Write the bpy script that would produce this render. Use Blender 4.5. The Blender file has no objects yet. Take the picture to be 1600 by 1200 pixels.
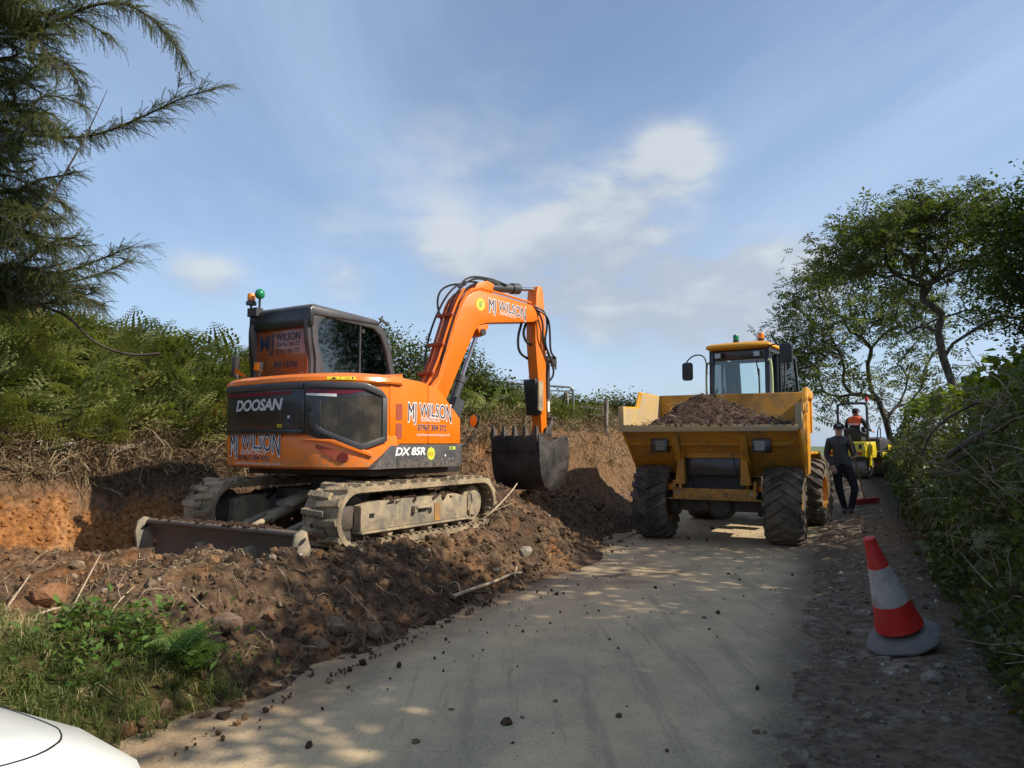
import bpy, bmesh, math, random
import numpy as np
from mathutils import Vector, Matrix, Euler

random.seed(7)
RNG = np.random.default_rng(11)
SC = bpy.context.scene
COL = SC.collection
R = math.radians

# ------------------------------------------------------------------ camera, sky, sun, exposure
cam_data = bpy.data.cameras.new('camera')
cam_data.sensor_width = 36.0
cam_data.lens = 18.0 / math.tan(R(35.0))
cam_data.clip_start = 0.05
cam_data.clip_end = 6000.0
cam = bpy.data.objects.new('camera', cam_data)
COL.objects.link(cam)
cam.location = (0, 0, 1.5)
cam.rotation_euler = (R(94.5), 0, 0)
SC.camera = cam

SUN_AZ, SUN_EL = 108.0, 40.0            # azimuth clockwise from +Y
world = bpy.data.worlds.new('World')
SC.world = world
world.use_nodes = True
wn, wl = world.node_tree.nodes, world.node_tree.links
wn.clear()
w_out = wn.new('ShaderNodeOutputWorld')
w_bg = wn.new('ShaderNodeBackground')
w_bg.inputs['Strength'].default_value = 0.122
sky = wn.new('ShaderNodeTexSky')
sky.sky_type = 'NISHITA'
sky.sun_disc = False
sky.sun_elevation = R(SUN_EL)
sky.sun_rotation = R(SUN_AZ)
sky.air_density = 1.0
sky.dust_density = 1.2
sky.ozone_density = 3.2


def wmath(op, a, b=None, clamp=False):
    n = wn.new('ShaderNodeMath')
    n.operation = op
    n.use_clamp = clamp
    for i, v in enumerate((a, b)):
        if v is None:
            continue
        if isinstance(v, (int, float)):
            n.inputs[i].default_value = v
        else:
            wl.new(v, n.inputs[i])
    return n.outputs[0]


def az_el(az, el):
    az, el = R(az), R(el)
    return (math.sin(az) * math.cos(el), math.cos(az) * math.cos(el), math.sin(el))


tc = wn.new('ShaderNodeTexCoord')
sep = wn.new('ShaderNodeSeparateXYZ')
wl.new(tc.outputs['Generated'], sep.inputs[0])
zc = wmath('ADD', wmath('MAXIMUM', sep.outputs['Z'], 0.0), 0.18)
comb = wn.new('ShaderNodeCombineXYZ')
wl.new(wmath('DIVIDE', sep.outputs['X'], zc), comb.inputs[0])
wl.new(wmath('DIVIDE', sep.outputs['Y'], zc), comb.inputs[1])


def wnoise(scale, detail, rough, dist=0.0, off=(0, 0, 0), stretch=(1, 1, 1), rz=0.0):
    mp = wn.new('ShaderNodeMapping')
    mp.inputs['Location'].default_value = off
    mp.inputs['Scale'].default_value = stretch
    mp.inputs['Rotation'].default_value = (0, 0, rz)
    wl.new(comb.outputs[0], mp.inputs[0])
    n = wn.new('ShaderNodeTexNoise')
    n.inputs['Scale'].default_value = scale
    n.inputs['Detail'].default_value = detail
    n.inputs['Roughness'].default_value = rough
    n.inputs['Distortion'].default_value = dist
    wl.new(mp.outputs[0], n.inputs['Vector'])
    return n.outputs['Fac']


def wramp(v, lo, hi):
    n = wn.new('ShaderNodeMapRange')
    n.interpolation_type = 'SMOOTHSTEP'
    n.inputs['From Min'].default_value = lo
    n.inputs['From Max'].default_value = hi
    wl.new(v, n.inputs['Value'])
    return n.outputs[0]


# broken cloud field: thin streaky veil everywhere + some soft cumulus banks
veil = wramp(wnoise(0.85, 7, 0.55, 0.5, (3.1, 1.7, 0), (1, 0.45, 1), 0.5), 0.36, 0.80)
pm = wn.new('ShaderNodeMapping')
pm.inputs['Scale'].default_value = (1.0, 1.0, 2.1)
pm.inputs['Location'].default_value = (0.37, 0.2, 0.11)
wl.new(tc.outputs['Generated'], pm.inputs[0])
pn = wn.new('ShaderNodeTexNoise')
pn.inputs['Scale'].default_value = 7.5
pn.inputs['Detail'].default_value = 9
pn.inputs['Roughness'].default_value = 0.54
pn.inputs['Distortion'].default_value = 0.15
wl.new(pm.outputs[0], pn.inputs['Vector'])
puff_n = pn.outputs['Fac']
blobs = None
# (azimuth, elevation, cosine-width, weight): the bank of clouds the photograph shows, and more of the same around
for az, el, wid, wt in ((12.6, 20.8, 0.00140, 0.69), (14.6, 21.2, 0.00080, 0.46), (9.6, 19.3, 0.00160, 0.41), (3.6, 15.6, 0.00180, 0.69), (6.5, 17.2, 0.00160, 0.46), (9.6, 16.2, 0.00200, 0.55), (-5.8, 15.8, 0.00120, 0.41),
                        (10.0, 10.8, 0.00207, 0.74), (14.5, 11.6, 0.00207, 0.77), (18.5, 12.0, 0.00207, 0.74), (22.5, 11.0, 0.00230, 0.69), (5.4, 11.4, 0.00184, 0.62), (0.5, 12.2, 0.00230, 0.55), (-3.5, 11.6, 0.00207, 0.62), (-22.0, 11.4, 0.00080, 0.46),
                        (-24.4, 12.3, 0.00060, 0.37), (-13.0, 12.0, 0.00080, 0.33), (17.0, 8.6, 0.00230, 0.62), (-14.0, 17.5, 0.00400, 0.26), (-6.0, 21.0, 0.00600, 0.22), (1.0, 24.0, 0.00600, 0.20),
                        (58.0, 20.0, 0.012, 0.5), (-60.0, 17.0, 0.012, 0.5), (-95.0, 24.0, 0.02, 0.45), (140.0, 22.0, 0.02, 0.45), (-150.0, 18.0, 0.02, 0.45)):
    vm = wn.new('ShaderNodeVectorMath')
    vm.operation = 'DOT_PRODUCT'
    wl.new(tc.outputs['Generated'], vm.inputs[0])
    vm.inputs[1].default_value = az_el(az, el)
    g = wmath('EXPONENT', wmath('DIVIDE', wmath('SUBTRACT', vm.outputs['Value'], 1.0), wid))
    g = wmath('MULTIPLY', g, wt)
    blobs = g if blobs is None else wmath('ADD', blobs, g)
puff = wramp(wmath('MULTIPLY', blobs, wmath('ADD', wmath('MULTIPLY', wmath('SUBTRACT', puff_n, 0.5), 3.4), 0.92)), 0.10, 0.85)
lowveil = wmath('MULTIPLY', wramp(wmath('SUBTRACT', 0.42, sep.outputs['Z']), 0.0, 0.42), 0.38)
c_mask = wmath('ADD', wmath('ADD', wmath('MULTIPLY', veil, 0.58), lowveil), 0.10, clamp=True)
mix1 = wn.new('ShaderNodeMix')
mix1.data_type = 'RGBA'
wl.new(c_mask, mix1.inputs['Factor'])
wl.new(sky.outputs[0], mix1.inputs['A'])
mix1.inputs['B'].default_value = (3.75, 4.75, 6.3, 1)
mix2 = wn.new('ShaderNodeMix')
mix2.data_type = 'RGBA'
shade = wramp(wmath('ADD', puff_n, wmath('MULTIPLY', wmath('SUBTRACT', sep.outputs['Z'], 0.26), 1.1)), 0.38, 0.66)
ccol = wn.new('ShaderNodeMix')
ccol.data_type = 'RGBA'
wl.new(shade, ccol.inputs['Factor'])
ccol.inputs['A'].default_value = (3.2, 3.5, 4.0, 1)
ccol.inputs['B'].default_value = (4.75, 4.95, 5.0, 1)
wl.new(wmath('MULTIPLY', puff, 0.74), mix2.inputs['Factor'])
wl.new(mix1.outputs['Result'], mix2.inputs['A'])
wl.new(ccol.outputs['Result'], mix2.inputs['B'])
wl.new(mix2.outputs['Result'], w_bg.inputs['Color'])
wl.new(w_bg.outputs[0], w_out.inputs[0])

sun_data = bpy.data.lights.new('sun', 'SUN')
sun_data.energy = 4.6
sun_data.angle = R(0.53)
sun_data.color = (1.0, 0.90, 0.76)
sun = bpy.data.objects.new('sun', sun_data)
COL.objects.link(sun)
sun.rotation_euler = (-Vector(az_el(SUN_AZ, SUN_EL))).to_track_quat('-Z', 'Y').to_euler()
sun.location = (20, -5, 20)

SC.view_settings.view_transform = 'Standard'
SC.view_settings.look = 'None'
SC.view_settings.exposure = 0.35
SC.view_settings.gamma = 1.0
SC.view_settings.use_curve_mapping = False
SC.render.engine = 'CYCLES'
SC.cycles.max_bounces = 8
SC.cycles.transparent_max_bounces = 16
SC.cycles.use_denoising = True

# road frame: s metres along the lane, u metres to its right
RH = math.atan2(0.40, 0.9165)          # heading of the lane, clockwise from +Y
RS, RC = math.sin(RH), math.cos(RH)


def su(s, u, z=0.0):
    return Vector((u * RC + s * RS, -u * RS + s * RC, z))


def to_su(x, y):
    return x * RS + y * RC, x * RC - y * RS
# ------------------------------------------------------------------ mesh helpers
class MB:
    """Collects shapes, then links them as one mesh object."""

    def __init__(self, M=None):
        self.v, self.f, self.m = [], [], []
        self.M = M or Matrix.Identity(4)
        self.mi = 0

    def add(self, vs, fs):
        o = len(self.v)
        self.v += [self.M @ Vector(p) for p in vs]
        for f in fs:
            self.f.append([o + i for i in f])
            self.m.append(self.mi)
        return self

    def box(self, c, s, rot=None):
        hx, hy, hz = s[0] / 2, s[1] / 2, s[2] / 2
        T = Matrix.Translation(c) @ (rot.to_4x4() if rot is not None else Matrix.Identity(4))
        vs = [T @ Vector((sx * hx, sy * hy, sz * hz)) for sz in (-1, 1) for sx, sy in ((-1, -1), (1, -1), (1, 1), (-1, 1))]
        return self.add(vs, [(3, 2, 1, 0), (4, 5, 6, 7), (0, 1, 5, 4), (1, 2, 6, 5), (2, 3, 7, 6), (3, 0, 4, 7)])

    def bar(self, p0, p1, w, h, up=(0, 0, 1)):
        p0, p1 = Vector(p0), Vector(p1)
        d = p1 - p0
        y = d.normalized()
        x = y.cross(Vector(up))
        if x.length < 1e-4:
            x = y.cross(Vector((1, 0, 0)))
        x.normalize()
        z = x.cross(y)
        rot = Matrix((x, y, z)).transposed()
        return self.box((p0 + p1) / 2, (w, d.length, h), rot)

    def prism(self, poly, axis, a, b):
        """poly: 2D loop; axis 'x' (poly = y,z), 'y' (poly = x,z) or 'z' (poly = x,y)."""
        def P(p, t):
            return {'x': (t, p[0], p[1]), 'y': (p[0], t, p[1]), 'z': (p[0], p[1], t)}[axis]
        n = len(poly)
        vs = [P(p, a) for p in poly] + [P(p, b) for p in poly]
        fs = [tuple(range(n - 1, -1, -1)), tuple(range(n, 2 * n))]
        fs += [(i, (i + 1) % n, n + (i + 1) % n, n + i) for i in range(n)]
        return self.add(vs, fs)

    def ring(self, outer, inner, axis, a, b):
        def P(p, t):
            return {'x': (t, p[0], p[1]), 'y': (p[0], t, p[1]), 'z': (p[0], p[1], t)}[axis]
        n = len(outer)
        vs = [P(p, a) for p in outer] + [P(p, a) for p in inner] + [P(p, b) for p in outer] + [P(p, b) for p in inner]
        fs = []
        for i in range(n):
            j = (i + 1) % n
            fs += [(i, j, n + j, n + i), (2 * n + i, 3 * n + i, 3 * n + j, 2 * n + j), (i, 2 * n + i, 2 * n + j, j), (n + i, n + j, 3 * n + j, 3 * n + i)]
        return self.add(vs, fs)

    def loft(self, rings, caps=True, closed=True):
        n = len(rings[0])
        vs = [p for r in rings for p in r]
        fs = []
        for k in range(len(rings) - 1):
            for i in range(n if closed else n - 1):
                j = (i + 1) % n
                fs.append((k * n + i, k * n + j, (k + 1) * n + j, (k + 1) * n + i))
        if caps:
            fs.append(tuple(range(n - 1, -1, -1)))
            fs.append(tuple((len(rings) - 1) * n + i for i in range(n)))
        return self.add(vs, fs)

    def tube(self, path, r, n=8, caps=True):
        path = [Vector(p) for p in path]
        rs = r if isinstance(r, (list, tuple)) else [r] * len(path)
        rings = []
        up = None
        for i, p in enumerate(path):
            d = (path[min(i + 1, len(path) - 1)] - path[max(i - 1, 0)])
            d = d.normalized() if d.length > 1e-9 else Vector((0, 0, 1))
            if up is None:
                up = d.orthogonal().normalized()
            up = up - d * up.dot(d)
            up = up.normalized() if up.length > 1e-6 else d.orthogonal().normalized()
            s = d.cross(up)
            rings.append([p + (up * math.cos(2 * math.pi * k / n) + s * math.sin(2 * math.pi * k / n)) * rs[i] for k in range(n)])
        return self.loft(rings, caps)

    def cyl(self, p0, p1, r, n=16, r2=None):
        return self.tube([p0, p1], [r, r if r2 is None else r2], n)

    def lathe(self, prof, o=(0, 0, 0), axis=(0, 0, 1), n=24, closed=False):
        """prof: (radius, height along axis)."""
        a = Vector(axis).normalized()
        x = a.orthogonal().normalized()
        y = a.cross(x)
        o = Vector(o)
        rings = [[o + a * h + (x * math.cos(2 * math.pi * k / n) + y * math.sin(2 * math.pi * k / n)) * r for k in range(n)] for r, h in prof]
        if closed:
            rings.append(rings[0])
        return self.loft(rings, caps=not closed)

    def build(self, name, mat, parent=None, bevel=0.0, seg=2, smooth=True, angle=38, kind=None):
        me = bpy.data.meshes.new(name)
        me.from_pydata([tuple(p) for p in self.v], [], self.f)
        mats = mat if isinstance(mat, (list, tuple)) else [mat]
        for m in mats:
            me.materials.append(m)
        if len(mats) > 1:
            me.polygons.foreach_set('material_index', self.m)
        bm = bmesh.new()
        bm.from_mesh(me)
        bmesh.ops.recalc_face_normals(bm, faces=bm.faces)
        if bevel > 0:
            bmesh.ops.remove_doubles(bm, verts=bm.verts, dist=1e-5)
            es = [e for e in bm.edges if len(e.link_faces) == 2 and e.calc_face_angle(0) > R(28)]
            try:
                bmesh.ops.bevel(bm, geom=es, offset=bevel, offset_type='OFFSET', segments=seg, profile=0.5, affect='EDGES', clamp_overlap=True)
            except Exception:
                pass
        bm.to_mesh(me)
        bm.free()
        if smooth:
            me.polygons.foreach_set('use_smooth', [True] * len(me.polygons))
            me.set_sharp_from_angle(angle=R(angle))
        ob = bpy.data.objects.new(name, me)
        COL.objects.link(ob)
        ob.parent = parent
        if kind:
            ob['kind'] = kind
        return ob


def thing(name, label, cat, loc=(0, 0, 0), heading=0.0, group=None, scale=1.0):
    """Empty at a thing's base. heading: clockwise from +Y."""
    o = bpy.data.objects.new(name, None)
    COL.objects.link(o)
    o.empty_display_size = 0.2
    o.location = loc
    o.rotation_euler = (0, 0, -heading)
    o.scale = (scale,) * 3
    return tag(o, label, cat, group)


def tag(o, label=None, cat=None, group=None, kind=None):
    if label:
        o['label'] = label
    if cat:
        o['category'] = cat
    if group:
        o['group'] = group
    if kind:
        o['kind'] = kind
    return o


def copy_tree(o, parent=None):
    c = o.copy()
    COL.objects.link(c)
    if parent is not None:
        c.parent = parent
    for ch in list(o.children):
        copy_tree(ch, c)
    return c


def soup(name, tris, mat, parent=None, tint=None, kind=None, smooth=False):
    """tris: (N,3,3) array -> one mesh object, quickly; tint: per-triangle number for the material."""
    tris = np.asarray(tris, dtype=np.float32)
    n = len(tris)
    me = bpy.data.meshes.new(name)
    me.vertices.add(n * 3)
    me.vertices.foreach_set('co', tris.reshape(-1))
    me.loops.add(n * 3)
    me.loops.foreach_set('vertex_index', np.arange(n * 3, dtype=np.int32))
    me.polygons.add(n)
    me.polygons.foreach_set('loop_start', np.arange(0, n * 3, 3, dtype=np.int32))
    me.update(calc_edges=True)
    if tint is not None:
        a = me.attributes.new('tint', 'FLOAT', 'POINT')
        a.data.foreach_set('value', np.repeat(np.asarray(tint, dtype=np.float32), 3))
    me.materials.append(mat)
    ob = bpy.data.objects.new(name, me)
    COL.objects.link(ob)
    ob.parent = parent
    if kind:
        ob['kind'] = kind
    return ob


def indexed(name, verts, faces, mat, parent=None, cols=None, kind=None, smooth=True):
    verts = np.asarray(verts, dtype=np.float32)
    faces = np.asarray(faces, dtype=np.int32)
    k = faces.shape[1]
    me = bpy.data.meshes.new(name)
    me.vertices.add(len(verts))
    me.vertices.foreach_set('co', verts.reshape(-1))
    me.loops.add(faces.size)
    me.loops.foreach_set('vertex_index', faces.reshape(-1))
    me.polygons.add(len(faces))
    me.polygons.foreach_set('loop_start', np.arange(0, faces.size, k, dtype=np.int32))
    if smooth:
        me.polygons.foreach_set('use_smooth', np.ones(len(faces), dtype=bool))
    me.update(calc_edges=True)
    if cols is not None:
        a = me.attributes.new('Col', 'FLOAT_COLOR', 'POINT')
        c = np.ones((len(verts), 4), dtype=np.float32)
        c[:, :cols.shape[1]] = cols
        a.data.foreach_set('color', c.reshape(-1))
    me.materials.append(mat)
    ob = bpy.data.objects.new(name, me)
    COL.objects.link(ob)
    ob.parent = parent
    if kind:
        ob['kind'] = kind
    return ob


def euler_mats(rx, ry, rz):
    """arrays of angles -> (N,3,3) = Rz @ Ry @ Rx"""
    cx, sx, cy, sy, cz, sz = np.cos(rx), np.sin(rx), np.cos(ry), np.sin(ry), np.cos(rz), np.sin(rz)
    M = np.empty((len(rx), 3, 3))
    M[:, 0, 0] = cz * cy
    M[:, 0, 1] = cz * sy * sx - sz * cx
    M[:, 0, 2] = cz * sy * cx + sz * sx
    M[:, 1, 0] = sz * cy
    M[:, 1, 1] = sz * sy * sx + cz * cx
    M[:, 1, 2] = sz * sy * cx - cz * sx
    M[:, 2, 0] = -sy
    M[:, 2, 1] = cy * sx
    M[:, 2, 2] = cy * cx
    return M


def scatter(protos, pos, mats, scl, pick=None):
    """protos: list of (T,3,3); returns joined triangles and the instance number of each."""
    pos = np.asarray(pos, dtype=np.float64)
    n = len(pos)
    pick = RNG.integers(0, len(protos), n) if pick is None else pick
    out, idx = [], []
    for k, p in enumerate(protos):
        w = np.nonzero(pick == k)[0]
        if not len(w):
            continue
        t = np.einsum('nij,tvj->ntvi', mats[w], p) * scl[w][:, None, None, None] + pos[w][:, None, None, :]
        out.append(t.reshape(-1, 3, 3))
        idx.append(np.repeat(w, len(p)))
    return np.concatenate(out), np.concatenate(idx)


def _hash(ix, iy, seed):
    h = (ix.astype(np.int64) * 374761393 + iy.astype(np.int64) * 668265263 + seed * 1442695041) & 0x7fffffff
    h = ((h ^ (h >> 13)) * 1274126177) & 0x7fffffff
    return ((h ^ (h >> 16)) & 0xffff) / 65535.0


def vnoise(x, y, seed=0):
    x, y = np.broadcast_arrays(np.asarray(x, float), np.asarray(y, float))
    ix, iy = np.floor(x), np.floor(y)
    fx, fy = x - ix, y - iy
    fx, fy = fx * fx * (3 - 2 * fx), fy * fy * (3 - 2 * fy)
    a, b = _hash(ix, iy, seed), _hash(ix + 1, iy, seed)
    c, d = _hash(ix, iy + 1, seed), _hash(ix + 1, iy + 1, seed)
    return (a + (b - a) * fx) * (1 - fy) + (c + (d - c) * fx) * fy


def fbm(x, y, seed=0, octaves=4, gain=0.5):
    t, a, s = 0, 1.0, 0
    for k in range(octaves):
        t = t + a * (vnoise(x * 2 ** k, y * 2 ** k, seed + k * 17) - 0.5)
        s += a
        a *= gain
    return t / s * 2.0


def sstep(a, b, x):
    t = np.clip((x - a) / (b - a), 0, 1)
    return t * t * (3 - 2 * t)


def chaikin(pts, it=2, closed=False):
    pts = [Vector(p) for p in pts]
    for _ in range(it):
        q = [] if closed else [pts[0]]
        n = len(pts)
        for i in range(n if closed else n - 1):
            a, b = pts[i], pts[(i + 1) % n]
            q += [a * 0.75 + b * 0.25, a * 0.25 + b * 0.75]
        if not closed:
            q.append(pts[-1])
        pts = q
    return pts


def rrect(y0, y1, z0, z1, r, n=5):
    out = []
    for cx, cy, a0 in ((y1 - r, z1 - r, 0), (y0 + r, z1 - r, 90), (y0 + r, z0 + r, 180), (y1 - r, z0 + r, 270)):
        for k in range(n + 1):
            a = R(a0 + 90 * k / n)
            out.append((cx + r * math.cos(a), cy + r * math.sin(a)))
    return out


_text_cache = {}


def text2d(s, size=1.0, bold=0.0, shear=0.0, space=1.0):
    key = (s, size, bold, shear, space)
    if key in _text_cache:
        return _text_cache[key]
    cu = bpy.data.curves.new('lettering', 'FONT')
    cu.body = s
    cu.size = size
    cu.offset = bold
    cu.shear = shear
    cu.space_character = space
    cu.align_x = 'CENTER'
    cu.resolution_u = 3
    ob = bpy.data.objects.new('lettering', cu)
    COL.objects.link(ob)
    dg = bpy.context.evaluated_depsgraph_get()
    dg.update()
    me = ob.evaluated_get(dg).to_mesh()
    vs = [(v.co.x, v.co.y) for v in me.vertices]
    fs = [tuple(p.vertices) for p in me.polygons]
    ob.evaluated_get(dg).to_mesh_clear()
    bpy.data.objects.remove(ob)
    bpy.data.curves.remove(cu)
    _text_cache[key] = (vs, fs)
    return vs, fs


def lettering(name, s, mapfn, mat, parent, size, bold=0.0, shear=0.0, space=1.0, width=None, arch=0.0):
    """flat print: mapfn takes (x,y) in metres, centred, baseline at 0, to a point a little proud of its panel."""
    vs, fs = text2d(s, size, bold, shear, space)
    xs = [p[0] for p in vs]
    c, w = (max(xs) + min(xs)) / 2, (max(xs) - min(xs))
    k = (width / w) if width else 1.0
    cap = size * 0.70
    P = []
    for x, y in vs:
        x = (x - c) * k
        if arch:
            xn = x / (w * k / 2)
            y = y - (1 - y / cap) * arch * xn * xn + 0.25 * arch * (1 - xn * xn) * 0
        P.append(mapfn(x, y))
    b = MB()
    b.add(P, fs)
    me_ob = b.build(name, mat, parent, smooth=False)
    return me_ob


def plane_map(o, xd, yd):
    o, xd, yd = Vector(o), Vector(xd), Vector(yd)
    return lambda x, y: o + xd * x + yd * y
# ------------------------------------------------------------------ materials (all procedural)
def nt(name):
    m = bpy.data.materials.new(name)
    m.use_nodes = True
    n, l = m.node_tree.nodes, m.node_tree.links
    n.clear()
    out = n.new('ShaderNodeOutputMaterial')
    return m, n, l, out


def mixc(n, l, fac, a, b, mode='MIX'):
    x = n.new('ShaderNodeMix')
    x.data_type = 'RGBA'
    x.blend_type = mode
    for nm, v in (('Factor', fac), ('A', a), ('B', b)):
        if isinstance(v, (int, float)):
            x.inputs[nm].default_value = v
        elif isinstance(v, tuple):
            x.inputs[nm].default_value = (*v[:3], 1)
        else:
            l.new(v, x.inputs[nm])
    return x.outputs['Result']


def noise(n, l, vec, scale, detail=5, rough=0.55, dist=0.0):
    t = n.new('ShaderNodeTexNoise')
    t.inputs['Scale'].default_value = scale
    t.inputs['Detail'].default_value = detail
    t.inputs['Roughness'].default_value = rough
    t.inputs['Distortion'].default_value = dist
    if vec is not None:
        l.new(vec, t.inputs['Vector'])
    return t.outputs['Fac']


def rng(n, l, v, a, b, c=0.0, d=1.0):
    t = n.new('ShaderNodeMapRange')
    t.interpolation_type = 'SMOOTHSTEP'
    for nm, x in (('From Min', a), ('From Max', b), ('To Min', c), ('To Max', d)):
        t.inputs[nm].default_value = x
    l.new(v, t.inputs['Value'])
    return t.outputs[0]


def bump(n, l, h, strength, dist, normal=None):
    b = n.new('ShaderNodeBump')
    b.inputs['Strength'].default_value = strength
    b.inputs['Distance'].default_value = dist
    l.new(h, b.inputs['Height'])
    if normal is not None:
        l.new(normal, b.inputs['Normal'])
    return b.outputs[0]


def paint(name, col, rough=0.35, dirt=0.25, dirt_col=(0.16, 0.11, 0.07), metal=0.0, scale=3.0, coat=0.0, fade=0.12, bumpy=0.0, streak=0.0, zd=None, dust=0.0):
    """painted / bare surface with patchy dust, speckle and fade."""
    m, n, l, out = nt(name)
    p = n.new('ShaderNodeBsdfPrincipled')
    tcn = n.new('ShaderNodeTexCoord')
    v = tcn.outputs['Object']
    big = noise(n, l, v, scale, 6, 0.6, 0.3)
    fine = noise(n, l, v, scale * 14, 4, 0.7)
    fadec = tuple(min(1, c * (1 - fade) + 0.25 * fade) for c in col)
    c = mixc(n, l, rng(n, l, big, 0.35, 0.7), col, fadec)
    d = rng(n, l, big, 0.62 - 0.45 * dirt, 0.95 - 0.35 * dirt)
    d2 = rng(n, l, fine, 0.60, 0.78)
    mx = n.new('ShaderNodeMath')
    mx.operation = 'MAXIMUM'
    l.new(d, mx.inputs[0])
    l.new(d2, mx.inputs[1])
    if streak:
        mp = n.new('ShaderNodeMapping')
        mp.inputs['Scale'].default_value = (16, 16, 0.9)
        l.new(v, mp.inputs[0])
        st = rng(n, l, noise(n, l, mp.outputs[0], 1.0, 4, 0.6), 0.52, 0.75)
        m3 = n.new('ShaderNodeMath')
        m3.operation = 'MAXIMUM'
        l.new(mx.outputs[0], m3.inputs[0])
        ms = n.new('ShaderNodeMath')
        ms.operation = 'MULTIPLY'
        l.new(st, ms.inputs[0])
        ms.inputs[1].default_value = streak
        l.new(ms.outputs[0], m3.inputs[1])
        mx = m3
    ml = n.new('ShaderNodeMath')
    ml.operation = 'MULTIPLY'
    l.new(mx.outputs[0], ml.inputs[0])
    ml.inputs[1].default_value = min(1.0, dirt * 1.6)
    extra = []
    if zd:                                                          # mud thrown up from below
        sx = n.new('ShaderNodeSeparateXYZ')
        l.new(v, sx.inputs[0])
        sp_ = noise(n, l, v, 22, 6, 0.75, 0.4)
        zz = rng(n, l, sx.outputs['Z'], zd[1], zd[0], -0.16, 0.16)
        ad = n.new('ShaderNodeMath')
        ad.operation = 'ADD'
        l.new(sp_, ad.inputs[0])
        l.new(zz, ad.inputs[1])
        extra.append(rng(n, l, ad.outputs[0], 0.56, 0.72, 0, zd[2]))
    if dust:                                                        # settled dust on faces that look up
        ge = n.new('ShaderNodeNewGeometry')
        sn = n.new('ShaderNodeSeparateXYZ')
        l.new(ge.outputs['Normal'], sn.inputs[0])
        md = n.new('ShaderNodeMath')
        md.operation = 'MULTIPLY'
        l.new(rng(n, l, sn.outputs['Z'], 0.35, 0.95, 0, dust), md.inputs[0])
        l.new(rng(n, l, fine, 0.25, 0.75, 0.4, 1.0), md.inputs[1])
        extra.append(md.outputs[0])
    for e in extra:
        m4 = n.new('ShaderNodeMath')
        m4.operation = 'MAXIMUM'
        l.new(ml.outputs[0], m4.inputs[0])
        l.new(e, m4.inputs[1])
        ml = m4
    c = mixc(n, l, ml.outputs[0], c, dirt_col)
    l.new(c, p.inputs['Base Color'])
    l.new(rng(n, l, ml.outputs[0], 0, 0.8, rough, 0.9), p.inputs['Roughness'])
    p.inputs['Metallic'].default_value = metal
    p.inputs['Coat Weight'].default_value = coat
    p.inputs['Coat Roughness'].default_value = 0.12
    if bumpy:
        l.new(bump(n, l, noise(n, l, v, scale * 8, 5, 0.6), bumpy, 0.02), p.inputs['Normal'])
    l.new(p.outputs[0], out.inputs[0])
    return m


def glass(name, tint=(0.72, 0.86, 0.84), refl=0.10):
    m, n, l, out = nt(name)
    t = n.new('ShaderNodeBsdfTransparent')
    t.inputs[0].default_value = (*tint, 1)
    g = n.new('ShaderNodeBsdfGlossy')
    g.inputs['Roughness'].default_value = 0.03
    g.inputs['Color'].default_value = (0.9, 0.95, 0.95, 1)
    f = n.new('ShaderNodeFresnel')
    f.inputs[0].default_value = 1.5
    a = n.new('ShaderNodeMath')
    a.operation = 'ADD'
    a.use_clamp = True
    l.new(f.outputs[0], a.inputs[0])
    a.inputs[1].default_value = refl
    mx = n.new('ShaderNodeMixShader')
    l.new(a.outputs[0], mx.inputs[0])
    l.new(t.outputs[0], mx.inputs[1])
    l.new(g.outputs[0], mx.inputs[2])
    l.new(mx.outputs[0], out.inputs[0])
    return m


def leaf_mat(name, c_dark, c_light, c_dry=None, trans=0.35, rough=0.5, dry_from=0.86):
    m, n, l, out = nt(name)
    at = n.new('ShaderNodeAttribute')
    at.attribute_name = 'tint'
    c = mixc(n, l, at.outputs['Fac'], c_dark, c_light)
    if c_dry:
        c = mixc(n, l, rng(n, l, at.outputs['Fac'], dry_from, dry_from + 0.08), c, c_dry)
    tcn = n.new('ShaderNodeTexCoord')
    c = mixc(n, l, rng(n, l, noise(n, l, tcn.outputs['Object'], 1.3, 3), 0.4, 0.65, 0, 0.35), c, c_dark)
    p = n.new('ShaderNodeBsdfPrincipled')
    p.inputs['Roughness'].default_value = rough
    p.inputs['Specular IOR Level'].default_value = 0.3
    l.new(c, p.inputs['Base Color'])
    t = n.new('ShaderNodeBsdfTranslucent')
    hs = mixc(n, l, 1.0, c, (1.25, 1.35, 0.55), 'MULTIPLY')
    l.new(hs, t.inputs[0])
    mx = n.new('ShaderNodeMixShader')
    mx.inputs[0].default_value = trans
    l.new(p.outputs[0], mx.inputs[1])
    l.new(t.outputs[0], mx.inputs[2])
    l.new(mx.outputs[0], out.inputs[0])
    return m


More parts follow.
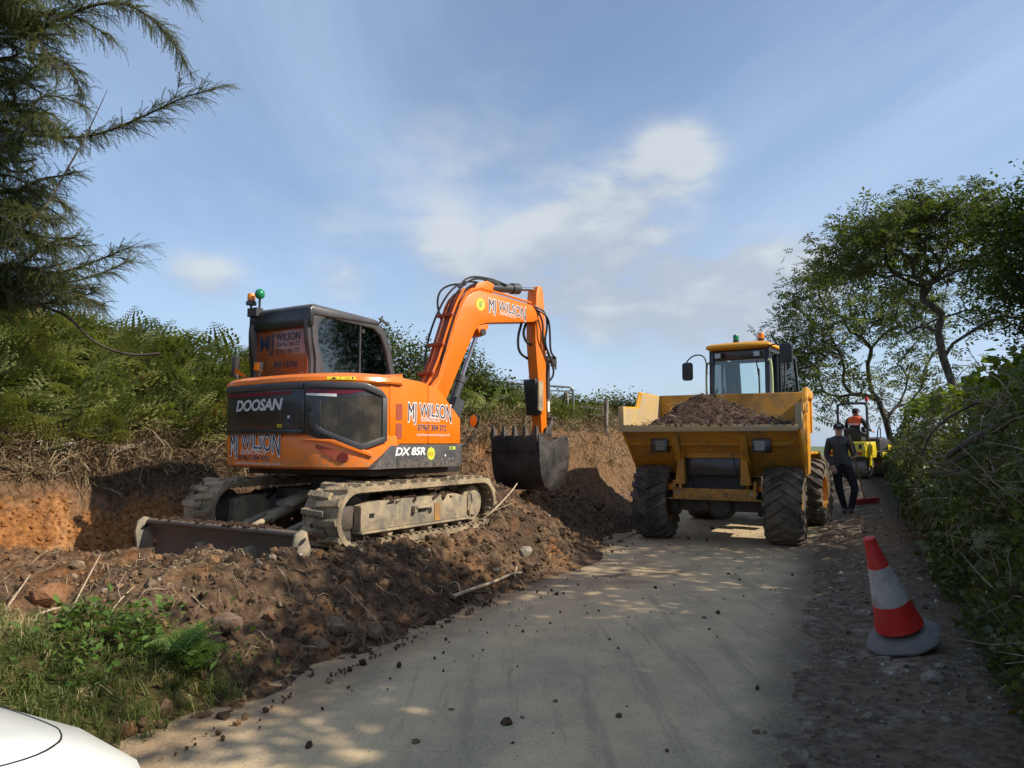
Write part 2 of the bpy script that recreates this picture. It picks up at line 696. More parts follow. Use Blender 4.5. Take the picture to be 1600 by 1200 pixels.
def soil_mat(name, attr=True, col=(0.09, 0.055, 0.034), col2=(0.20, 0.12, 0.07), bs=1.0, scale=6.0, rough=0.95):
    m, n, l, out = nt(name)
    p = n.new('ShaderNodeBsdfPrincipled')
    p.inputs['Roughness'].default_value = rough
    p.inputs['Specular IOR Level'].default_value = 0.15
    tcn = n.new('ShaderNodeTexCoord')
    v = tcn.outputs['Object']
    if attr:
        at = n.new('ShaderNodeAttribute')
        at.attribute_name = 'Col'
        base = at.outputs['Color']
        lo = mixc(n, l, 1.0, base, (0.52, 0.48, 0.45), 'MULTIPLY')
        hi = mixc(n, l, 1.0, base, (1.55, 1.5, 1.45), 'MULTIPLY')
    else:
        lo, hi = col, col2
    f = noise(n, l, v, scale * 2.5, 8, 0.68, 0.2)
    g = noise(n, l, v, scale * 16, 4, 0.7)
    c = mixc(n, l, rng(n, l, f, 0.3, 0.7), lo, hi)
    c = mixc(n, l, rng(n, l, g, 0.62, 0.72, 0, 0.5), c, (0.33, 0.25, 0.17))
    c = mixc(n, l, rng(n, l, g, 0.40, 0.28, 0, 0.55), c, (0.03, 0.02, 0.014))
    l.new(c, p.inputs['Base Color'])
    nb = bump(n, l, f, 0.9 * bs, 0.05)
    nb = bump(n, l, noise(n, l, v, scale * 9, 6, 0.75), 0.8 * bs, 0.018, nb)
    l.new(nb, p.inputs['Normal'])
    l.new(p.outputs[0], out.inputs[0])
    return m


def simple(name, col, rough=0.6, metal=0.0, spec=0.5):
    m, n, l, out = nt(name)
    p = n.new('ShaderNodeBsdfPrincipled')
    tcn = n.new('ShaderNodeTexCoord')
    c = mixc(n, l, rng(n, l, noise(n, l, tcn.outputs['Object'], 25, 4), 0.35, 0.7, 0, 0.3), col, tuple(x * 0.7 for x in col))
    l.new(c, p.inputs['Base Color'])
    p.inputs['Roughness'].default_value = rough
    p.inputs['Metallic'].default_value = metal
    p.inputs['Specular IOR Level'].default_value = spec
    l.new(p.outputs[0], out.inputs[0])
    return m


def bark_mat(name, a, b, scale=9.0):
    m, n, l, out = nt(name)
    p = n.new('ShaderNodeBsdfPrincipled')
    p.inputs['Roughness'].default_value = 0.9
    tcn = n.new('ShaderNodeTexCoord')
    mp = n.new('ShaderNodeMapping')
    mp.inputs['Scale'].default_value = (1, 1, 0.3)
    l.new(tcn.outputs['Object'], mp.inputs[0])
    f = noise(n, l, mp.outputs[0], scale, 7, 0.65, 0.4)
    l.new(mixc(n, l, rng(n, l, f, 0.3, 0.7), a, b), p.inputs['Base Color'])
    l.new(bump(n, l, f, 0.8, 0.03), p.inputs['Normal'])
    l.new(p.outputs[0], out.inputs[0])
    return m


MUD = (0.24, 0.18, 0.115)
M = {}
M['orange'] = paint('excavator_orange', (0.86, 0.188, 0.003), 0.34, 0.15, (0.36, 0.19, 0.08), coat=0.2, scale=2.0, fade=0.04, zd=(0.78, 1.25, 0.75), dust=0.4)
M['orange_old'] = paint('excavator_boom_orange', (0.86, 0.188, 0.003), 0.40, 0.12, (0.34, 0.16, 0.06), coat=0.1, scale=2.5, fade=0.04, dust=0.5)
M['vent_red'] = paint('vent_orange', (0.36, 0.055, 0.015), 0.6, 0.2)
M['black'] = paint('black_panel', (0.012, 0.012, 0.013), 0.30, 0.14, (0.085, 0.072, 0.06), coat=0.25, scale=2.0, streak=0.25)
M['plastic'] = paint('dark_plastic', (0.022, 0.022, 0.024), 0.55, 0.14, (0.12, 0.10, 0.08))
M['charcoal'] = paint('charcoal_metal', (0.050, 0.050, 0.054), 0.42, 0.18, (0.16, 0.13, 0.10), coat=0.15, dust=0.45)
M['grey_skirt'] = paint('grey_skirt', (0.060, 0.060, 0.063), 0.5, 0.25, (0.19, 0.16, 0.13), zd=(0.78, 1.08, 0.8))
M['cylgrey'] = paint('cylinder_grey', (0.05, 0.054, 0.06), 0.4, 0.16)
M['chrome'] = paint('chrome_rod', (0.75, 0.74, 0.72), 0.12, 0.05, metal=1.0)
M['track'] = paint('muddy_track_rubber', (0.140, 0.108, 0.072), 0.92, 0.8, (0.43, 0.335, 0.205), scale=4.0, bumpy=1.0)
M['dusty_steel'] = paint('dusty_steel', (0.15, 0.138, 0.112), 0.75, 0.75, (0.43, 0.335, 0.205), scale=5.0, bumpy=0.45, streak=0.7)
M['dirty_steel'] = paint('dirty_dark_steel', (0.055, 0.047, 0.040), 0.65, 0.5, (0.12, 0.085, 0.055), scale=4.0, bumpy=0.4, streak=0.4)
M['blade'] = paint('worn_blade_steel', (0.12, 0.10, 0.08), 0.6, 0.6, (0.20, 0.135, 0.085), scale=5.0, bumpy=0.3, streak=0.4)
M['rust'] = paint('rusty_iron', (0.13, 0.075, 0.045), 0.8, 0.3)
M['bucket'] = paint('black_bucket_steel', (0.016, 0.015, 0.015), 0.5, 0.45, (0.085, 0.058, 0.038), scale=3.5, bumpy=0.3, streak=0.45)
M['rubber'] = paint('hose_rubber', (0.014, 0.014, 0.015), 0.5, 0.15, (0.10, 0.08, 0.06))
M['hole'] = simple('dark_red_recess', (0.13, 0.010, 0.004), 0.7)
M['tyre'] = paint('dusty_tyre', (0.036, 0.033, 0.031), 0.85, 0.7, (0.21, 0.17, 0.12), scale=3.0, bumpy=0.3)
M['yellow'] = paint('dumper_yellow', (0.78, 0.350, 0.008), 0.42, 0.26, (0.26, 0.16, 0.07), coat=0.1, scale=2.2, streak=0.5, fade=0.03, zd=(0.9, 1.9, 0.7), dust=0.5)
M['yellow_dirty'] = paint('dumper_yellow_dirty', (0.58, 0.262, 0.016), 0.6, 0.55, (0.22, 0.145, 0.075), scale=3.2, streak=0.75, fade=0.03, zd=(0.55, 1.7, 0.85), dust=0.7, bumpy=0.15)
M['skip_inner'] = paint('skip_inside', (0.52, 0.36, 0.14), 0.7, 0.62, (0.40, 0.32, 0.21), scale=3.0, bumpy=0.2, streak=0.6)
M['rim'] = paint('wheel_rim_yellow', (0.62, 0.30, 0.03), 0.5, 0.4, (0.28, 0.2, 0.12))
M['lime'] = paint('roller_yellow', (0.74, 0.58, 0.012), 0.35, 0.12, coat=0.2)
M['drum'] = paint('roller_drum_steel', (0.22, 0.21, 0.20), 0.45, 0.4, (0.2, 0.17, 0.13), metal=0.4)
M['greenrail'] = paint('pale_green_rail', (0.55, 0.62, 0.30), 0.45, 0.15)
M['white_decal'] = simple('white_lettering', (0.82, 0.82, 0.80), 0.5)
M['silver_decal'] = simple('silver_lettering', (0.62, 0.62, 0.62), 0.4)
M['dark_decal'] = simple('dark_blue_lettering', (0.022, 0.024, 0.05), 0.5)
M['black_decal'] = simple('black_lettering', (0.012, 0.012, 0.012), 0.5)
M['red_decal'] = simple('dark_red_stripe', (0.16, 0.008, 0.020), 0.4)
M['yellow_decal'] = simple('yellow_sticker', (0.78, 0.62, 0.03), 0.5)
M['lime_decal'] = simple('lime_sticker', (0.62, 0.70, 0.10), 0.5)
M['amber'] = simple('amber_lens', (0.85, 0.24, 0.01), 0.2)
M['green_lens'] = simple('green_lens', (0.01, 0.22, 0.09), 0.2)
M['red_lens'] = simple('red_lens', (0.55, 0.02, 0.02), 0.25)
M['lamp_glass'] = simple('lamp_glass', (0.30, 0.31, 0.31), 0.15, 0.5)
M['cabglass'] = glass('cab_glass', (0.86, 0.95, 0.925), 0.10)
M['cabglass2'] = glass('dumper_glass', (0.93, 0.975, 0.97), 0.02)
M['vinyl'] = paint('orange_window_film', (0.24, 0.062, 0.018), 0.12, 0.06, coat=0.6)
M['fabric'] = simple('seat_fabric', (0.03, 0.03, 0.032), 0.9)
M['grille'] = None
M['cone_red'] = paint('cone_red', (0.62, 0.022, 0.016), 0.45, 0.22, (0.14, 0.08, 0.06), scale=6)
M['cone_white'] = paint('cone_white', (0.52, 0.48, 0.44), 0.6, 0.5, (0.27, 0.22, 0.17), scale=7)
M['cone_base'] = paint('cone_base_grey', (0.16, 0.15, 0.135), 0.8, 0.5, (0.2, 0.18, 0.15), scale=6, bumpy=0.3)
M['wood'] = paint('broom_handle_wood', (0.52, 0.36, 0.20), 0.6, 0.2)
M['broom_red'] = simple('red_broom_bristle', (0.40, 0.035, 0.04), 0.8)
M['car_white'] = paint('white_car_paint', (0.80, 0.82, 0.77), 0.25, 0.03, coat=0.5, fade=0.0)
M['car_glass'] = simple('car_dark_glass', (0.02, 0.025, 0.028), 0.06)
M['bark'] = bark_mat('ash_bark', (0.030, 0.026, 0.020), (0.115, 0.10, 0.078))
M['larch_bark'] = bark_mat('larch_bark', (0.035, 0.026, 0.020), (0.10, 0.078, 0.06))
M['twig'] = bark_mat('dry_twig', (0.13, 0.10, 0.07), (0.38, 0.30, 0.21), 20)
M['pale_wood'] = bark_mat('pale_broken_branch', (0.34, 0.25, 0.15), (0.62, 0.50, 0.34), 20)
M['post'] = bark_mat('weathered_post', (0.12, 0.10, 0.08), (0.30, 0.26, 0.21), 14)
M['galv'] = simple('galvanised_tube', (0.30, 0.31, 0.33), 0.5, 0.6)
M['soil'] = soil_mat('turned_soil')
M['heap'] = soil_mat('dark_wet_soil', False, (0.030, 0.020, 0.014), (0.115, 0.072, 0.050), 1.0, 8)
M['stone'] = soil_mat('brown_stone', False, (0.13, 0.085, 0.055), (0.29, 0.21, 0.14), 0.7, 5)
M['pale_stone'] = soil_mat('pale_stone', False, (0.20, 0.175, 0.145), (0.40, 0.35, 0.28), 0.6, 5)
M['rust_stone'] = soil_mat('rusty_stone', False, (0.17, 0.075, 0.035), (0.33, 0.17, 0.09), 0.7, 5)
M['fern'] = leaf_mat('bracken_green', (0.058, 0.078, 0.022), (0.30, 0.318, 0.098), (0.26, 0.18, 0.07), 0.35)
M['brightfern'] = leaf_mat('fresh_fern_green', (0.05, 0.10, 0.014), (0.14, 0.235, 0.04), None, 0.33)
M['grass'] = leaf_mat('verge_grass', (0.085, 0.115, 0.03), (0.24, 0.27, 0.075), (0.50, 0.40, 0.21), 0.35, dry_from=0.50)
M['dead'] = leaf_mat('dead_stalks', (0.10, 0.07, 0.04), (0.30, 0.22, 0.12), None, 0.1)
M['ashleaf'] = leaf_mat('ash_leaf', (0.046, 0.062, 0.020), (0.165, 0.190, 0.062), None, 0.48)
M['darkleaf'] = leaf_mat('dark_leaf', (0.028, 0.046, 0.014), (0.10, 0.14, 0.036), None, 0.45)
M['shrubleaf'] = leaf_mat('thorn_leaf', (0.036, 0.056, 0.016), (0.150, 0.175, 0.048), (0.13, 0.095, 0.035), 0.3, dry_from=0.9)
M['hedgeleaf'] = leaf_mat('hedge_leaf', (0.050, 0.070, 0.022), (0.20, 0.225, 0.062), (0.13, 0.10, 0.03), 0.3, dry_from=0.92)
M['toplleaf'] = leaf_mat('bramble_leaf', (0.065, 0.105, 0.016), (0.24, 0.29, 0.045), (0.33, 0.27, 0.05), 0.45, dry_from=0.93)
M['needle'] = leaf_mat('larch_needle', (0.062, 0.076, 0.030), (0.22, 0.23, 0.09), (0.25, 0.165, 0.08), 0.45, dry_from=0.9)


def road_mat():
    m, n, l, out = nt('dusty_tarmac')
    p = n.new('ShaderNodeBsdfPrincipled')
    p.inputs['Roughness'].default_value = 0.85
    p.inputs['Specular IOR Level'].default_value = 0.25
    at = n.new('ShaderNodeAttribute')
    at.attribute_name = 'Col'
    tcn = n.new('ShaderNodeTexCoord')
    v = tcn.outputs['Object']
    f = noise(n, l, v, 2.2, 8, 0.66, 0.3)
    g = noise(n, l, v, 55, 5, 0.8)
    vo = n.new('ShaderNodeTexVoronoi')
    vo.inputs['Scale'].default_value = 70
    l.new(v, vo.inputs['Vector'])
    mp = n.new('ShaderNodeMapping')
    mp.inputs['Rotation'].default_value = (0, 0, RH)
    mp.inputs['Scale'].default_value = (3.0, 0.30, 1)
    l.new(v, mp.inputs[0])
    st = noise(n, l, mp.outputs[0], 2.0, 6, 0.65, 0.2)
    c = mixc(n, l, rng(n, l, f, 0.36, 0.66), at.outputs['Color'], mixc(n, l, 1.0, at.outputs['Color'], (1.28, 1.24, 1.2), 'MULTIPLY'))
    c = mixc(n, l, rng(n, l, st, 0.50, 0.68, 0, 0.5), c, (0.25, 0.205, 0.14))
    c = mixc(n, l, rng(n, l, g, 0.54, 0.66, 0, 0.6), c, (0.58, 0.47, 0.31))
    c = mixc(n, l, rng(n, l, g, 0.46, 0.34, 0, 0.7), c, (0.15, 0.122, 0.082))
    l.new(c, p.inputs['Base Color'])
    nb = bump(n, l, vo.outputs['Distance'], 0.35, 0.006)
    nb = bump(n, l, f, 0.25, 0.02, nb)
    l.new(nb, p.inputs['Normal'])
    l.new(p.outputs[0], out.inputs[0])
    return m


M['road'] = road_mat()


def grille_mat():
    m, n, l, out = nt('engine_mesh')
    p = n.new('ShaderNodeBsdfPrincipled')
    tcn = n.new('ShaderNodeTexCoord')
    v = tcn.outputs['Object']
    vo = n.new('ShaderNodeTexVoronoi')
    vo.inputs['Scale'].default_value = 75
    vo.inputs['Randomness'].default_value = 0.15
    l.new(v, vo.inputs['Vector'])
    c = mixc(n, l, rng(n, l, noise(n, l, v, 6, 3), 0.35, 0.7), (0.030, 0.025, 0.018), (0.085, 0.070, 0.048))
    c = mixc(n, l, rng(n, l, vo.outputs['Distance'], 0.25, 0.45), (0.008, 0.008, 0.007), c)
    l.new(c, p.inputs['Base Color'])
    p.inputs['Roughness'].default_value = 0.35
    l.new(p.outputs[0], out.inputs[0])
    return m


M['grille'] = grille_mat()
# ------------------------------------------------------------------ ground, road, banks
def road_z(s):
    s = np.asarray(s, float)
    return 0.021 * np.clip(s - 12, 0, 12) + np.where(s > 24, -0.012 * np.clip(s - 24, 0, 40), 0)


TOE_S = [-40, 5.0, 6.5, 8.0, 9.5, 11.0, 12.3, 13.5, 16, 40]
TOE_U = [-8.6, -8.5, -8.1, -7.5, -6.7, -5.7, -4.6, -4.05, -3.9, -3.9]


def edge_left(s):
    return -3.0 + 0.10 * fbm(s * 0.9, 0.3, 5, 3)


def terrain_z(s, u, fine=True):
    s, u = np.broadcast_arrays(np.asarray(s, float), np.asarray(u, float))
    rz = road_z(s)
    z = rz.copy() - 0.03
    ul = edge_left(s)
    # left verge and the raised working platform
    lv = sstep(0.0, 1.35, ul - u)
    plat = 0.40 + 0.02 * np.clip(s - 4, 0, 6)
    z = z + lv * plat
    # berm of turned soil along the road edge, the mound in front of the tracks, the heap near the bucket
    def mound(cs, cu, h, rs, ru, p=2.0):
        d = ((s - cs) / rs) ** 2 + ((u - cu) / ru) ** 2
        return h * np.exp(-d ** (p / 2) * 1.2)
    z = z + mound(8.9, -4.1, 0.36, 1.0, 0.95)
    z = z + mound(8.3, -3.5, 0.12, 1.6, 0.6)
    z = z + mound(6.2, -3.75, 0.16, 1.5, 0.6) + mound(5.3, -4.3, 0.06, 0.9, 0.7)
    z = z + mound(4.6, -4.9, 0.10, 0.8, 0.9) + mound(10.8, -5.4, 0.40, 0.8, 0.9) + mound(11.2, -4.2, 0.10, 0.7, 0.6)
    # the pit left of the blade
    pit = sstep(4.9, 5.7, s) * sstep(-5.9, -6.6, u) * (1 - sstep(9.5, 10.5, s))
    z = z - pit * 0.30
    # tracks have pressed the platform flat
    tx, ty = -1.92, 8.79
    x = u * RC + s * RS
    y = -u * RS + s * RC
    hx = (x - tx) * math.cos(R(31)) - (y - ty) * math.sin(R(31))
    hy = (x - tx) * math.sin(R(31)) + (y - ty) * math.cos(R(31))
    flat = sstep(1.40, 1.12, np.abs(hx)) * sstep(1.42, 1.12, hy) * sstep(-2.35, -1.95, hy)
    front = flat * sstep(1.55, 1.2, hy)
    z = z * (1 - front) + front * (0.405 - 0.30 * sstep(-1.6, -1.85, hy))
    berm = mound(5.15, -4.55, 0.05, 0.7, 0.8)
    z = z + berm
    # the bank on the left: cut face, then the overgrown slope above it
    toe = np.interp(s, TOE_S, TOE_U) + 0.25 * fbm(s * 0.8, 1.7, 31, 3)
    d = toe - u
    near = 1 - sstep(8.0, 13.0, s)
    h1 = 0.95 * near + 1.05 * (1 - near)
    w1 = 0.75 * near + 0.70 * (1 - near)
    face = sstep(0, 1, d / w1) * h1
    slope_n = np.interp(d, [0.5, 1.2, 3.4, 5.5, 8.5, 30], [0, 0.40, 1.50, 2.05, 2.45, 2.7])
    slope_f = np.interp(d, [0.5, 1.3, 2.6, 6, 30], [0, 0.40, 0.72, 0.85, 0.8])
    z = z + face + slope_n * near + slope_f * (1 - near)
    z = z - np.clip(s - 30, 0, 60) * 0.012 * sstep(-3, -6, u)
    # right verge and the hedge bank
    hb = 0.95 + 0.012 * np.clip(s - 3, 0, 14) + 0.022 * np.clip(s - 9, 0, 12) - 0.1 * np.exp(-((s - 2) / 2.0) ** 2)
    rv = sstep(-0.60, 0.05, u) * 0.062 + sstep(0.0, 0.6, u) * 0.06 + 0.08 * sstep(8, 14, s) * sstep(0, 0.7, u)
    z = z + rv
    bank = sstep(0, 0.95, (u - hb)) * 1.35
    fall = sstep(2.4, 5.5, u) * 0.55
    z = z + bank - fall
    if fine:
        soil = sstep(0.02, 0.25, ul - u) * (1 - 0.75 * front)
        soilr = sstep(-0.85, -0.2, u) * 0.36
        z = z + soil * (0.075 * fbm(s * 1.5, u * 1.5, 3, 3) + 0.095 * fbm(s * 4.5, u * 4.5, 9, 3) + 0.075 * fbm(s * 10, u * 10, 15, 2))
        z = z + soilr * (0.05 * fbm(s * 3, u * 3, 23, 3) + 0.04 * fbm(s * 11, u * 11, 27, 2))
        cutm = np.exp(-((d - 0.35) / 0.45) ** 2)
        z = z + cutm * (0.16 * fbm(s * 2.2, u * 2.2, 41, 4) + 0.10 * fbm(s * 6, u * 6, 43, 3))
    return z


def axis(*segs):
    out = []
    for a, b, st in segs:
        out += list(np.arange(a, b - st * 0.5, st))
    out.append(segs[-1][1])
    return np.array(out)


SA = axis((-30, -4, 2.0), (-4, 1.0, 0.25), (1.0, 10.0, 0.040), (10.0, 15.0, 0.06), (15.0, 22, 0.16), (22, 40, 0.6), (40, 90, 3.0))
UA = axis((-60, -20, 3.0), (-20, -12, 0.4), (-12, -9.4, 0.14), (-9.4, -2.8, 0.042), (-2.8, -1.0, 0.2), (-1.0, 2.2, 0.05), (2.2, 6, 0.3), (6, 60, 4.0))
SG, UG = np.meshgrid(SA, UA, indexing='ij')
ZG = terrain_z(SG, UG)
XG = UG * RC + SG * RS
YG = -UG * RS + SG * RC
toeG = np.interp(SG, TOE_S, TOE_U)
dG = toeG - UG
# base colours: what each patch of ground is made of
n1 = fbm(SG * 0.7, UG * 0.7, 51, 4)
n2 = fbm(SG * 2.6, UG * 2.6, 57, 4)
n3 = fbm(SG * 6, UG * 6, 61, 3)


def blend(c, col, m):
    m = np.clip(m, 0, 1)[..., None]
    return c * (1 - m) + np.array(col) * m


CG = np.zeros(SG.shape + (3,)) + np.array((0.150, 0.100, 0.062))
CG = blend(CG, (0.085, 0.058, 0.038), sstep(0.02, 0.35, n1 + 0.4 * n2))
CG = blend(CG, (0.215, 0.130, 0.070), sstep(0.12, 0.45, n2 - 0.3 * n1))
CG = blend(CG, (0.25, 0.115, 0.042), sstep(0.25, 0.5, n3 * 0.6 + 0.5 * n2) * 0.6)
# warm clay in the lower left cut face and the pit
clay = sstep(-0.5, 0.05, dG) * (1 - sstep(0.30, 0.52, dG + 0.18 * n2)) * (1 - sstep(6.9, 7.9, SG))
CG = blend(CG, (0.33, 0.150, 0.052), clay * 0.95)
CG = blend(CG, (0.42, 0.23, 0.10), clay * sstep(0.2, 0.5, n3) * 0.7)
pitm = sstep(4.6, 5.4, SG) * sstep(-5.7, -6.5, UG) * sstep(0.1, -0.3, dG) * (1 - sstep(8, 9, SG))
CG = blend(CG, (0.26, 0.12, 0.045), pitm * 0.8)
CG = blend(CG, (0.26, 0.125, 0.052), sstep(4.9, 4.2, SG) * sstep(3.0, 3.6, SG) * sstep(-4.6, -5.4, UG) * sstep(-0.1, 0.25, n2) * 0.7)
# dry root-bound brown on the far face
far = sstep(11.0, 12.6, SG) * sstep(-0.2, 0.2, dG)
CG = blend(CG, (0.185, 0.115, 0.062), far * (1 - sstep(0.9, 1.4, dG)) * 0.85)
dark = sstep(0.38, 0.6, dG) * (1 - sstep(1.3, 1.9, dG)) * sstep(11, 10, SG)
CG = blend(CG, (0.075, 0.050, 0.032), dark * 0.8)
# turf above the cut and on the near verge
turf = sstep(1.1, 1.7, dG + 0.3 * n2)
CG = blend(CG, (0.060, 0.066, 0.022), turf)
verge = sstep(0.45, -0.15, SG - 3.15 - 0.25 * (UG + 4.6) + 0.35 * n2) * sstep(-3.15, -3.4, UG)
CG = blend(CG, (0.085, 0.080, 0.030), verge * 0.9)
# right side: trodden dark mud, then hedge earth
right = sstep(-0.7, -0.3, UG)
CG = blend(CG, (0.182, 0.150, 0.108), right)
CG = blend(CG, (0.42, 0.375, 0.30), right * sstep(0.12, 0.5, n3 * 0.7 + 0.3 * n2) * sstep(0.9, 0.2, UG) * 0.7)
CG = blend(CG, (0.085, 0.068, 0.048), sstep(0.7, 1.1, UG))
CG = blend(CG, (0.07, 0.085, 0.03), sstep(2.6, 3.6, UG))
CG = blend(CG, (0.07, 0.085, 0.03), sstep(26, 40, SG) * sstep(4.0, 5.0, np.abs(UG + 1)))
ns, nu = SG.shape
idx = np.arange(ns * nu).reshape(ns, nu)
F = np.stack([idx[:-1, :-1], idx[:-1, 1:], idx[1:, 1:], idx[1:, :-1]], -1).reshape(-1, 4)[:, ::-1]
V = np.stack([XG, YG, ZG], -1).reshape(-1, 3)
indexed('ground', V, F, M['soil'], cols=CG.reshape(-1, 3), kind='structure')

# far fields out to the horizon, below the detailed ground
m, n, l, out = nt('far_fields')
p = n.new('ShaderNodeBsdfPrincipled')
p.inputs['Roughness'].default_value = 0.95
tcn = n.new('ShaderNodeTexCoord')
l.new(mixc(n, l, rng(n, l, noise(n, l, tcn.outputs['Object'], 0.02, 4), 0.4, 0.6), (0.075, 0.10, 0.035), (0.12, 0.14, 0.05)), p.inputs['Base Color'])
l.new(p.outputs[0], out.inputs[0])
b = MB()
nn = 48
rings = []
for r_, z_ in ((0.0, -1.2), (60, -1.2), (150, -3.0), (400, -9.0), (900, -12), (2500, -14.0)):
    rings.append([(r_ * math.cos(2 * math.pi * k / nn), r_ * math.sin(2 * math.pi * k / nn), z_) for k in range(nn)])
b.loft(rings, caps=False)
b.build('fields', m, None, kind='structure')

# road sheet: dusty tarmac from the left edge to under the mud on the right
RSA = axis((-30, 0, 1.0), (0, 16, 0.10), (16, 60, 0.5))
RUA = np.concatenate([np.linspace(0, 1, 42)])
SS, TT = np.meshgrid(RSA, RUA, indexing='ij')
UL = edge_left(SS) - 0.30
UR = 0.15 + 0.05 * fbm(SS * 0.8, 3.3, 71, 4) + 0.05 * np.clip(SS - 11, 0, 20)
UU = UL + (UR - UL) * TT
ZZ = road_z(SS) + 0.004
# gentle camber and soft wheel ruts
ZZ = ZZ + 0.015 * np.sin(np.pi * TT) + 0.006 * fbm(SS * 0.6, UU * 1.2, 77, 3)
CR = np.zeros(SS.shape + (3,)) + np.array((0.455, 0.365, 0.225))
r1 = fbm(SS * 0.5, UU * 1.1, 81, 4)
r2 = fbm(SS * 2.0, UU * 3.0, 87, 3)
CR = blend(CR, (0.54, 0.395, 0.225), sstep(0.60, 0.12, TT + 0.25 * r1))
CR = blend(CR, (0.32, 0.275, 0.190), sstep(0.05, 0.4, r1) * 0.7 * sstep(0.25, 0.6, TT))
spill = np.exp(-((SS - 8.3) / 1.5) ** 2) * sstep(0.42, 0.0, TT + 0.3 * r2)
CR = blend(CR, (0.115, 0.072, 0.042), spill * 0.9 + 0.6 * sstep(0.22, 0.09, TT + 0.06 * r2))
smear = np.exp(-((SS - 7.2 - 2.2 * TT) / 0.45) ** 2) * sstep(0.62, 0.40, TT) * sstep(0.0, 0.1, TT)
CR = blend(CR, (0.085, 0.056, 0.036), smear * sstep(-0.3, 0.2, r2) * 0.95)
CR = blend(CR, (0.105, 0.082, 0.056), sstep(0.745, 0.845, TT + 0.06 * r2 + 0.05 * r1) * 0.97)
for tu in (0.22, 0.80):
    CR = blend(CR, (0.38, 0.315, 0.205), np.exp(-((TT - tu) / 0.07) ** 2) * 0.5)
XX, YY = UU * RC + SS * RS, -UU * RS + SS * RC
ns, nu = SS.shape
idx = np.arange(ns * nu).reshape(ns, nu)
F = np.stack([idx[:-1, :-1], idx[:-1, 1:], idx[1:, 1:], idx[1:, :-1]], -1).reshape(-1, 4)[:, ::-1]
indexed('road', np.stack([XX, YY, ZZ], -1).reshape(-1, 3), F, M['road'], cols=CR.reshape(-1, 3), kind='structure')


def gz(x, y):
    """height of the ground or the road at a place."""
    s, u = to_su(x, y)
    z = float(terrain_z(s, u))
    if -3.0 < u < -0.35:
        z = max(z, float(road_z(s)) + 0.018)
    return z
# ------------------------------------------------------------------ the orange excavator
EXC_H = R(31)
EXC = thing('excavator', 'orange tracked excavator with black cab, boom raised and digging bucket curled', 'excavator', (-1.92, 8.79, 0.44), EXC_H)


def stadium(r, hl, zc, n=14):
    out = []
    for k in range(n + 1):
        a = R(-90 + 180 * k / n)
        out.append((hl + r * math.cos(a), zc + r * math.sin(a)))
    for k in range(n + 1):
        a = R(90 + 180 * k / n)
        out.append((-hl + r * math.cos(a), zc + r * math.sin(a)))
    return out


def resample(loop, step):
    pts = loop + [loop[0]]
    L = [0]
    for a, b in zip(pts, pts[1:]):
        L.append(L[-1] + math.hypot(b[0] - a[0], b[1] - a[1]))
    n = int(round(L[-1] / step))
    out, k = [], 0
    for i in range(n):
        t = L[-1] * i / n
        while L[k + 1] < t:
            k += 1
        u = (t - L[k]) / max(1e-9, L[k + 1] - L[k])
        out.append((pts[k][0] + (pts[k + 1][0] - pts[k][0]) * u, pts[k][1] + (pts[k + 1][1] - pts[k][1]) * u))
    return out


def make_track(xc, parent):
    r, hl, zc, hw, th = 0.30, 1.10, 0.305, 0.225, 0.045
    rnd = random.Random(int(xc * 100))
    b = MB()
    outer = stadium(r, hl, zc)
    inner = stadium(r - th, hl, zc)
    b.ring(outer, inner, 'x', xc - hw, xc + hw)
    pts = resample(stadium(r - 0.004, hl, zc), 0.088)
    n = len(pts)
    for i, (y, z) in enumerate(pts):
        y2, z2 = pts[(i + 1) % n]
        d = Vector((0, y2 - y, z2 - z)).normalized()
        nr = Vector((0, d.z, -d.y))
        side = 1 if i % 2 else -1
        # each rubber lug is a tapered bar set slightly skew, long on one side
        h0 = 0.042 * rnd.uniform(0.7, 1.2)
        x0, x1 = (-hw - 0.002, hw * 0.28) if side < 0 else (-hw * 0.28, hw + 0.002)
        w = 0.043 * rnd.uniform(0.85, 1.15)
        vs = []
        for hh, ww in ((0.0, w), (h0, w * 0.62)):
            for xx, sk in ((x0, 0.010 * side), (x1, -0.010 * side)):
                for q in (-1, 1):
                    p = Vector((xc + xx, y, z)) + d * (q * ww / 1.0 + sk) + nr * hh
                    vs.append(p)
        b.add(vs, [(0, 1, 3, 2), (4, 6, 7, 5), (0, 4, 5, 1), (2, 3, 7, 6), (0, 2, 6, 4), (1, 5, 7, 3)])
        # rim beads on the belt's outer edges
    for sgn in (-1, 1):
        b.ring(stadium(r + 0.006, hl, zc), stadium(r - th - 0.004, hl, zc), 'x', xc + sgn * (hw - 0.012), xc + sgn * (hw + 0.006))
    t = b.build('track', M['track'], parent, angle=30)
    # drive guide teeth inside the belt
    g = MB()
    for y, z in resample(stadium(r - th - 0.012, hl, zc), 0.10):
        g.box((xc, y, z), (0.05, 0.04, 0.03))
        g.box((xc + 0.16 * (1 if xc > 0 else -1), y, z), (0.07, 0.05, 0.018))
    g.build('track_teeth', M['track'], t, kind='stuff')
    return t


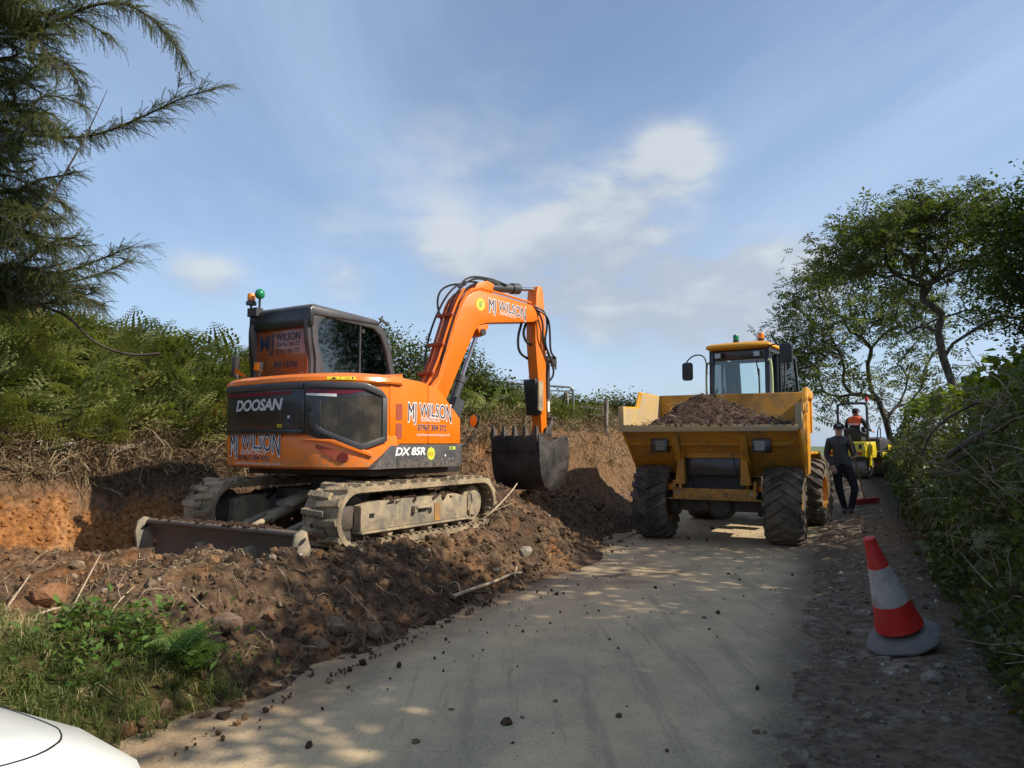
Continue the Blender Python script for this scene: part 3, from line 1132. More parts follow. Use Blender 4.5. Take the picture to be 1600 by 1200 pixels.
def make_frame_side(sx, parent):
    """the steel side frame inside one track, with rollers, idler and drive."""
    xo = sx * 1.10
    xi = sx * 0.80
    f = MB()
    prof = [(-1.02, 0.165), (0.84, 0.155), (0.84, 0.40), (0.60, 0.45), (-0.86, 0.45), (-1.02, 0.42)]
    f.prism(prof, 'x', min(xi, xo), max(xi, xo))
    f.prism([(-1.03, 0.138), (0.86, 0.128), (0.86, 0.152), (-1.03, 0.162)], 'x', min(xi - 0.02 * sx, xo + 0.025 * sx), max(xi - 0.02 * sx, xo + 0.025 * sx))
    s = f.build('side_frame', M['dusty_steel'], parent, bevel=0.008)
    d = MB()
    d.prism(rrect(-0.90, -0.825, 0.29, 0.335, 0.01), 'x', xo - 0.002 * sx, xo + 0.003 * sx)
    d.build('access_hole', M['black'], s, smooth=False)
    d = MB()
    d.prism([(0.10 + 0.04 * math.cos(a), 0.295 + 0.045 * math.sin(a)) for a in np.linspace(0, 2 * math.pi, 14, endpoint=False)], 'x', xo - 0.002 * sx, xo + 0.003 * sx)
    d.build('access_hole', M['black'], s, smooth=False)
    st = MB()
    st.box((xo + 0.03 * sx, -0.08, 0.345), (0.06, 0.26, 0.03))
    st.box((xo + 0.025 * sx, -0.20, 0.325), (0.05, 0.05, 0.07))
    st.box((xo + 0.012 * sx, 0.05, 0.345), (0.03, 0.05, 0.05))
    st.build('step_bracket', M['dusty_steel'], s, bevel=0.005)
    pl = MB()
    pl.box((xo + 0.004 * sx, 0.24, 0.265), (0.006, 0.11, 0.20))
    pl.build('paint_patch', M['yellow_dirty'], s, smooth=False)
    dirt = MB()
    rr = random.Random(5 + sx)
    for k in range(70):
        y = rr.uniform(-0.62, 0.62)
        q = rr.uniform(0.018, 0.045)
        dirt.box((rr.uniform(min(xi, xo) + 0.03, max(xi, xo) - 0.02), y, 0.437 + q * 0.25), (q * 2.4, q * 2.6, q), Euler((rr.random(), rr.random(), rr.random())).to_matrix())
    dirt.build('caked_soil', M['heap'], s, smooth=False, kind='stuff')
    for y in (-0.56, -0.20, 0.12, 0.42, 0.70):
        rb = MB()
        rb.lathe([(0.0, -0.13), (0.045, -0.13), (0.045, -0.09), (0.07, -0.085), (0.07, -0.03), (0.05, -0.02), (0.05, 0.02), (0.07, 0.03), (0.07, 0.085), (0.045, 0.09), (0.045, 0.13), (0, 0.13)],
                 (sx * 0.96, y, 0.125), (1, 0, 0), 14)
        rb.build('track_roller', M['dusty_steel'], parent)
    idl = MB()
    idl.lathe([(0.0, -0.06), (0.10, -0.06), (0.14, -0.03), (0.235, -0.05), (0.235, 0.05), (0.14, 0.03), (0.10, 0.06), (0, 0.06)], (sx * 0.95, -1.08, 0.305), (1, 0, 0), 22)
    idl.build('idler_wheel', M['dirty_steel'], parent)
    drv = MB()
    drv.lathe([(0.0, -0.06), (0.21, -0.06), (0.21, 0.04), (0.15, 0.045), (0.15, 0.075), (0.0, 0.085)], (sx * 0.99, 1.04, 0.31), (sx, 0, 0), 22)
    dw = drv.build('drive_motor', M['dusty_steel'], parent)
    sp = MB()
    for k in range(17):
        a = 2 * math.pi * k / 17
        sp.box((sx * 0.95, 1.04 + 0.225 * math.cos(a), 0.31 + 0.225 * math.sin(a)), (0.05, 0.05, 0.035), Euler((a, 0, 0)).to_matrix())
    sp.build('sprocket_teeth', M['dirty_steel'], dw, kind='stuff')
    tb = MB()
    tb.tube([(xo + 0.02 * sx, 0.86, 0.44), (xo + 0.02 * sx, 0.90, 0.43), (xo + 0.02 * sx, 0.92, 0.33), (xo + 0.02 * sx, 0.87, 0.26), (xo + 0.02 * sx, 0.87, 0.15)], 0.012, 6)
    tb.build('guard_bar', M['dusty_steel'], parent)


for sx in (-1, 1):
    make_track(sx * 0.925, EXC)
    make_frame_side(sx, EXC)

u = MB()
u.box((0, 0, 0.40), (1.5, 0.95, 0.24))
u.prism([(-0.55, -0.75), (0.55, -0.75), (0.78, -0.45), (0.78, 0.45), (0.55, 0.75), (-0.55, 0.75), (-0.78, 0.45), (-0.78, -0.45)], 'z', 0.30, 0.42)
u.build('car_body', M['dirty_steel'], EXC, bevel=0.02)
u = MB()
u.lathe([(0, 0.50), (0.46, 0.50), (0.46, 0.66), (0.40, 0.67), (0.40, 0.80), (0, 0.80)], n=32)
u.build('slew_ring', M['plastic'], EXC)

# blade at the rear of the tracks: a curved plate between two end plates, on two arms
bl = MB()
arc = []
for k in range(7):
    t = k / 6
    z = -0.27 + 0.49 * t
    arc.append((-1.80 - 0.10 * (1 - (2 * t - 1) ** 2) * -1 - 0.03 * t, z))
back = [(y + 0.03, z) for y, z in arc]
bl.prism(arc + back[::-1], 'x', -1.15, 1.15)
BLADE = bl.build('dozer_blade', M['blade'], EXC, bevel=0.004)
tp = MB()
tp.cyl((-1.13, -1.82, 0.225), (1.13, -1.82, 0.225), 0.030, 10)
tp.build('top_tube', M['blade'], BLADE)
for sx in (-1, 1):
    e = MB()
    e.prism([(-1.76, -0.27), (-1.90, -0.27), (-1.93, -0.05), (-1.96, 0.13), (-1.93, 0.235), (-1.86, 0.275), (-1.80, 0.255), (-1.755, 0.10)], 'x', sx * 1.15, sx * 1.18)
    ep = e.build('end_plate', M['dusty_steel'], BLADE, bevel=0.006)
    d = MB()
    d.prism([(-1.86 + 0.045 * math.cos(a) + 0.0, 0.17 + 0.022 * math.sin(a) + 0.5 * 0.045 * math.cos(a)) for a in np.linspace(0, 2 * math.pi, 14, endpoint=False)], 'x', min(sx * 1.147, sx * 1.1835), max(sx * 1.147, sx * 1.1835))
    d.build('end_plate_slot', M['black'], BLADE, smooth=False)
e = MB()
e.box((1.1815, -1.868, 0.03), (0.003, 0.03, 0.075))
e.build('white_tag', M['white_decal'], BLADE, smooth=False)
for sx in (-1, 1):
    a = MB()
    a.bar((sx * 0.36, -1.78, -0.02), (sx * 0.42, -0.60, 0.30), 0.11, 0.13)
    a.build('blade_arm', M['dusty_steel'], EXC, bevel=0.012)
a = MB()
a.cyl((0, -1.72, 0.10), (0, -1.10, 0.30), 0.032, 10)
a.cyl((0, -1.20, 0.27), (0, -0.52, 0.47), 0.060, 12)
a.build('blade_ram', M['dusty_steel'], EXC)
a = MB()
a.box((0.02, -0.86, 0.44), (0.26, 0.36, 0.05), Euler((R(16), 0, 0)).to_matrix())
a.build('ram_cover', M['dusty_steel'], EXC, bevel=0.01)
a = MB()
rr = random.Random(3)
for k in range(90):
    x = rr.uniform(-0.95, 0.85)
    q = rr.uniform(0.012, 0.03)
    a.box((x, -1.79 + rr.uniform(-0.03, 0.05), 0.245 + q * 0.2), (q * 2.2, q * 2.2, q), Euler((rr.random(), rr.random(), rr.random())).to_matrix())
a.build('loose_soil', M['heap'], BLADE, smooth=False, kind='stuff')

# ---- upper structure: plan outline of the tail, from the left corner round the back to the right side
PLAN = [(-1.04, -0.45), (-1.03, -0.80), (-0.96, -1.02), (-0.74, -1.12), (0.0, -1.215), (0.46, -1.21), (0.74, -1.12), (0.98, -0.92), (1.085, -0.66), (1.10, -0.45)]
PD = [Vector((x, y, 0)) for x, y in PLAN]
PD = [PD[0]] + chaikin(PD[1:-1], 2) + [PD[-1]]
PL = [0.0]
for a, b in zip(PD, PD[1:]):
    PL.append(PL[-1] + (b - a).length)


def pt_of(t, off=0.0):
    """point of the tail outline at length t, pushed outwards by off."""
    t = max(0.0, min(PL[-1] - 1e-6, t))
    k = 0
    while PL[k + 1] < t:
        k += 1
    u = (t - PL[k]) / (PL[k + 1] - PL[k])
    p = PD[k].lerp(PD[k + 1], u)
    # blend the normals of the neighbouring segments so the panel bends smoothly
    def nrm(i):
        i = max(0, min(len(PD) - 2, i))
        d = (PD[i + 1] - PD[i]).normalized()
        return Vector((d.y, -d.x, 0))
    n = nrm(k) * 0.6 + (nrm(k - 1) * (1 - u) + nrm(k + 1) * u) * 0.4
    n.normalize()
    return p + n * off


def t_of(x, y):
    best = min(range(len(PD)), key=lambda i: (PD[i] - Vector((x, y, 0))).length)
    return PL[best]


T_L, T_SEAM, T_SIDE, T_END = t_of(-1.0, -0.92), t_of(0.50, -1.2), t_of(1.07, -0.70), PL[-1]


def wrap_panel(name, t0, t1, lo, hi, off, mat, parent, thick=0.02, n=26, bevel=0.0):
    """a sheet wrapped round the tail between lower and upper edge functions of t."""
    b = MB()
    rows = []
    for i in range(n + 1):
        t = t0 + (t1 - t0) * i / n
        a, c = pt_of(t, off), pt_of(t, off - thick)
        l, h = lo(t), hi(t)
        rows.append([(a.x, a.y, l), (a.x, a.y, h), (c.x, c.y, h), (c.x, c.y, l)])
    b.loft(rows)
    return b.build(name, mat, parent, bevel=bevel, angle=40)


def plin(*pts):
    xs, ys = [p[0] for p in pts], [p[1] for p in pts]
    return lambda t: float(np.interp(t, xs, ys))


def slab(z0, z1, off0, off1=None, y_front=-0.45):
    off1 = off0 if off1 is None else off1
    rings = []
    for z, off in ((z0, off0), (z1, off1)):
        ring = [pt_of(PL[-1] * i / 40, off) for i in range(41)]
        rings.append([(p.x, p.y, z) for p in ring] + [(1.10, y_front, z), (-1.04, y_front, z)])
    return rings


b = MB()
b.loft(slab(0.80, 1.70, 0.0))
BODY = b.build('engine_housing', M['orange'], EXC, angle=35)
# lower counterweight, a little proud, with lifted right part and two towing recesses
b = MB()
rings = []
for z, off in ((0.775, -0.03), (0.80, 0.012), (1.08, 0.022), (1.125, 0.004)):
    rings.append([(p.x, p.y, z) for p in [pt_of(T_END * 0.985 * i / 44, off) for i in range(45)]] + [(1.0, -0.5, z), (-1.0, -0.5, z)])
b.loft(rings)
CW = b.build('counterweight', M['orange'], EXC, angle=35)
tr = t_of(0.76, -1.1) + 0.09
b = MB()
rows = []
cavity = wrap_panel('towing_recess', tr - 0.26, tr + 0.07, plin((tr - 0.26, 1.0), (tr - 0.05, 0.865), (tr + 0.07, 0.865)), plin((tr - 0.26, 1.035), (tr + 0.02, 0.95), (tr + 0.07, 0.93)), 0.0245, M['vent_red'], CW, 0.003)
for tt, w in ((tr + 0.015, 0.05), (t_of(-1.0, -0.95), 0.04)):
    q, q2 = pt_of(tt, 0.030), pt_of(tt, 0.010)
    d = (pt_of(tt + 0.05, 0.0) - pt_of(tt - 0.05, 0.0)).normalized()
    c = MB()
    nn = 18
    c.loft([[q2 + d * w * math.cos(a) + Vector((0, 0, 0.90 + 0.05 * math.sin(a))) for a in np.linspace(0, 2 * math.pi, nn, endpoint=False)],
            [q + d * w * math.cos(a) + Vector((0, 0, 0.90 + 0.05 * math.sin(a))) for a in np.linspace(0, 2 * math.pi, nn, endpoint=False)]])
    c.build('towing_hole', M['hole'], CW)
# raised brow over the recess
wrap_panel('counterweight_brow', tr - 0.42, tr + 0.30, plin((tr - 0.42, 1.075), (tr - 0.12, 1.05), (tr + 0.30, 0.90)), plin((tr - 0.42, 1.085), (tr - 0.05, 1.085), (tr + 0.30, 0.945)), 0.045, M['orange'], CW, 0.03, bevel=0.008)

# black engine door with its brow, red stripe and lettering
DOOR = wrap_panel('engine_door', T_L, T_SEAM - 0.006, plin((0, 1.135)), plin((0, 1.675)), 0.030, M['black'], EXC, 0.03, bevel=0.006)
wrap_panel('door_lower_lip', T_L, T_SEAM - 0.006, plin((0, 1.135)), plin((0, 1.185)), 0.046, M['black'], DOOR, 0.02, bevel=0.006)
wrap_panel('door_brow', T_L - 0.03, T_SEAM - 0.006, plin((0, 1.605)), plin((0, 1.675)), 0.050, M['charcoal'], DOOR, 0.03, bevel=0.010)
wrap_panel('red_stripe', T_L + 0.14, T_SEAM - 0.16, plin((0, 1.545)), plin((0, 1.585)), 0.0325, M['red_decal'], DOOR, 0.002)

# angular black surround of the corner window, its mesh pane and trims
t0, t1 = T_SEAM, t_of(1.09, -0.64)
dt = t1 - t0
SUR = wrap_panel('corner_window_surround', t0 + 0.006, t1,
                 plin((t0, 1.14), (t0 + 0.12 * dt, 1.11), (t0 + 0.68 * dt, 0.965), (t0 + 0.96 * dt, 1.04), (t1, 1.07)),
                 plin((t0, 1.675), (t0 + 0.72 * dt, 1.66), (t0 + 0.95 * dt, 1.585), (t1, 1.50)), 0.030, M['black'], EXC, 0.03, bevel=0.006)
wrap_panel('window_mesh', t0 + 0.20 * dt, t0 + 0.955 * dt,
           plin((t0 + 0.20 * dt, 1.28), (t0 + 0.28 * dt, 1.17), (t0 + 0.68 * dt, 1.035), (t0 + 0.955 * dt, 1.10)),
           plin((t0 + 0.20 * dt, 1.36), (t0 + 0.32 * dt, 1.505), (t0 + 0.86 * dt, 1.535), (t0 + 0.955 * dt, 1.50)), 0.036, M['grille'], SUR, 0.004)
# charcoal bezel round the mesh: left-hand bevelled arm, bottom arm, right arm, brow
wrap_panel('window_bezel', t0 + 0.09 * dt, t0 + 0.22 * dt, plin((t0 + 0.09 * dt, 1.225), (t0 + 0.22 * dt, 1.115)), plin((t0 + 0.09 * dt, 1.34), (t0 + 0.22 * dt, 1.505)), 0.046, M['charcoal'], SUR, 0.02, bevel=0.007)
wrap_panel('window_bezel', t0 + 0.16 * dt, t0 + 0.98 * dt, plin((t0 + 0.16 * dt, 1.165), (t0 + 0.68 * dt, 0.97), (t0 + 0.98 * dt, 1.055)),
           plin((t0 + 0.16 * dt, 1.245), (t0 + 0.28 * dt, 1.175), (t0 + 0.68 * dt, 1.035), (t0 + 0.94 * dt, 1.105), (t0 + 0.98 * dt, 1.13)), 0.048, M['charcoal'], SUR, 0.02, bevel=0.007)
wrap_panel('window_bezel', t0 + 0.94 * dt, t0 + 1.0 * dt, plin((t0, 1.06)), plin((t0, 1.52)), 0.047, M['charcoal'], SUR, 0.02, bevel=0.006)
wrap_panel('surround_brow', t0 + 0.006, t0 + 0.99 * dt, plin((t0, 1.605), (t0 + 0.70 * dt, 1.60), (t0 + 0.99 * dt, 1.50)),
           plin((t0, 1.676), (t0 + 0.72 * dt, 1.664), (t0 + 0.93 * dt, 1.60), (t0 + 0.99 * dt, 1.53)), 0.050, M['charcoal'], SUR, 0.03, bevel=0.010)
wrap_panel('red_stripe', t0 + 0.03 * dt, t0 + 0.72 * dt, plin((t0 + 0.03 * dt, 1.555), (t0 + 0.5 * dt, 1.54), (t0 + 0.72 * dt, 1.58)), plin((t0, 1.592)), 0.0335, M['red_decal'], SUR, 0.002)
wrap_panel('white_stripe', t0 + 0.03 * dt, t0 + 0.40 * dt, plin((t0, 1.535), (t0 + 0.40 * dt, 1.515)), plin((t0, 1.556), (t0 + 0.40 * dt, 1.545)), 0.0345, M['white_decal'], SUR, 0.002)
wrap_panel('door_latch', t0 + 0.05 * dt, t0 + 0.085 * dt, plin((t0, 1.365)), plin((t0, 1.475)), 0.038, M['plastic'], SUR, 0.01, bevel=0.004)
p = pt_of(T_SEAM, 0.031)
b = MB()
b.box((p.x, p.y, 1.405), (0.010, 0.010, 0.53), Euler((0, 0, R(5))).to_matrix())
b.build('door_hinge', M['cylgrey'], EXC, bevel=0.003)

# hood: lipped orange lid over the engine, its right edge runs forward along the side
b = MB()
rings = slab(1.665, 1.685, 0.035, 0.045, -0.40) + slab(1.725, 1.765, 0.030, -0.05, -0.40) + slab(1.79, 1.79, -0.28, -0.28, -0.40)[:1]
b.loft(rings)
HOOD = b.build('hood', M['orange'], EXC, angle=32)
b = MB()
b.prism([(-0.50, 0.80), (0.70, 0.80), (0.70, 1.31), (0.26, 1.665), (-0.06, 1.735), (-0.50, 1.765)], 'x', 0.06, 1.07)
b.build('side_body', M['orange'], EXC, bevel=0.03)


# two side doors in front of the corner window, each its own panel with the seam between them
def side_door(y0, y1, zt):
    b = MB()
    b.prism([(y0, 1.035)] + [(y1, 1.035)] + zt, 'x', 1.055, 1.10)
    return b.build('side_door', M['orange'], EXC, bevel=0.010)


SD1 = side_door(-0.60, 0.055, [(0.055, 1.702), (-0.06, 1.725), (-0.60, 1.752)])
SD2 = side_door(0.063, 0.690, [(0.690, 1.33), (0.60, 1.40), (0.27, 1.655), (0.063, 1.700)])
for z0, z1 in ((1.29, 1.465), (1.09, 1.255)):
    b = MB()
    b.prism(rrect(-0.505, -0.405, z0, z1, 0.015), 'x', 1.098, 1.1045)
    b.build('side_vent', M['vent_red'], SD1, smooth=False)
b = MB()
b.prism([(-0.86, 0.775), (-0.50, 0.775), (-0.50, 1.02), (-0.60, 1.02)], 'x', 1.02, 1.118)
b.build('skirt_corner', M['grey_skirt'], EXC, bevel=0.008)
b = MB()
b.prism([(-0.494, 0.775), (0.66, 0.765), (0.70, 0.82), (0.695, 1.028), (-0.494, 1.028)], 'x', 1.02, 1.118)
SK = b.build('side_skirt', M['grey_skirt'], EXC, bevel=0.010)
for y_, z_, r_ in ((0.36, 0.90, 0.013), (0.44, 0.865, 0.006), (0.50, 0.865, 0.006)):
    b = MB()
    b.cyl((1.117, y_, z_), (1.1222, y_, z_), r_, 8)
    b.build('skirt_bolt', M['white_decal'], SK)

# floor plate and front deck below the cab
b = MB()
b.box((-0.02, 0.10, 0.735), (1.9, 1.6, 0.09))
b.box((-0.52, 0.10, 0.88), (0.98, 1.66, 0.22))
b.box((0.30, 0.80, 0.85), (0.55, 0.36, 0.25))
b.build('floor_frame', M['plastic'], EXC, bevel=0.015)

# ---- cab
CAB = MB()
out_r = [(-0.60, 1.62), (-0.60, 2.02), (-0.66, 2.25), (-0.68, 2.52), (-0.62, 2.60), (0.42, 2.565), (0.58, 2.46), (0.69, 2.25), (0.78, 1.95), (0.84, 1.62), (0.80, 0.98), (-0.55, 0.98)]
in_r = [(-0.45, 1.62), (-0.47, 1.95), (-0.565, 2.15), (-0.575, 2.40), (-0.46, 2.50), (0.36, 2.475), (0.50, 2.40), (0.60, 2.22), (0.69, 1.93), (0.74, 1.62), (0.70, 1.25), (-0.42, 1.25)]
CAB.ring(out_r, in_r, 'x', -0.055, 0.0)
CAB.ring(out_r, in_r, 'x', -1.01, -0.955)
for y, z, s in ((-0.615, 2.57, 0.06), (0.50, 2.50, 0.07), (0.81, 1.15, 0.06)):
    CAB.box((-0.505, y, z), (0.90, s, s))
CAB.box((-0.505, -0.56, 1.30), (0.90, 0.06, 0.70))
cab_frame = CAB.build('cab_frame', M['charcoal'], EXC, bevel=0.014, seg=2)
b = MB()
b.loft([[(-1.03, -0.70, 2.50), (0.02, -0.70, 2.50), (0.02, 0.46, 2.53), (-1.03, 0.46, 2.53)],
        [(-1.03, -0.70, 2.60), (0.02, -0.70, 2.60), (0.02, 0.44, 2.575), (-1.03, 0.44, 2.575)],
        [(-0.98, -0.64, 2.635), (-0.03, -0.64, 2.635), (-0.03, 0.36, 2.605), (-0.98, 0.36, 2.605)]])
b.build('cab_roof', M['charcoal'], EXC, bevel=0.02)
b = MB()
b.box((-0.50, -0.685, 2.475), (1.04, 0.06, 0.21))
b.build('roof_rear_band', M['black'], EXC, bevel=0.02)
b = MB()
b.box((-0.505, -0.655, 2.11), (0.86, 0.012, 0.56))
RW = b.build('rear_window', M['vinyl'], EXC, bevel=0.003)
for x0 in (-0.96, -0.06):
    b = MB()
    b.tube(chaikin([(x0 - 0.02, -0.60, 1.70), (x0 - 0.02, -0.60, 2.0), (x0, -0.67, 2.2), (x0, -0.69, 2.45)], 2), 0.045, 8)
    b.build('rear_pillar', M['charcoal'], EXC)
b = MB()
b.tube(chaikin([(-1.22, -0.44, 1.74), (-1.18, -0.52, 2.1), (-1.10, -0.60, 2.46), (-0.98, -0.64, 2.56)], 2), 0.042, 8)
b.build('left_grab_rail', M['black'], EXC)
for x in (-0.030, -0.985):
    b = MB()
    b.prism([(y * 0.995, z * 0.998) for y, z in in_r], 'x', x - 0.003, x + 0.003)
    b.build('side_glass', M['cabglass'], EXC, smooth=False)
b = MB()
b.box((-0.028, 0.14, 2.0), (0.022, 0.026, 0.97))
b.build('window_slider_bar', M['plastic'], EXC)
b = MB()
b.box((-0.03, 0.19, 2.42), (0.03, 0.05, 0.05))
b.build('window_latch', M['plastic'], EXC)
b = MB()
b.add([(-0.95, 0.50, 2.47), (-0.06, 0.50, 2.47), (-0.06, 0.82, 1.30), (-0.95, 0.82, 1.30)], [(0, 1, 2, 3)])
b.build('windscreen', M['cabglass'], EXC, smooth=False)
b = MB()
b.box((-0.50, -0.10, 1.33), (0.50, 0.50, 0.12))
b.box((-0.50, -0.34, 1.72), (0.48, 0.12, 0.70), Euler((R(-8), 0, 0)).to_matrix())
b.box((-0.50, -0.40, 2.16), (0.28, 0.10, 0.22), Euler((R(-8), 0, 0)).to_matrix())
seat = b.build('operator_seat', M['fabric'], EXC, bevel=0.04, seg=3)
for sx in (-0.32, 0.32):
    b = MB()
    b.box((-0.50 + sx, -0.02, 1.50), (0.12, 0.52, 0.14))
    b.cyl((-0.50 + sx, 0.18, 1.55), (-0.50 + sx, 0.20, 1.74), 0.015, 8)
    b.box((-0.50 + sx, 0.20, 1.78), (0.045, 0.055, 0.10))
    b.build('armrest_console', M['plastic'], EXC, bevel=0.015)
b = MB()
b.box((-0.52, -0.1, 2.49), (0.85, 0.95, 0.03))
b.tube(chaikin([(-0.90, -0.55, 2.42), (-0.90, 0.2, 2.44), (-0.88, 0.62, 2.2), (-0.88, 0.76, 1.6)], 2), 0.04, 8)
b.build('cab_lining', M['plastic'], EXC, bevel=0.01)
b = MB()
b.cyl((-0.04, 0.52, 2.57), (-0.02, 0.54, 2.66), 0.010, 6)
b.bar((-0.02, 0.48, 2.62), (0.02, 0.62, 2.55), 0.02, 0.03)
b.build('roof_bracket', M['plastic'], EXC)
# beacons on the left rear corner of the cab
b = MB()
b.box((-0.93, -0.70, 2.60), (0.16, 0.10, 0.10))
b.tube([(-1.02, -0.68, 2.58), (-1.03, -0.68, 2.66), (-1.03, -0.68, 2.72)], 0.014, 6)
b.tube([(-0.88, -0.68, 2.62), (-0.88, -0.68, 2.78)], 0.014, 6)
b.build('beacon_bracket', M['plastic'], EXC)
b = MB()
b.lathe([(0, 0.0), (0.062, 0.0), (0.062, 0.035), (0.045, 0.05), (0, 0.05)], (-1.03, -0.68, 2.705), n=16)
b.build('beacon_base', M['black'], EXC)
b = MB()
b.lathe([(0.046, 0.0), (0.046, 0.075), (0.038, 0.088), (0, 0.09)], (-1.03, -0.68, 2.757), n=16)
b.build('amber_beacon', M['amber'], EXC)
b = MB()
b.lathe([(0, 0.0), (0.035, 0.006), (0.055, 0.03), (0.060, 0.06), (0.050, 0.095), (0.028, 0.117), (0, 0.123)], (-0.88, -0.68, 2.765), n=16)
b.build('green_beacon', M['green_lens'], EXC)

# mirrors and rear work lamp on the hood
b = MB()
b.tube([(-0.86, -0.98, 1.76), (-0.88, -0.98, 1.84)], 0.015, 6)
b.box((-0.89, -0.99, 1.93), (0.05, 0.10, 0.24), Euler((R(10), R(8), R(30))).to_matrix())
b.build('hood_mirror', M['plastic'], EXC, bevel=0.015)
b = MB()
b.loft([[(-0.86, -1.02, 1.90), (-0.84, -1.02, 1.86), (-0.86, -1.02, 1.84)], [(-0.68, -1.06, 1.83), (-0.62, -1.06, 1.80), (-0.66, -1.06, 1.79)], [(-0.60, -1.06, 1.79), (-0.59, -1.06, 1.785), (-0.60, -1.06, 1.78)]])
b.build('mirror_shell', M['orange'], EXC)
b = MB()
b.tube([(-0.47, -1.0, 1.76), (-0.47, -1.0, 1.83)], 0.012, 6)
b.box((-0.485, -1.0, 1.90), (0.10, 0.05, 0.11), Euler((0, R(8), 0)).to_matrix())
wl_ = b.build('work_lamp', M['black'], EXC, bevel=0.01)
b = MB()
b.box((-0.485, -1.028, 1.90), (0.075, 0.006, 0.085), Euler((0, R(8), 0)).to_matrix())
b.build('lamp_lens', M['amber'], wl_, smooth=False)
# front right mirror on a bent arm
b = MB()
b.tube(chaikin([(1.06, 0.66, 0.98), (1.16, 0.74, 1.02), (1.22, 0.80, 1.12), (1.22, 0.82, 1.20)], 2), 0.014, 6)
b.build('mirror_arm', M['rubber'], EXC)
b = MB()
b.lathe([(0, 0.0), (0.072, 0.0), (0.085, 0.018), (0.06, 0.04), (0, 0.05)], (1.22, 0.80, 1.31), (0.35, 0.94, 0), 18)
mr = b.build('front_mirror', M['black'], EXC)
b = MB()
b.lathe([(0, 0.0), (0.070, 0.001), (0.07, 0.003), (0, 0.004)], (1.2187, 0.7965, 1.31), (-0.35, -0.94, 0), 18)
b.build('mirror_back', M['amber'], mr)

# ---- boom, swung a few degrees to the right on its post
BM = Matrix.Rotation(R(-12), 4, 'Z')
b = MB(BM)
b.box((0, 0.88, 0.92), (0.36, 0.42, 0.42))
b.cyl((0, 0.98, 0.70), (0, 0.98, 1.28), 0.13, 18)
b.box((0.0, 1.10, 1.15), (0.36, 0.30, 0.36))
b.build('boom_post', M['plastic'], EXC, bevel=0.02)
boom_out = [(0.86, 1.24), (0.92, 1.52), (1.27, 1.90), (1.42, 2.30), (1.58, 2.73), (1.67, 2.93), (1.76, 3.05), (1.88, 3.145), (2.02, 3.19), (2.50, 3.168), (3.08, 3.13), (3.26, 3.08), (3.28, 3.0),
            (3.26, 2.92), (3.14, 2.87), (2.60, 2.80), (2.14, 2.735), (2.03, 2.70), (1.92, 2.60), (1.72, 2.24), (1.55, 1.92), (1.36, 1.56), (1.22, 1.26), (1.04, 1.16)]
b = MB(BM)
b.prism(boom_out, 'x', -0.135, 0.135)
BOOM = b.build('boom', M['orange_old'], EXC, bevel=0.010, angle=30)
cap = [(0.905, 1.54), (1.255, 1.91), (1.56, 2.74), (1.655, 2.95), (1.75, 3.07), (1.87, 3.165), (2.02, 3.212), (2.50, 3.19), (3.10, 3.15)]
for x in (-0.15, 0.145):                                            # side flanges and steel pipe runs along the back of the boom
    b = MB(BM)
    b.tube([(x, y - 0.012, z + 0.004) for y, z in cap], 0.016, 6)
    b.build('pipe_run', M['orange_old'], BOOM)
for k, x in enumerate((-0.09, -0.03, 0.035, 0.095)):
    b = MB(BM)
    b.tube(chaikin([(x, 0.92, 1.60), (x, 1.20, 1.95), (x, 1.50, 2.74), (x * 1.1, 1.60, 2.98), (x, 1.74, 3.12 + 0.02 * k)], 1), 0.017, 6)
    b.build('back_pipe', M['orange_old'] if k % 2 else M['vent_red'], BOOM)
for y, z in ((1.17, 1.96), (1.34, 2.36), (1.50, 2.78)):
    b = MB(BM)
    b.bar((-0.16, y - 0.02, z + 0.0), (0.155, y - 0.02, z + 0.0), 0.05, 0.045)
    b.build('pipe_clamp', M['vent_red'], BOOM, bevel=0.006)
hoses = [[(-0.10, 1.25, 1.85), (-0.20, 1.28, 2.2), (-0.19, 1.42, 2.7), (-0.10, 1.66, 3.2), (-0.04, 2.0, 3.36), (0.0, 2.3, 3.30)],
         [(-0.04, 1.30, 2.05), (0.02, 1.42, 2.5), (-0.04, 1.58, 2.95), (0.05, 1.78, 3.27), (0.06, 2.05, 3.39), (0.06, 2.42, 3.36)],
         [(0.10, 1.32, 2.1), (0.06, 1.44, 2.56), (0.11, 1.60, 2.98), (0.04, 1.82, 3.20), (-0.02, 2.1, 3.33)],
         [(-0.12, 1.52, 2.72), (-0.20, 1.50, 2.95), (-0.22, 1.56, 3.16), (-0.16, 1.72, 3.27), (-0.06, 1.92, 3.28)],
         [(0.0, 1.72, 3.20), (-0.02, 1.92, 3.40), (0.04, 2.30, 3.42), (0.08, 2.62, 3.36)],
         [(0.12, 1.24, 1.9), (0.15, 1.36, 2.25), (0.11, 1.48, 2.6), (0.14, 1.60, 2.9)]]
for h in hoses:
    b = MB(BM)
    b.tube(chaikin(h, 3), 0.015, 6)
    b.build('hydraulic_hose', M['rubber'], BOOM)
b = MB(BM)
b.prism([(1.90, 3.15), (2.02, 3.30), (2.20, 3.36), (2.34, 3.33), (2.30, 3.18)], 'x', -0.09, -0.05)
b.prism([(1.90, 3.15), (2.02, 3.30), (2.20, 3.36), (2.34, 3.33), (2.30, 3.18)], 'x', 0.05, 0.09)
b.prism([(1.98, 2.66), (2.10, 2.74), (2.22, 2.72), (2.14, 2.58), (2.06, 2.53)], 'x', -0.11, 0.11)
b.build('cylinder_bracket', M['orange_old'], BOOM, bevel=0.006)
b = MB(BM)
b.cyl((-0.13, 2.09, 2.60), (0.13, 2.09, 2.60), 0.05, 14)
b.build('boom_pin', M['plastic'], BOOM)
b = MB(BM)
b.cyl((0, 2.18, 3.275), (0, 2.84, 3.355), 0.066, 16)
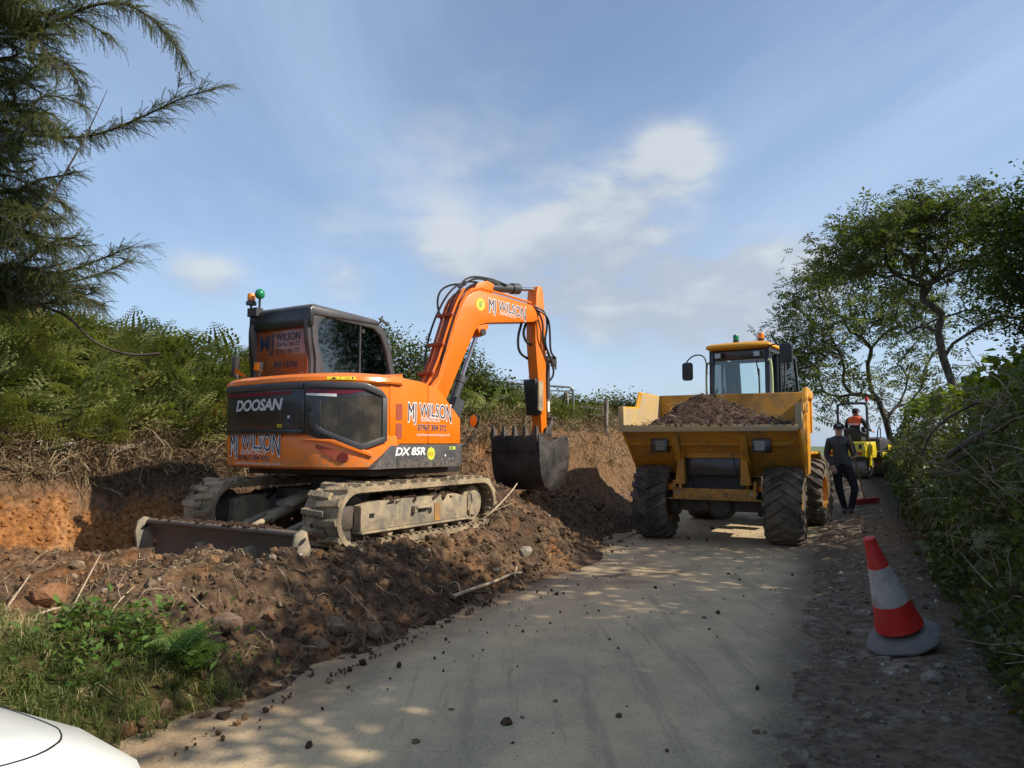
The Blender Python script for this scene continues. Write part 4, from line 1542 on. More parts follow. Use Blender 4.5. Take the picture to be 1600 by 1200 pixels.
b.cyl((0, 2.80, 3.35), (0, 2.95, 3.369), 0.084, 16)
b.cyl((0, 2.95, 3.37), (0, 2.98, 3.374), 0.05, 16)
b.box((0.03, 2.36, 3.37), (0.08, 0.26, 0.05))
b.build('arm_cylinder', M['cylgrey'], EXC)
b = MB(BM)
b.cyl((0, 2.97, 3.372), (0, 3.36, 3.42), 0.030, 12)
b.build('arm_cylinder_rod', M['chrome'], EXC)
b = MB(BM)
b.cyl((0, 2.09, 2.60), (0, 1.72, 1.78), 0.030, 12)
b.build('boom_cylinder_rod', M['chrome'], EXC)
b = MB(BM)
b.cyl((0, 1.80, 1.96), (0, 1.40, 1.06), 0.062, 14)
b.cyl((0, 1.76, 1.87), (0, 1.80, 1.96), 0.072, 14)
b.box((0.06, 1.62, 1.50), (0.10, 0.16, 0.30), Euler((R(-24), 0, 0)).to_matrix())
b.build('boom_cylinder', M['cylgrey'], EXC)

stick = [(3.27, 3.36), (3.31, 3.45), (3.37, 3.47), (3.42, 3.40), (3.46, 3.02), (3.50, 2.56), (3.48, 2.05), (3.49, 1.62), (3.50, 1.22), (3.44, 1.10), (3.38, 1.18), (3.33, 1.80), (3.27, 2.30), (3.24, 2.62), (3.24, 3.0)]
b = MB(BM)
b.prism(stick, 'x', -0.095, 0.095)
ARM = b.build('dipper_arm', M['orange_old'], EXC, bevel=0.008)
for h in ([(0.14, 3.16, 3.12), (0.20, 3.34, 3.06), (0.19, 3.42, 2.86), (0.15, 3.38, 2.58), (0.16, 3.50, 2.38)],
          [(0.14, 3.20, 3.08), (0.22, 3.40, 2.98), (0.21, 3.45, 2.72), (0.17, 3.50, 2.44), (0.17, 3.62, 2.36)],
          [(0.15, 3.24, 3.05), (0.18, 3.32, 2.88), (0.17, 3.32, 2.66), (0.13, 3.44, 2.46)],
          [(0.14, 3.46, 2.44), (0.17, 3.56, 2.28), (0.16, 3.60, 2.10), (0.13, 3.54, 2.0)]):
    b = MB(BM)
    b.tube(chaikin(h, 3), 0.016, 6)
    b.build('hydraulic_hose', M['rubber'], ARM)
for h in ([(-0.06, 3.10, 2.88), (-0.10, 3.05, 2.66), (-0.11, 3.08, 2.42), (-0.06, 3.24, 2.33)], [(0.0, 3.14, 2.88), (-0.04, 3.10, 2.72), (-0.03, 3.16, 2.58), (0.0, 3.26, 2.54)]):
    b = MB(BM)
    b.tube(chaikin(h, 3), 0.020, 6)
    b.build('hydraulic_hose', M['rubber'], ARM)
b = MB(BM)
for k in range(4):
    b.cyl((0.15, 3.55 + 0.035 * k, 2.38), (0.15, 3.55 + 0.035 * k, 2.22 - 0.04 * (k % 2)), 0.014, 6)
b.box((0.13, 3.60, 2.30), (0.05, 0.15, 0.05))
b.build('hose_coupling', M['dirty_steel'], ARM)
b = MB(BM)
b.cyl((0, 3.63, 2.40), (0, 3.64, 1.72), 0.040, 12)
b.build('bucket_cylinder', M['cylgrey'], EXC)
b = MB(BM)
b.cyl((0, 3.64, 1.74), (0, 3.66, 1.40), 0.024, 10)
b.build('bucket_cylinder_rod', M['chrome'], EXC)
b = MB(BM)
b.bar((-0.10, 3.66, 1.42), (-0.10, 3.50, 1.18), 0.03, 0.08)
b.bar((0.10, 3.66, 1.42), (0.10, 3.50, 1.18), 0.03, 0.08)
b.cyl((-0.14, 3.66, 1.42), (0.14, 3.66, 1.42), 0.028, 10)
b.build('bucket_link', M['dirty_steel'], EXC, bevel=0.008)
b = MB(BM)
b.box((-0.02, 3.30, 1.74), (0.25, 0.10, 0.56), Euler((R(8), 0, 0)).to_matrix())
GD = b.build('arm_guard', M['black'], ARM, bevel=0.02)
b = MB(BM)
b.prism(rrect(3.25, 3.36, 1.52, 1.98, 0.03), 'x', 0.112, 0.150)
b.build('arm_bracket', M['dusty_steel'], ARM, bevel=0.008)
b = MB(BM)
b.box((0.1055, 3.535, 1.60), (0.003, 0.045, 0.16))
b.build('arm_sticker', M['white_decal'], ARM, smooth=False)

# ---- bucket, curled with its teeth up
bk = [(2.84, 1.14), (2.845, 0.80), (2.88, 0.56), (2.95, 0.42), (3.08, 0.34), (3.25, 0.36), (3.40, 0.47), (3.50, 0.66), (3.53, 0.90), (3.50, 1.12)]
bi = [(y + (0.022 if i < 3 else 0.0) - (0.022 if i > 6 else 0), z + (0.024 if 2 < i < 8 else 0)) for i, (y, z) in enumerate(bk)]
X0, X1 = -0.44, 0.50
b = MB(BM)
n = len(bk)
vs = [(x, y, z) for x in (X0, X1) for y, z in bk] + [(x, y, z) for x in (X0, X1) for y, z in bi]
fs = []
for i in range(n - 1):
    fs += [(i, i + 1, n + i + 1, n + i), (2 * n + i, 3 * n + i, 3 * n + i + 1, 2 * n + i + 1)]
for i in (0, n - 1):
    fs.append((i, n + i, 3 * n + i, 2 * n + i))
b.add(vs, fs)
BK = b.build('digging_bucket', M['bucket'], EXC, angle=40)
side = [(2.83, 1.16)] + bk[1:] + [(3.42, 1.16), (3.10, 1.05)]
for x in (X0, X1):
    b = MB(BM)
    b.prism(side, 'x', x - 0.014, x + 0.014)
    b.build('bucket_side', M['bucket'], BK, bevel=0.004)
b = MB(BM)
b.prism([(2.822, 1.15), (2.828, 0.90), (2.84, 0.90), (2.838, 1.15)], 'x', X0 + 0.02, X1 - 0.02)
b.build('wear_plate', M['bucket'], BK, bevel=0.003)
for k in range(5):
    x = X0 + 0.04 + (X1 - X0 - 0.08) * k / 4
    b = MB(BM)
    b.loft([[(x - 0.038, 2.815, 1.06), (x + 0.038, 2.815, 1.06), (x + 0.038, 2.885, 1.06), (x - 0.038, 2.885, 1.06)],
            [(x - 0.036, 2.80, 1.15), (x + 0.036, 2.80, 1.15), (x + 0.036, 2.89, 1.15), (x - 0.036, 2.89, 1.15)],
            [(x - 0.022, 2.815, 1.29), (x + 0.022, 2.815, 1.29), (x + 0.022, 2.832, 1.29), (x - 0.022, 2.832, 1.29)]])
    b.build('tooth', M['dirty_steel'], BK, bevel=0.005)
b = MB(BM)
for x in (-0.13, 0.13):
    b.prism([(3.36, 1.08), (3.44, 1.28), (3.56, 1.28), (3.56, 1.0), (3.46, 0.94)], 'x', x - 0.018, x + 0.018)
b.cyl((-0.17, 3.50, 1.17), (0.17, 3.50, 1.17), 0.032, 12)
b.build('bucket_lug', M['bucket'], BK, bevel=0.004)

# ---- print on the excavator
def rear_map(t, z, off):
    def f(x, y):
        p = pt_of(t + x, off)
        return (p.x, p.y, z + y)
    return f


def logo(parent, mf, zt, w, prefix_mat=M['dark_decal'], offz=0.004):
    """the contractor's arched name with its outline, then the small lines under it."""
    lettering('name_outline', 'MJ WILSON', mf(zt, 0.0), M['white_decal'], parent, 0.155 * w / 0.62, 0.0085 * w / 0.62, 0, 1.04, w * 1.015, 0.052 * w / 0.62)
    lettering('name_lettering', 'MJ WILSON', mf(zt, 0.002), prefix_mat, parent, 0.155 * w / 0.62, 0.0, 0, 1.04, w, 0.052 * w / 0.62)


tl = t_of(-0.38, -1.15) + 0.17
lettering('maker_lettering', 'DOOSAN', rear_map(t_of(-0.22, -1.2) + 0.06, 1.395, 0.0335), M['silver_decal'], DOOR, 0.165, 0.006, 0.22, 0.95, 0.84)
logo(CW, lambda z, o: rear_map(tl, z, 0.0285 + o), 0.985, 0.92)
lettering('trade_lettering', 'CONTRACTING LTD', rear_map(tl, 0.925, 0.0265), M['white_decal'], CW, 0.062, 0.001, 0, 1.0, 0.48)
lettering('phone_outline', '07967 304 372', rear_map(tl, 0.862, 0.0235), M['white_decal'], CW, 0.072, 0.002, 0, 1.05, 0.565)
lettering('phone_lettering', '07967 304 372', rear_map(tl, 0.862, 0.0255), M['dark_decal'], CW, 0.072, 0.001, 0, 1.05, 0.56)
lettering('web_lettering', 'mjwilsoncontracting.co.uk', rear_map(tl + 0.06, 0.815, 0.0195), M['white_decal'], CW, 0.04, 0.0, 0, 1.0, 0.85)


def side_map(y, z, x):
    return lambda a, c: (x, y + a, z + c)


logo(EXC, lambda z, o: side_map(0.10, z, 1.1025 + o), 1.345, 0.80)
lettering('trade_lettering', 'CONTRACTING LTD', side_map(0.10, 1.285, 1.1025), M['white_decal'], SD1, 0.065, 0.001, 0, 1.0, 0.36)
lettering('phone_outline', '07967 304 372', side_map(0.13, 1.185, 1.1025), M['white_decal'], SD1, 0.095, 0.0028, 0, 1.05, 0.535)
lettering('phone_lettering', '07967 304 372', side_map(0.13, 1.185, 1.1045), M['dark_decal'], SD1, 0.095, 0.001, 0, 1.05, 0.53)
lettering('web_lettering', 'mjwilsoncontracting.co.uk', side_map(0.16, 1.125, 1.1025), M['white_decal'], SD1, 0.04, 0.0, 0, 1.0, 0.62)
lettering('model_lettering', 'DX 85R', side_map(-0.27, 0.915, 1.1205), M['white_decal'], SK, 0.115, 0.004, 0.2, 0.95, 0.52)


def disc_decal(name, f, r, mat, parent, n=20, sq=1.0):
    b = MB()
    b.add([f(r * math.cos(2 * math.pi * k / n), r * sq * math.sin(2 * math.pi * k / n)) for k in range(n)], [tuple(range(n))])
    return b.build(name, mat, parent, smooth=False)


def quad_decal(name, f, w, h, mat, parent):
    b = MB()
    b.add([f(-w / 2, -h / 2), f(w / 2, -h / 2), f(w / 2, h / 2), f(-w / 2, h / 2)], [(0, 1, 2, 3)])
    return b.build(name, mat, parent, smooth=False)


disc_decal('round_sticker', side_map(0.09, 0.925, 1.1205), 0.075, M['lime_decal'], SK, 8)
disc_decal('sticker_mark', side_map(0.09, 0.925, 1.1215), 0.052, M['yellow_decal'], SK, 8)
lettering('sticker_lettering', 'ECO', side_map(0.09, 0.905, 1.1225), M['grey_skirt'], SK, 0.05, 0.0)
quad_decal('label_sticker', side_map(0.50, 0.985, 1.1205), 0.12, 0.035, M['lime_decal'], SK)
quad_decal('label_print', side_map(0.48, 0.985, 1.1215), 0.05, 0.02, M['grey_skirt'], SK)
# warning sticker on the hood edge
tw = t_of(0.84, -1.05)


def hood_map(tc, zc):
    def f(x, y):
        p = pt_of(tc + x, 0.038 - 0.3 * (y + 0.03))
        return (p.x, p.y, zc + y)
    return f


b = MB()
P_, F_ = [], []
for i in range(9):
    x = -0.14 + 0.28 * i / 8
    for y, o in ((1.690, 0.0475), (1.722, 0.0335)):
        p = pt_of(tw + x, o)
        P_.append((p.x, p.y, y))
for i in range(8):
    F_.append((2 * i, 2 * i + 2, 2 * i + 3, 2 * i + 1))
b.add(P_, F_)
b.build('warning_sticker', M['yellow_decal'], HOOD, smooth=False)


def stick_on(x, y):
    k = y / 0.032
    p = pt_of(tw + x, 0.0475 * (1 - k) + 0.0335 * k + 0.0015)
    return (p.x, p.y, 1.690 + y)


b = MB()
b.add([stick_on(-0.10, 0.004), stick_on(-0.04, 0.004), stick_on(-0.07, 0.029)], [(0, 1, 2)])
b.add([stick_on(-0.007, 0.001), stick_on(-0.003, 0.001), stick_on(-0.003, 0.031), stick_on(-0.007, 0.031)], [(0, 1, 2, 3)])
b.add([stick_on(0.04, 0.013), stick_on(0.09, 0.013), stick_on(0.09, 0.019), stick_on(0.04, 0.019)], [(0, 1, 2, 3)])
b.add([stick_on(0.105, 0.006), stick_on(0.115, 0.006), stick_on(0.12, 0.028), stick_on(0.10, 0.028)], [(0, 1, 2, 3)])
b.build('warning_symbol', M['black_decal'], HOOD, smooth=False)
# key plate and small yellow label on the engine door
quad_decal('key_plate', rear_map(t_of(0.30, -1.2), 1.28, 0.0325), 0.14, 0.14, M['plastic'], DOOR)
disc_decal('door_lock', rear_map(t_of(0.31, -1.2), 1.315, 0.0345), 0.018, M['silver_decal'], DOOR, 10)
quad_decal('door_label', rear_map(t_of(0.30, -1.2) - 0.13, 1.225, 0.0325), 0.07, 0.03, M['yellow_decal'], DOOR)
quad_decal('door_label_print', rear_map(t_of(0.30, -1.2) - 0.125, 1.225, 0.0335), 0.045, 0.012, M['black_decal'], DOOR)
# rear window film print
rw = lambda x, z: (lambda a, c: (x + a, -0.6635, z + c))
lettering('window_initials', 'MJ', rw(-0.76, 2.13), M['dark_decal'], RW, 0.26, 0.004)
lettering('window_name', 'WILSON', rw(-0.40, 2.235), M['dark_decal'], RW, 0.12, 0.003, 0, 1.0, 0.40)
lettering('window_trade', 'CONTRACTING LTD', rw(-0.40, 2.165), M['dark_decal'], RW, 0.07, 0.0, 0, 1.0, 0.38)
lettering('window_phone', '07967 304 372', rw(-0.40, 2.085), M['dark_decal'], RW, 0.075, 0.0, 0, 1.0, 0.38)
lettering('window_second_phone', '01   491696', rw(-0.56, 1.915), M['dark_decal'], RW, 0.11, 0.002, 0, 1.0, 0.66)
# boom print
bmap = lambda y, z, x=0.1375, s=-0.05: (lambda a, c: tuple(BM @ Vector((x, y + a, z + c + a * s))))
logo(BOOM, lambda z, o: bmap(2.58, z, 0.1375 + o), 2.945, 0.78)
lettering('trade_lettering', 'CONTRACTING LTD', bmap(2.58, 2.885), M['white_decal'], BOOM, 0.055, 0.001, 0, 1.0, 0.34)
disc_decal('round_sticker', bmap(2.02, 2.985, 0.1375, 0), 0.085, M['yellow_decal'], BOOM, 22, 1.05)
disc_decal('sticker_mark', bmap(2.02, 2.985, 0.1385, 0), 0.066, M['lime_decal'], BOOM, 22, 1.05)
b = MB()
for k in range(3):
    f = bmap(2.02, 2.985, 0.1395, 0.5)
    b.add([f(-0.03, -0.035 + 0.03 * k), f(0.03, -0.035 + 0.03 * k), f(0.03, -0.022 + 0.03 * k), f(-0.03, -0.022 + 0.03 * k)], [(0, 1, 2, 3)])
b.build('sticker_print', M['charcoal'], BOOM, smooth=False)

# soil in the bucket, roots hanging over its right side
rr = random.Random(21)
b = MB(BM)
gx, gy = 13, 9
vs, fs = [], []
for i in range(gx):
    for j in range(gy):
        x = X0 + 0.03 + (X1 - X0 - 0.06) * i / (gx - 1)
        y = 2.88 + 0.58 * j / (gy - 1)
        e = min(i, gx - 1 - i, j, gy - 1 - j)
        vs.append((x, y, 0.92 + (0.10 if e > 0 else -0.1) + 0.05 * min(e, 3) + rr.uniform(-0.03, 0.03)))
for i in range(gx - 1):
    for j in range(gy - 1):
        a = i * gy + j
        fs.append((a, a + 1, a + gy + 1, a + gy))
b.add(vs, fs)
hs = b.build('soil_heap', M['heap'], None)
hs.location, hs.rotation_euler = EXC.location, EXC.rotation_euler
tag(hs, 'dark earth filling the raised bucket of the excavator', 'soil heap')
# ------------------------------------------------------------------ the yellow dumper
DMP = thing('dumper', 'yellow site dumper with glazed cab and a skip loaded with soil', 'dumper', (3.13, 11.18, 0.012), RH + R(2))


def make_wheel(parent, mtx, seed, flat=1.0):
    rnd = random.Random(seed)
    b = MB(mtx)
    # axis along local X, outer face towards +X
    prof = [(0.29, -0.22), (0.34, -0.235), (0.43, -0.25), (0.50, -0.245), (0.535, -0.215), (0.548, -0.10), (0.552, 0.0), (0.548, 0.10), (0.535, 0.215), (0.50, 0.245), (0.43, 0.25), (0.34, 0.235), (0.29, 0.22)]
    b.lathe(prof, (0, 0, 0), (1, 0, 0), 44, closed=True)
    # chevron bars, left and right halves staggered
    nl = 20
    for side in (-1, 1):
        for k in range(nl):
            a0 = 2 * math.pi * (k + (0.5 if side > 0 else 0.0)) / nl
            rows = []
            for (xx, da, rr_, w, h) in ((-0.02, 0.0, 0.552, 0.030, 0.034), (0.09, 0.10, 0.549, 0.036, 0.034), (0.185, 0.215, 0.541, 0.044, 0.034), (0.25, 0.29, 0.505, 0.048, 0.030), (0.262, 0.31, 0.445, 0.046, 0.012)):
                ring = []
                for hh, ww in ((-0.015, 1.0), (h, 0.72)):
                    for q in ((-1, 1) if hh < 0 else (1, -1)):
                        a = a0 + da + q * ww * w / 0.55
                        ring.append((side * (xx + (hh if xx > 0.24 else 0) * 0.5), (rr_ + hh * flat) * math.cos(a), (rr_ + hh * flat) * math.sin(a)))
                rows.append(ring)
            b.loft(rows)
    w = bpy.data.objects.new('wheel', None)
    COL.objects.link(w)
    w.parent = parent
    t = b.build('tyre', M['tyre'], w, angle=35)
    r = MB(mtx)
    r.lathe([(0.0, -0.05), (0.12, -0.05), (0.16, -0.02), (0.25, -0.04), (0.275, -0.21), (0.30, -0.22), (0.30, 0.22), (0.275, 0.215), (0.255, 0.06), (0.20, 0.02), (0.16, 0.04), (0.12, 0.10), (0.0, 0.10)], (0, 0, 0), (1, 0, 0), 30)
    for k in range(8):
        a = 2 * math.pi * k / 8
        r.cyl((0.03, 0.185 * math.cos(a), 0.185 * math.sin(a)), (0.065, 0.185 * math.cos(a), 0.185 * math.sin(a)), 0.014, 6)
    r.build('rim', M['rim'], w)
    return w


WR = 0.575
FLIP = Matrix.Rotation(math.pi, 4, 'Z')
make_wheel(DMP, Matrix.Translation((0.95, 0, WR)) @ Matrix.Rotation(0.3, 4, 'X'), 1)
make_wheel(DMP, Matrix.Translation((-0.95, 0, WR)) @ FLIP @ Matrix.Rotation(0.1, 4, 'X'), 2)
YAW = Matrix.Translation((0, 1.15, 0)) @ Matrix.Rotation(R(-8), 4, 'Z') @ Matrix.Translation((0, -1.15, 0))
RY = 2.72
make_wheel(DMP, YAW @ Matrix.Translation((0.95, RY, WR + 0.03)) @ Matrix.Rotation(0.5, 4, 'X'), 3)
make_wheel(DMP, YAW @ Matrix.Translation((-0.95, RY, WR + 0.03)) @ FLIP, 4)

# front chassis, axle, uprights, bumper
b = MB()
b.box((0, 0, WR - 0.02), (1.50, 0.20, 0.22))
b.lathe([(0, -0.22), (0.15, -0.20), (0.22, -0.06), (0.22, 0.06), (0.15, 0.20), (0, 0.22)], (0.05, 0, WR - 0.04), (0, 1, 0), 18)
b.cyl((-0.74, 0, WR), (-0.58, 0, WR), 0.20, 16)
b.cyl((0.58, 0, WR), (0.74, 0, WR), 0.20, 16)
b.build('front_axle', M['dirty_steel'], DMP, bevel=0.015)
b = MB()
for x in (-0.42, 0.42):
    b.box((x, 0.55, 0.80), (0.14, 1.5, 0.24))
b.box((0, 0.75, 0.86), (0.84, 0.30, 0.30))
b.box((0, -0.05, 0.92), (1.0, 0.12, 0.40))
b.build('front_chassis', M['dirty_steel'], DMP, bevel=0.012)
b = MB()
b.box((0, -0.36, 0.715), (1.20, 0.07, 0.165))
b.box((0, -0.30, 0.640), (1.36, 0.22, 0.02))
BUMP = b.build('bumper', M['yellow_dirty'], DMP, bevel=0.008)
b = MB()
for k in range(7):
    a = 2 * math.pi * k / 6
    rr_ = 0 if k == 6 else 0.028
    b.cyl((0.17 + rr_ * math.cos(a), -0.397, 0.715 + rr_ * math.sin(a)), (0.17 + rr_ * math.cos(a), -0.392, 0.715 + rr_ * math.sin(a)), 0.010, 8)
b.build('bumper_hole', M['black'], BUMP)
for x in (-0.52, 0.53):
    b = MB()
    b.box((x, -0.3965, 0.735), (0.035, 0.003, 0.05))
    b.build('reflector', M['lamp_glass'], BUMP, smooth=False)
for sx in (-1, 1):
    b = MB()
    b.prism([(sx * 0.56, 1.60), (sx * 0.40, 1.60), (sx * 0.405, 1.20), (sx * 0.395, 0.86), (sx * 0.545, 0.86), (sx * 0.50, 1.18)], 'y', -0.50, -0.34)
    b.bar((sx * 0.48, -0.74, 1.66), (sx * 0.48, -0.42, 1.30), 0.12, 0.05)
    b.build('skip_leg', M['yellow_dirty'], DMP, bevel=0.010)
    b = MB()
    b.box((sx * 0.58, -0.30, 0.84), (0.05, 0.16, 0.14))
    b.box((sx * 0.475, -0.30, 0.86), (0.03, 0.14, 0.16))
    b.build('pivot_lug', M['yellow_dirty'], DMP, bevel=0.008)
b = MB()
b.box((0, -0.38, 1.325), (0.84, 0.06, 0.16))
CB = b.build('cross_beam', M['yellow_dirty'], DMP, bevel=0.008)
b = MB()
b.box((-0.02, -0.455, 1.42), (0.10, 0.06, 0.11))
b.cyl((-0.02, -0.487, 1.415), (-0.02, -0.483, 1.415), 0.018, 10)
b.build('junction_box', M['yellow'], DMP, bevel=0.006)
b = MB()
b.tube(chaikin([(0.03, -0.44, 1.41), (0.12, -0.43, 1.40), (0.16, -0.43, 1.36), (0.24, -0.43, 1.38), (0.28, -0.42, 1.35), (0.30, -0.40, 1.20), (0.33, -0.38, 0.98)], 2), 0.007, 5)
b.build('wiring', M['rubber'], DMP)
b = MB()
b.box((0, -0.36, 1.12), (0.82, 0.03, 0.25))
b.build('front_plate', M['black'], DMP, bevel=0.006)
b = MB()
b.box((0, -0.14, 0.92), (0.80, 0.06, 0.30))
b.build('belly_plate', M['plastic'], DMP)
for sx in (-1, 1):
    b = MB()
    b.box((sx * 0.72, -0.62, 1.43), (0.25, 0.20, 0.20))
    lb = b.build('headlight', M['black'], DMP, bevel=0.012)
    b = MB()
    b.box((sx * 0.70, -0.723, 1.43), (0.13, 0.006, 0.13))
    b.build('headlight_lens', M['lamp_glass'], lb, smooth=False)
    b = MB()
    for k in range(4):
        b.box((sx * 0.70, -0.728, 1.385 + 0.03 * k), (0.125, 0.004, 0.006))
        b.box((sx * 0.70 - 0.045 + 0.03 * k, -0.728, 1.43), (0.005, 0.004, 0.125))
    b.build('lamp_guard', M['plastic'], lb)
    b = MB()
    b.box((sx * 0.66, -0.25, 0.80), (0.10, 0.05, 0.09))
    b.build('indicator', M['amber'], DMP, bevel=0.01)

# skip: sloping front, side walls stepped up towards the rear rail
TH = 0.03
prof = [(-0.90, 1.68), (0.02, 1.00), (1.02, 1.00), (1.36, 1.86), (1.36, 2.28)]


def sheet(prof2, x0, x1, th):
    b = MB()
    n = len(prof2)
    ins = []
    for i, (y, z) in enumerate(prof2):
        p0 = Vector(prof2[max(0, i - 1)])
        p1 = Vector(prof2[min(n - 1, i + 1)])
        d = (p1 - p0).normalized()
        ins.append((y - d.y * th, z + d.x * th))
    b.prism(prof2 + ins[::-1], 'x', x0, x1)
    return b


SKIP = sheet(prof, -1.22, 1.22, TH).build('skip', M['yellow_dirty'], DMP, bevel=0.004)
side = [(-0.90, 1.66), (-0.90, 2.0), (0.02, 2.03), (0.20, 2.28), (1.40, 2.28), (1.40, 1.86), (1.03, 0.99), (0.0, 0.99)]
for sx in (-1, 1):
    b = MB()
    b.prism(side, 'x', sx * 1.215, sx * 1.245)
    b.build('skip_side', [M['yellow']], SKIP, bevel=0.004)
    b = MB()
    b.prism([(-0.86, 1.72), (-0.86, 1.985), (0.02, 2.015), (0.20, 2.26), (1.33, 2.26), (1.33, 1.86), (1.02, 1.04), (0.02, 1.04)], 'x', sx * 1.209, sx * 1.213)
    b.build('skip_inside_wall', M['skip_inner'], SKIP, smooth=False)
    b = MB()
    b.prism([(-0.925, 1.655), (-0.925, 2.01), (-0.80, 2.015), (-0.82, 1.70), (-0.80, 1.655)], 'x', sx * 1.19, sx * 1.275)
    b.build('skip_post', M['skip_inner'], SKIP, bevel=0.006)
    b = MB()
    b.prism([(-0.80, 1.90), (-0.80, 2.012), (0.02, 2.042), (0.20, 2.292), (1.42, 2.292), (1.42, 2.16), (0.28, 2.16), (0.10, 1.91)], 'x', sx * 1.24, sx * 1.29)
    b.build('side_rail', M['yellow'], SKIP, bevel=0.008)
    b = MB()
    b.prism([(1.28, 1.62), (1.42, 1.86), (1.42, 2.16), (1.30, 2.16)], 'x', sx * 1.24, sx * 1.275)
    b.build('side_rib', M['yellow'], SKIP, bevel=0.006)
    b = MB()
    b.prism([(0.10, 1.02), (0.20, 1.02), (0.26, 1.90), (0.16, 1.90)], 'x', sx * 1.24, sx * 1.265)
    b.build('side_rib', M['yellow'], SKIP, bevel=0.006)
b = MB()
b.box((0, -0.915, 1.675), (2.44, 0.05, 0.09))
b.build('skip_lip', M['skip_inner'], SKIP, bevel=0.006)
b = MB()
b.box((0, 1.385, 2.245), (2.44, 0.09, 0.10))
b.box((0, 1.345, 2.03), (2.42, 0.02, 0.16))
b.build('rear_rail', M['yellow_dirty'], SKIP, bevel=0.008)
b = MB()
for x in (-0.48, 0.48):
    b.prism([(-0.80, 1.59), (-0.05, 1.03), (-0.05, 0.95), (-0.55, 1.25)], 'x', x - 0.05, x + 0.05)
b.box((0, -0.62, 1.455), (2.3, 0.06, 0.05), Euler((R(-36), 0, 0)).to_matrix())
b.build('skip_rib', M['yellow_dirty'], SKIP, bevel=0.006)

# rear frame, engine cover, mudguards, steps, cab - all yawed with the steered rear half
b = MB(YAW)
b.box((0, 2.4, 0.72), (0.70, 2.4, 0.30))
b.box((0, RY, WR), (1.5, 0.20, 0.22))
b.lathe([(0, -0.2), (0.15, -0.18), (0.20, 0), (0.15, 0.18), (0, 0.2)], (0, RY, WR), (0, 1, 0), 16)
b.build('rear_chassis', M['dirty_steel'], DMP, bevel=0.015)
b = MB(YAW)
b.prism([(2.55, 0.85), (3.75, 0.85), (3.80, 1.55), (3.60, 1.78), (2.55, 1.85)], 'x', -0.62, 0.62)
b.build('engine_cover', M['yellow'], DMP, bevel=0.04, seg=3)
for sx in (-1, 1):
    b = MB(YAW)
    b.prism([(2.05, 1.22), (2.15, 1.31), (3.30, 1.31), (3.42, 1.20), (3.42, 1.16), (3.28, 1.265), (2.17, 1.265), (2.09, 1.18)], 'x', sx * 0.64, sx * 1.00)
    b.build('mudguard', M['yellow'], DMP, bevel=0.01)
    b = MB(YAW)
    b.box((sx * 0.80, 1.75, 0.62), (0.36, 0.34, 0.03))
    b.box((sx * 0.80, 1.75, 0.92), (0.36, 0.34, 0.03))
    b.box((sx * 0.64, 1.75, 0.80), (0.03, 0.34, 0.5))
    b.build('step', M['plastic'], DMP, bevel=0.006)
CX, CY0, CY1 = 0.07, 1.52, 2.92
hw = 0.475
zb, zt = 1.38, 3.07
b = MB(YAW)
for sx in (-1, 1):
    b.bar((CX + sx * hw, CY0, zb), (CX + sx * hw, CY0 + 0.05, zt), 0.08, 0.08, (0, 1, 0))
    b.bar((CX + sx * (hw + 0.01), 2.10, zb), (CX + sx * hw, 2.14, zt), 0.055, 0.06, (0, 1, 0))
    b.bar((CX + sx * (hw + 0.02), CY1 + 0.02, zb), (CX + sx * (hw - 0.02), CY1 - 0.22, zt), 0.07, 0.08, (0, 1, 0))
    b.box((CX + sx * hw, 2.15, zt - 0.03), (0.07, 1.25, 0.08))
    b.box((CX + sx * hw, 2.22, 1.80), (0.05, 1.36, 0.06))
    b.box((CX + sx * hw, 2.22, 1.58), (0.04, 1.36, 0.42))
b.box((CX, CY0 + 0.05, zt - 0.07), (0.90, 0.06, 0.22))
b.box((CX, CY0 + 0.02, 1.64), (0.90, 0.06, 0.50))
b.box((CX, CY1 - 0.20, zt - 0.05), (0.90, 0.06, 0.14))
b.box((CX, CY1 - 0.02, 1.60), (0.90, 0.06, 0.44))
b.box((CX, 2.2, 1.37), (0.98, 1.42, 0.06))
b.bar((CX - 0.38, CY1 - 0.03, 1.8), (CX - 0.38, CY1 - 0.21, zt - 0.1), 0.10, 0.05, (0, 1, 0))
b.build('cab_frame', M['black'], DMP, bevel=0.012)
b = MB(YAW)
ro = []
for z, o in ((3.065, 0.02), (3.10, 0.075), (3.15, 0.06), (3.185, -0.02), (3.20, -0.16)):
    ro.append([(CX - hw - o, CY0 - 0.02 - o, z), (CX - 0.2, CY0 - 0.07 - o, z), (CX + 0.2, CY0 - 0.07 - o, z), (CX + hw + o, CY0 - 0.02 - o, z), (CX + hw + o, CY1 - 0.2 + o, z), (CX - hw - o, CY1 - 0.2 + o, z)])
b.loft(ro)
ROOF = b.build('cab_roof', M['yellow'], DMP, bevel=0.012)
b = MB(YAW)
b.box((CX, 2.1, 3.03), (0.86, 1.1, 0.03))
b.build('roof_lining', M['plastic'], DMP)


def pane(name, pts, mat=None):
    b = MB(YAW)
    P = [Vector(p) for p in pts]
    nrm = (P[1] - P[0]).cross(P[2] - P[0]).normalized() * 0.003
    b.loft([[p - nrm for p in P], [p + nrm for p in P]])
    return b.build(name, mat or M['cabglass2'], DMP, smooth=False)


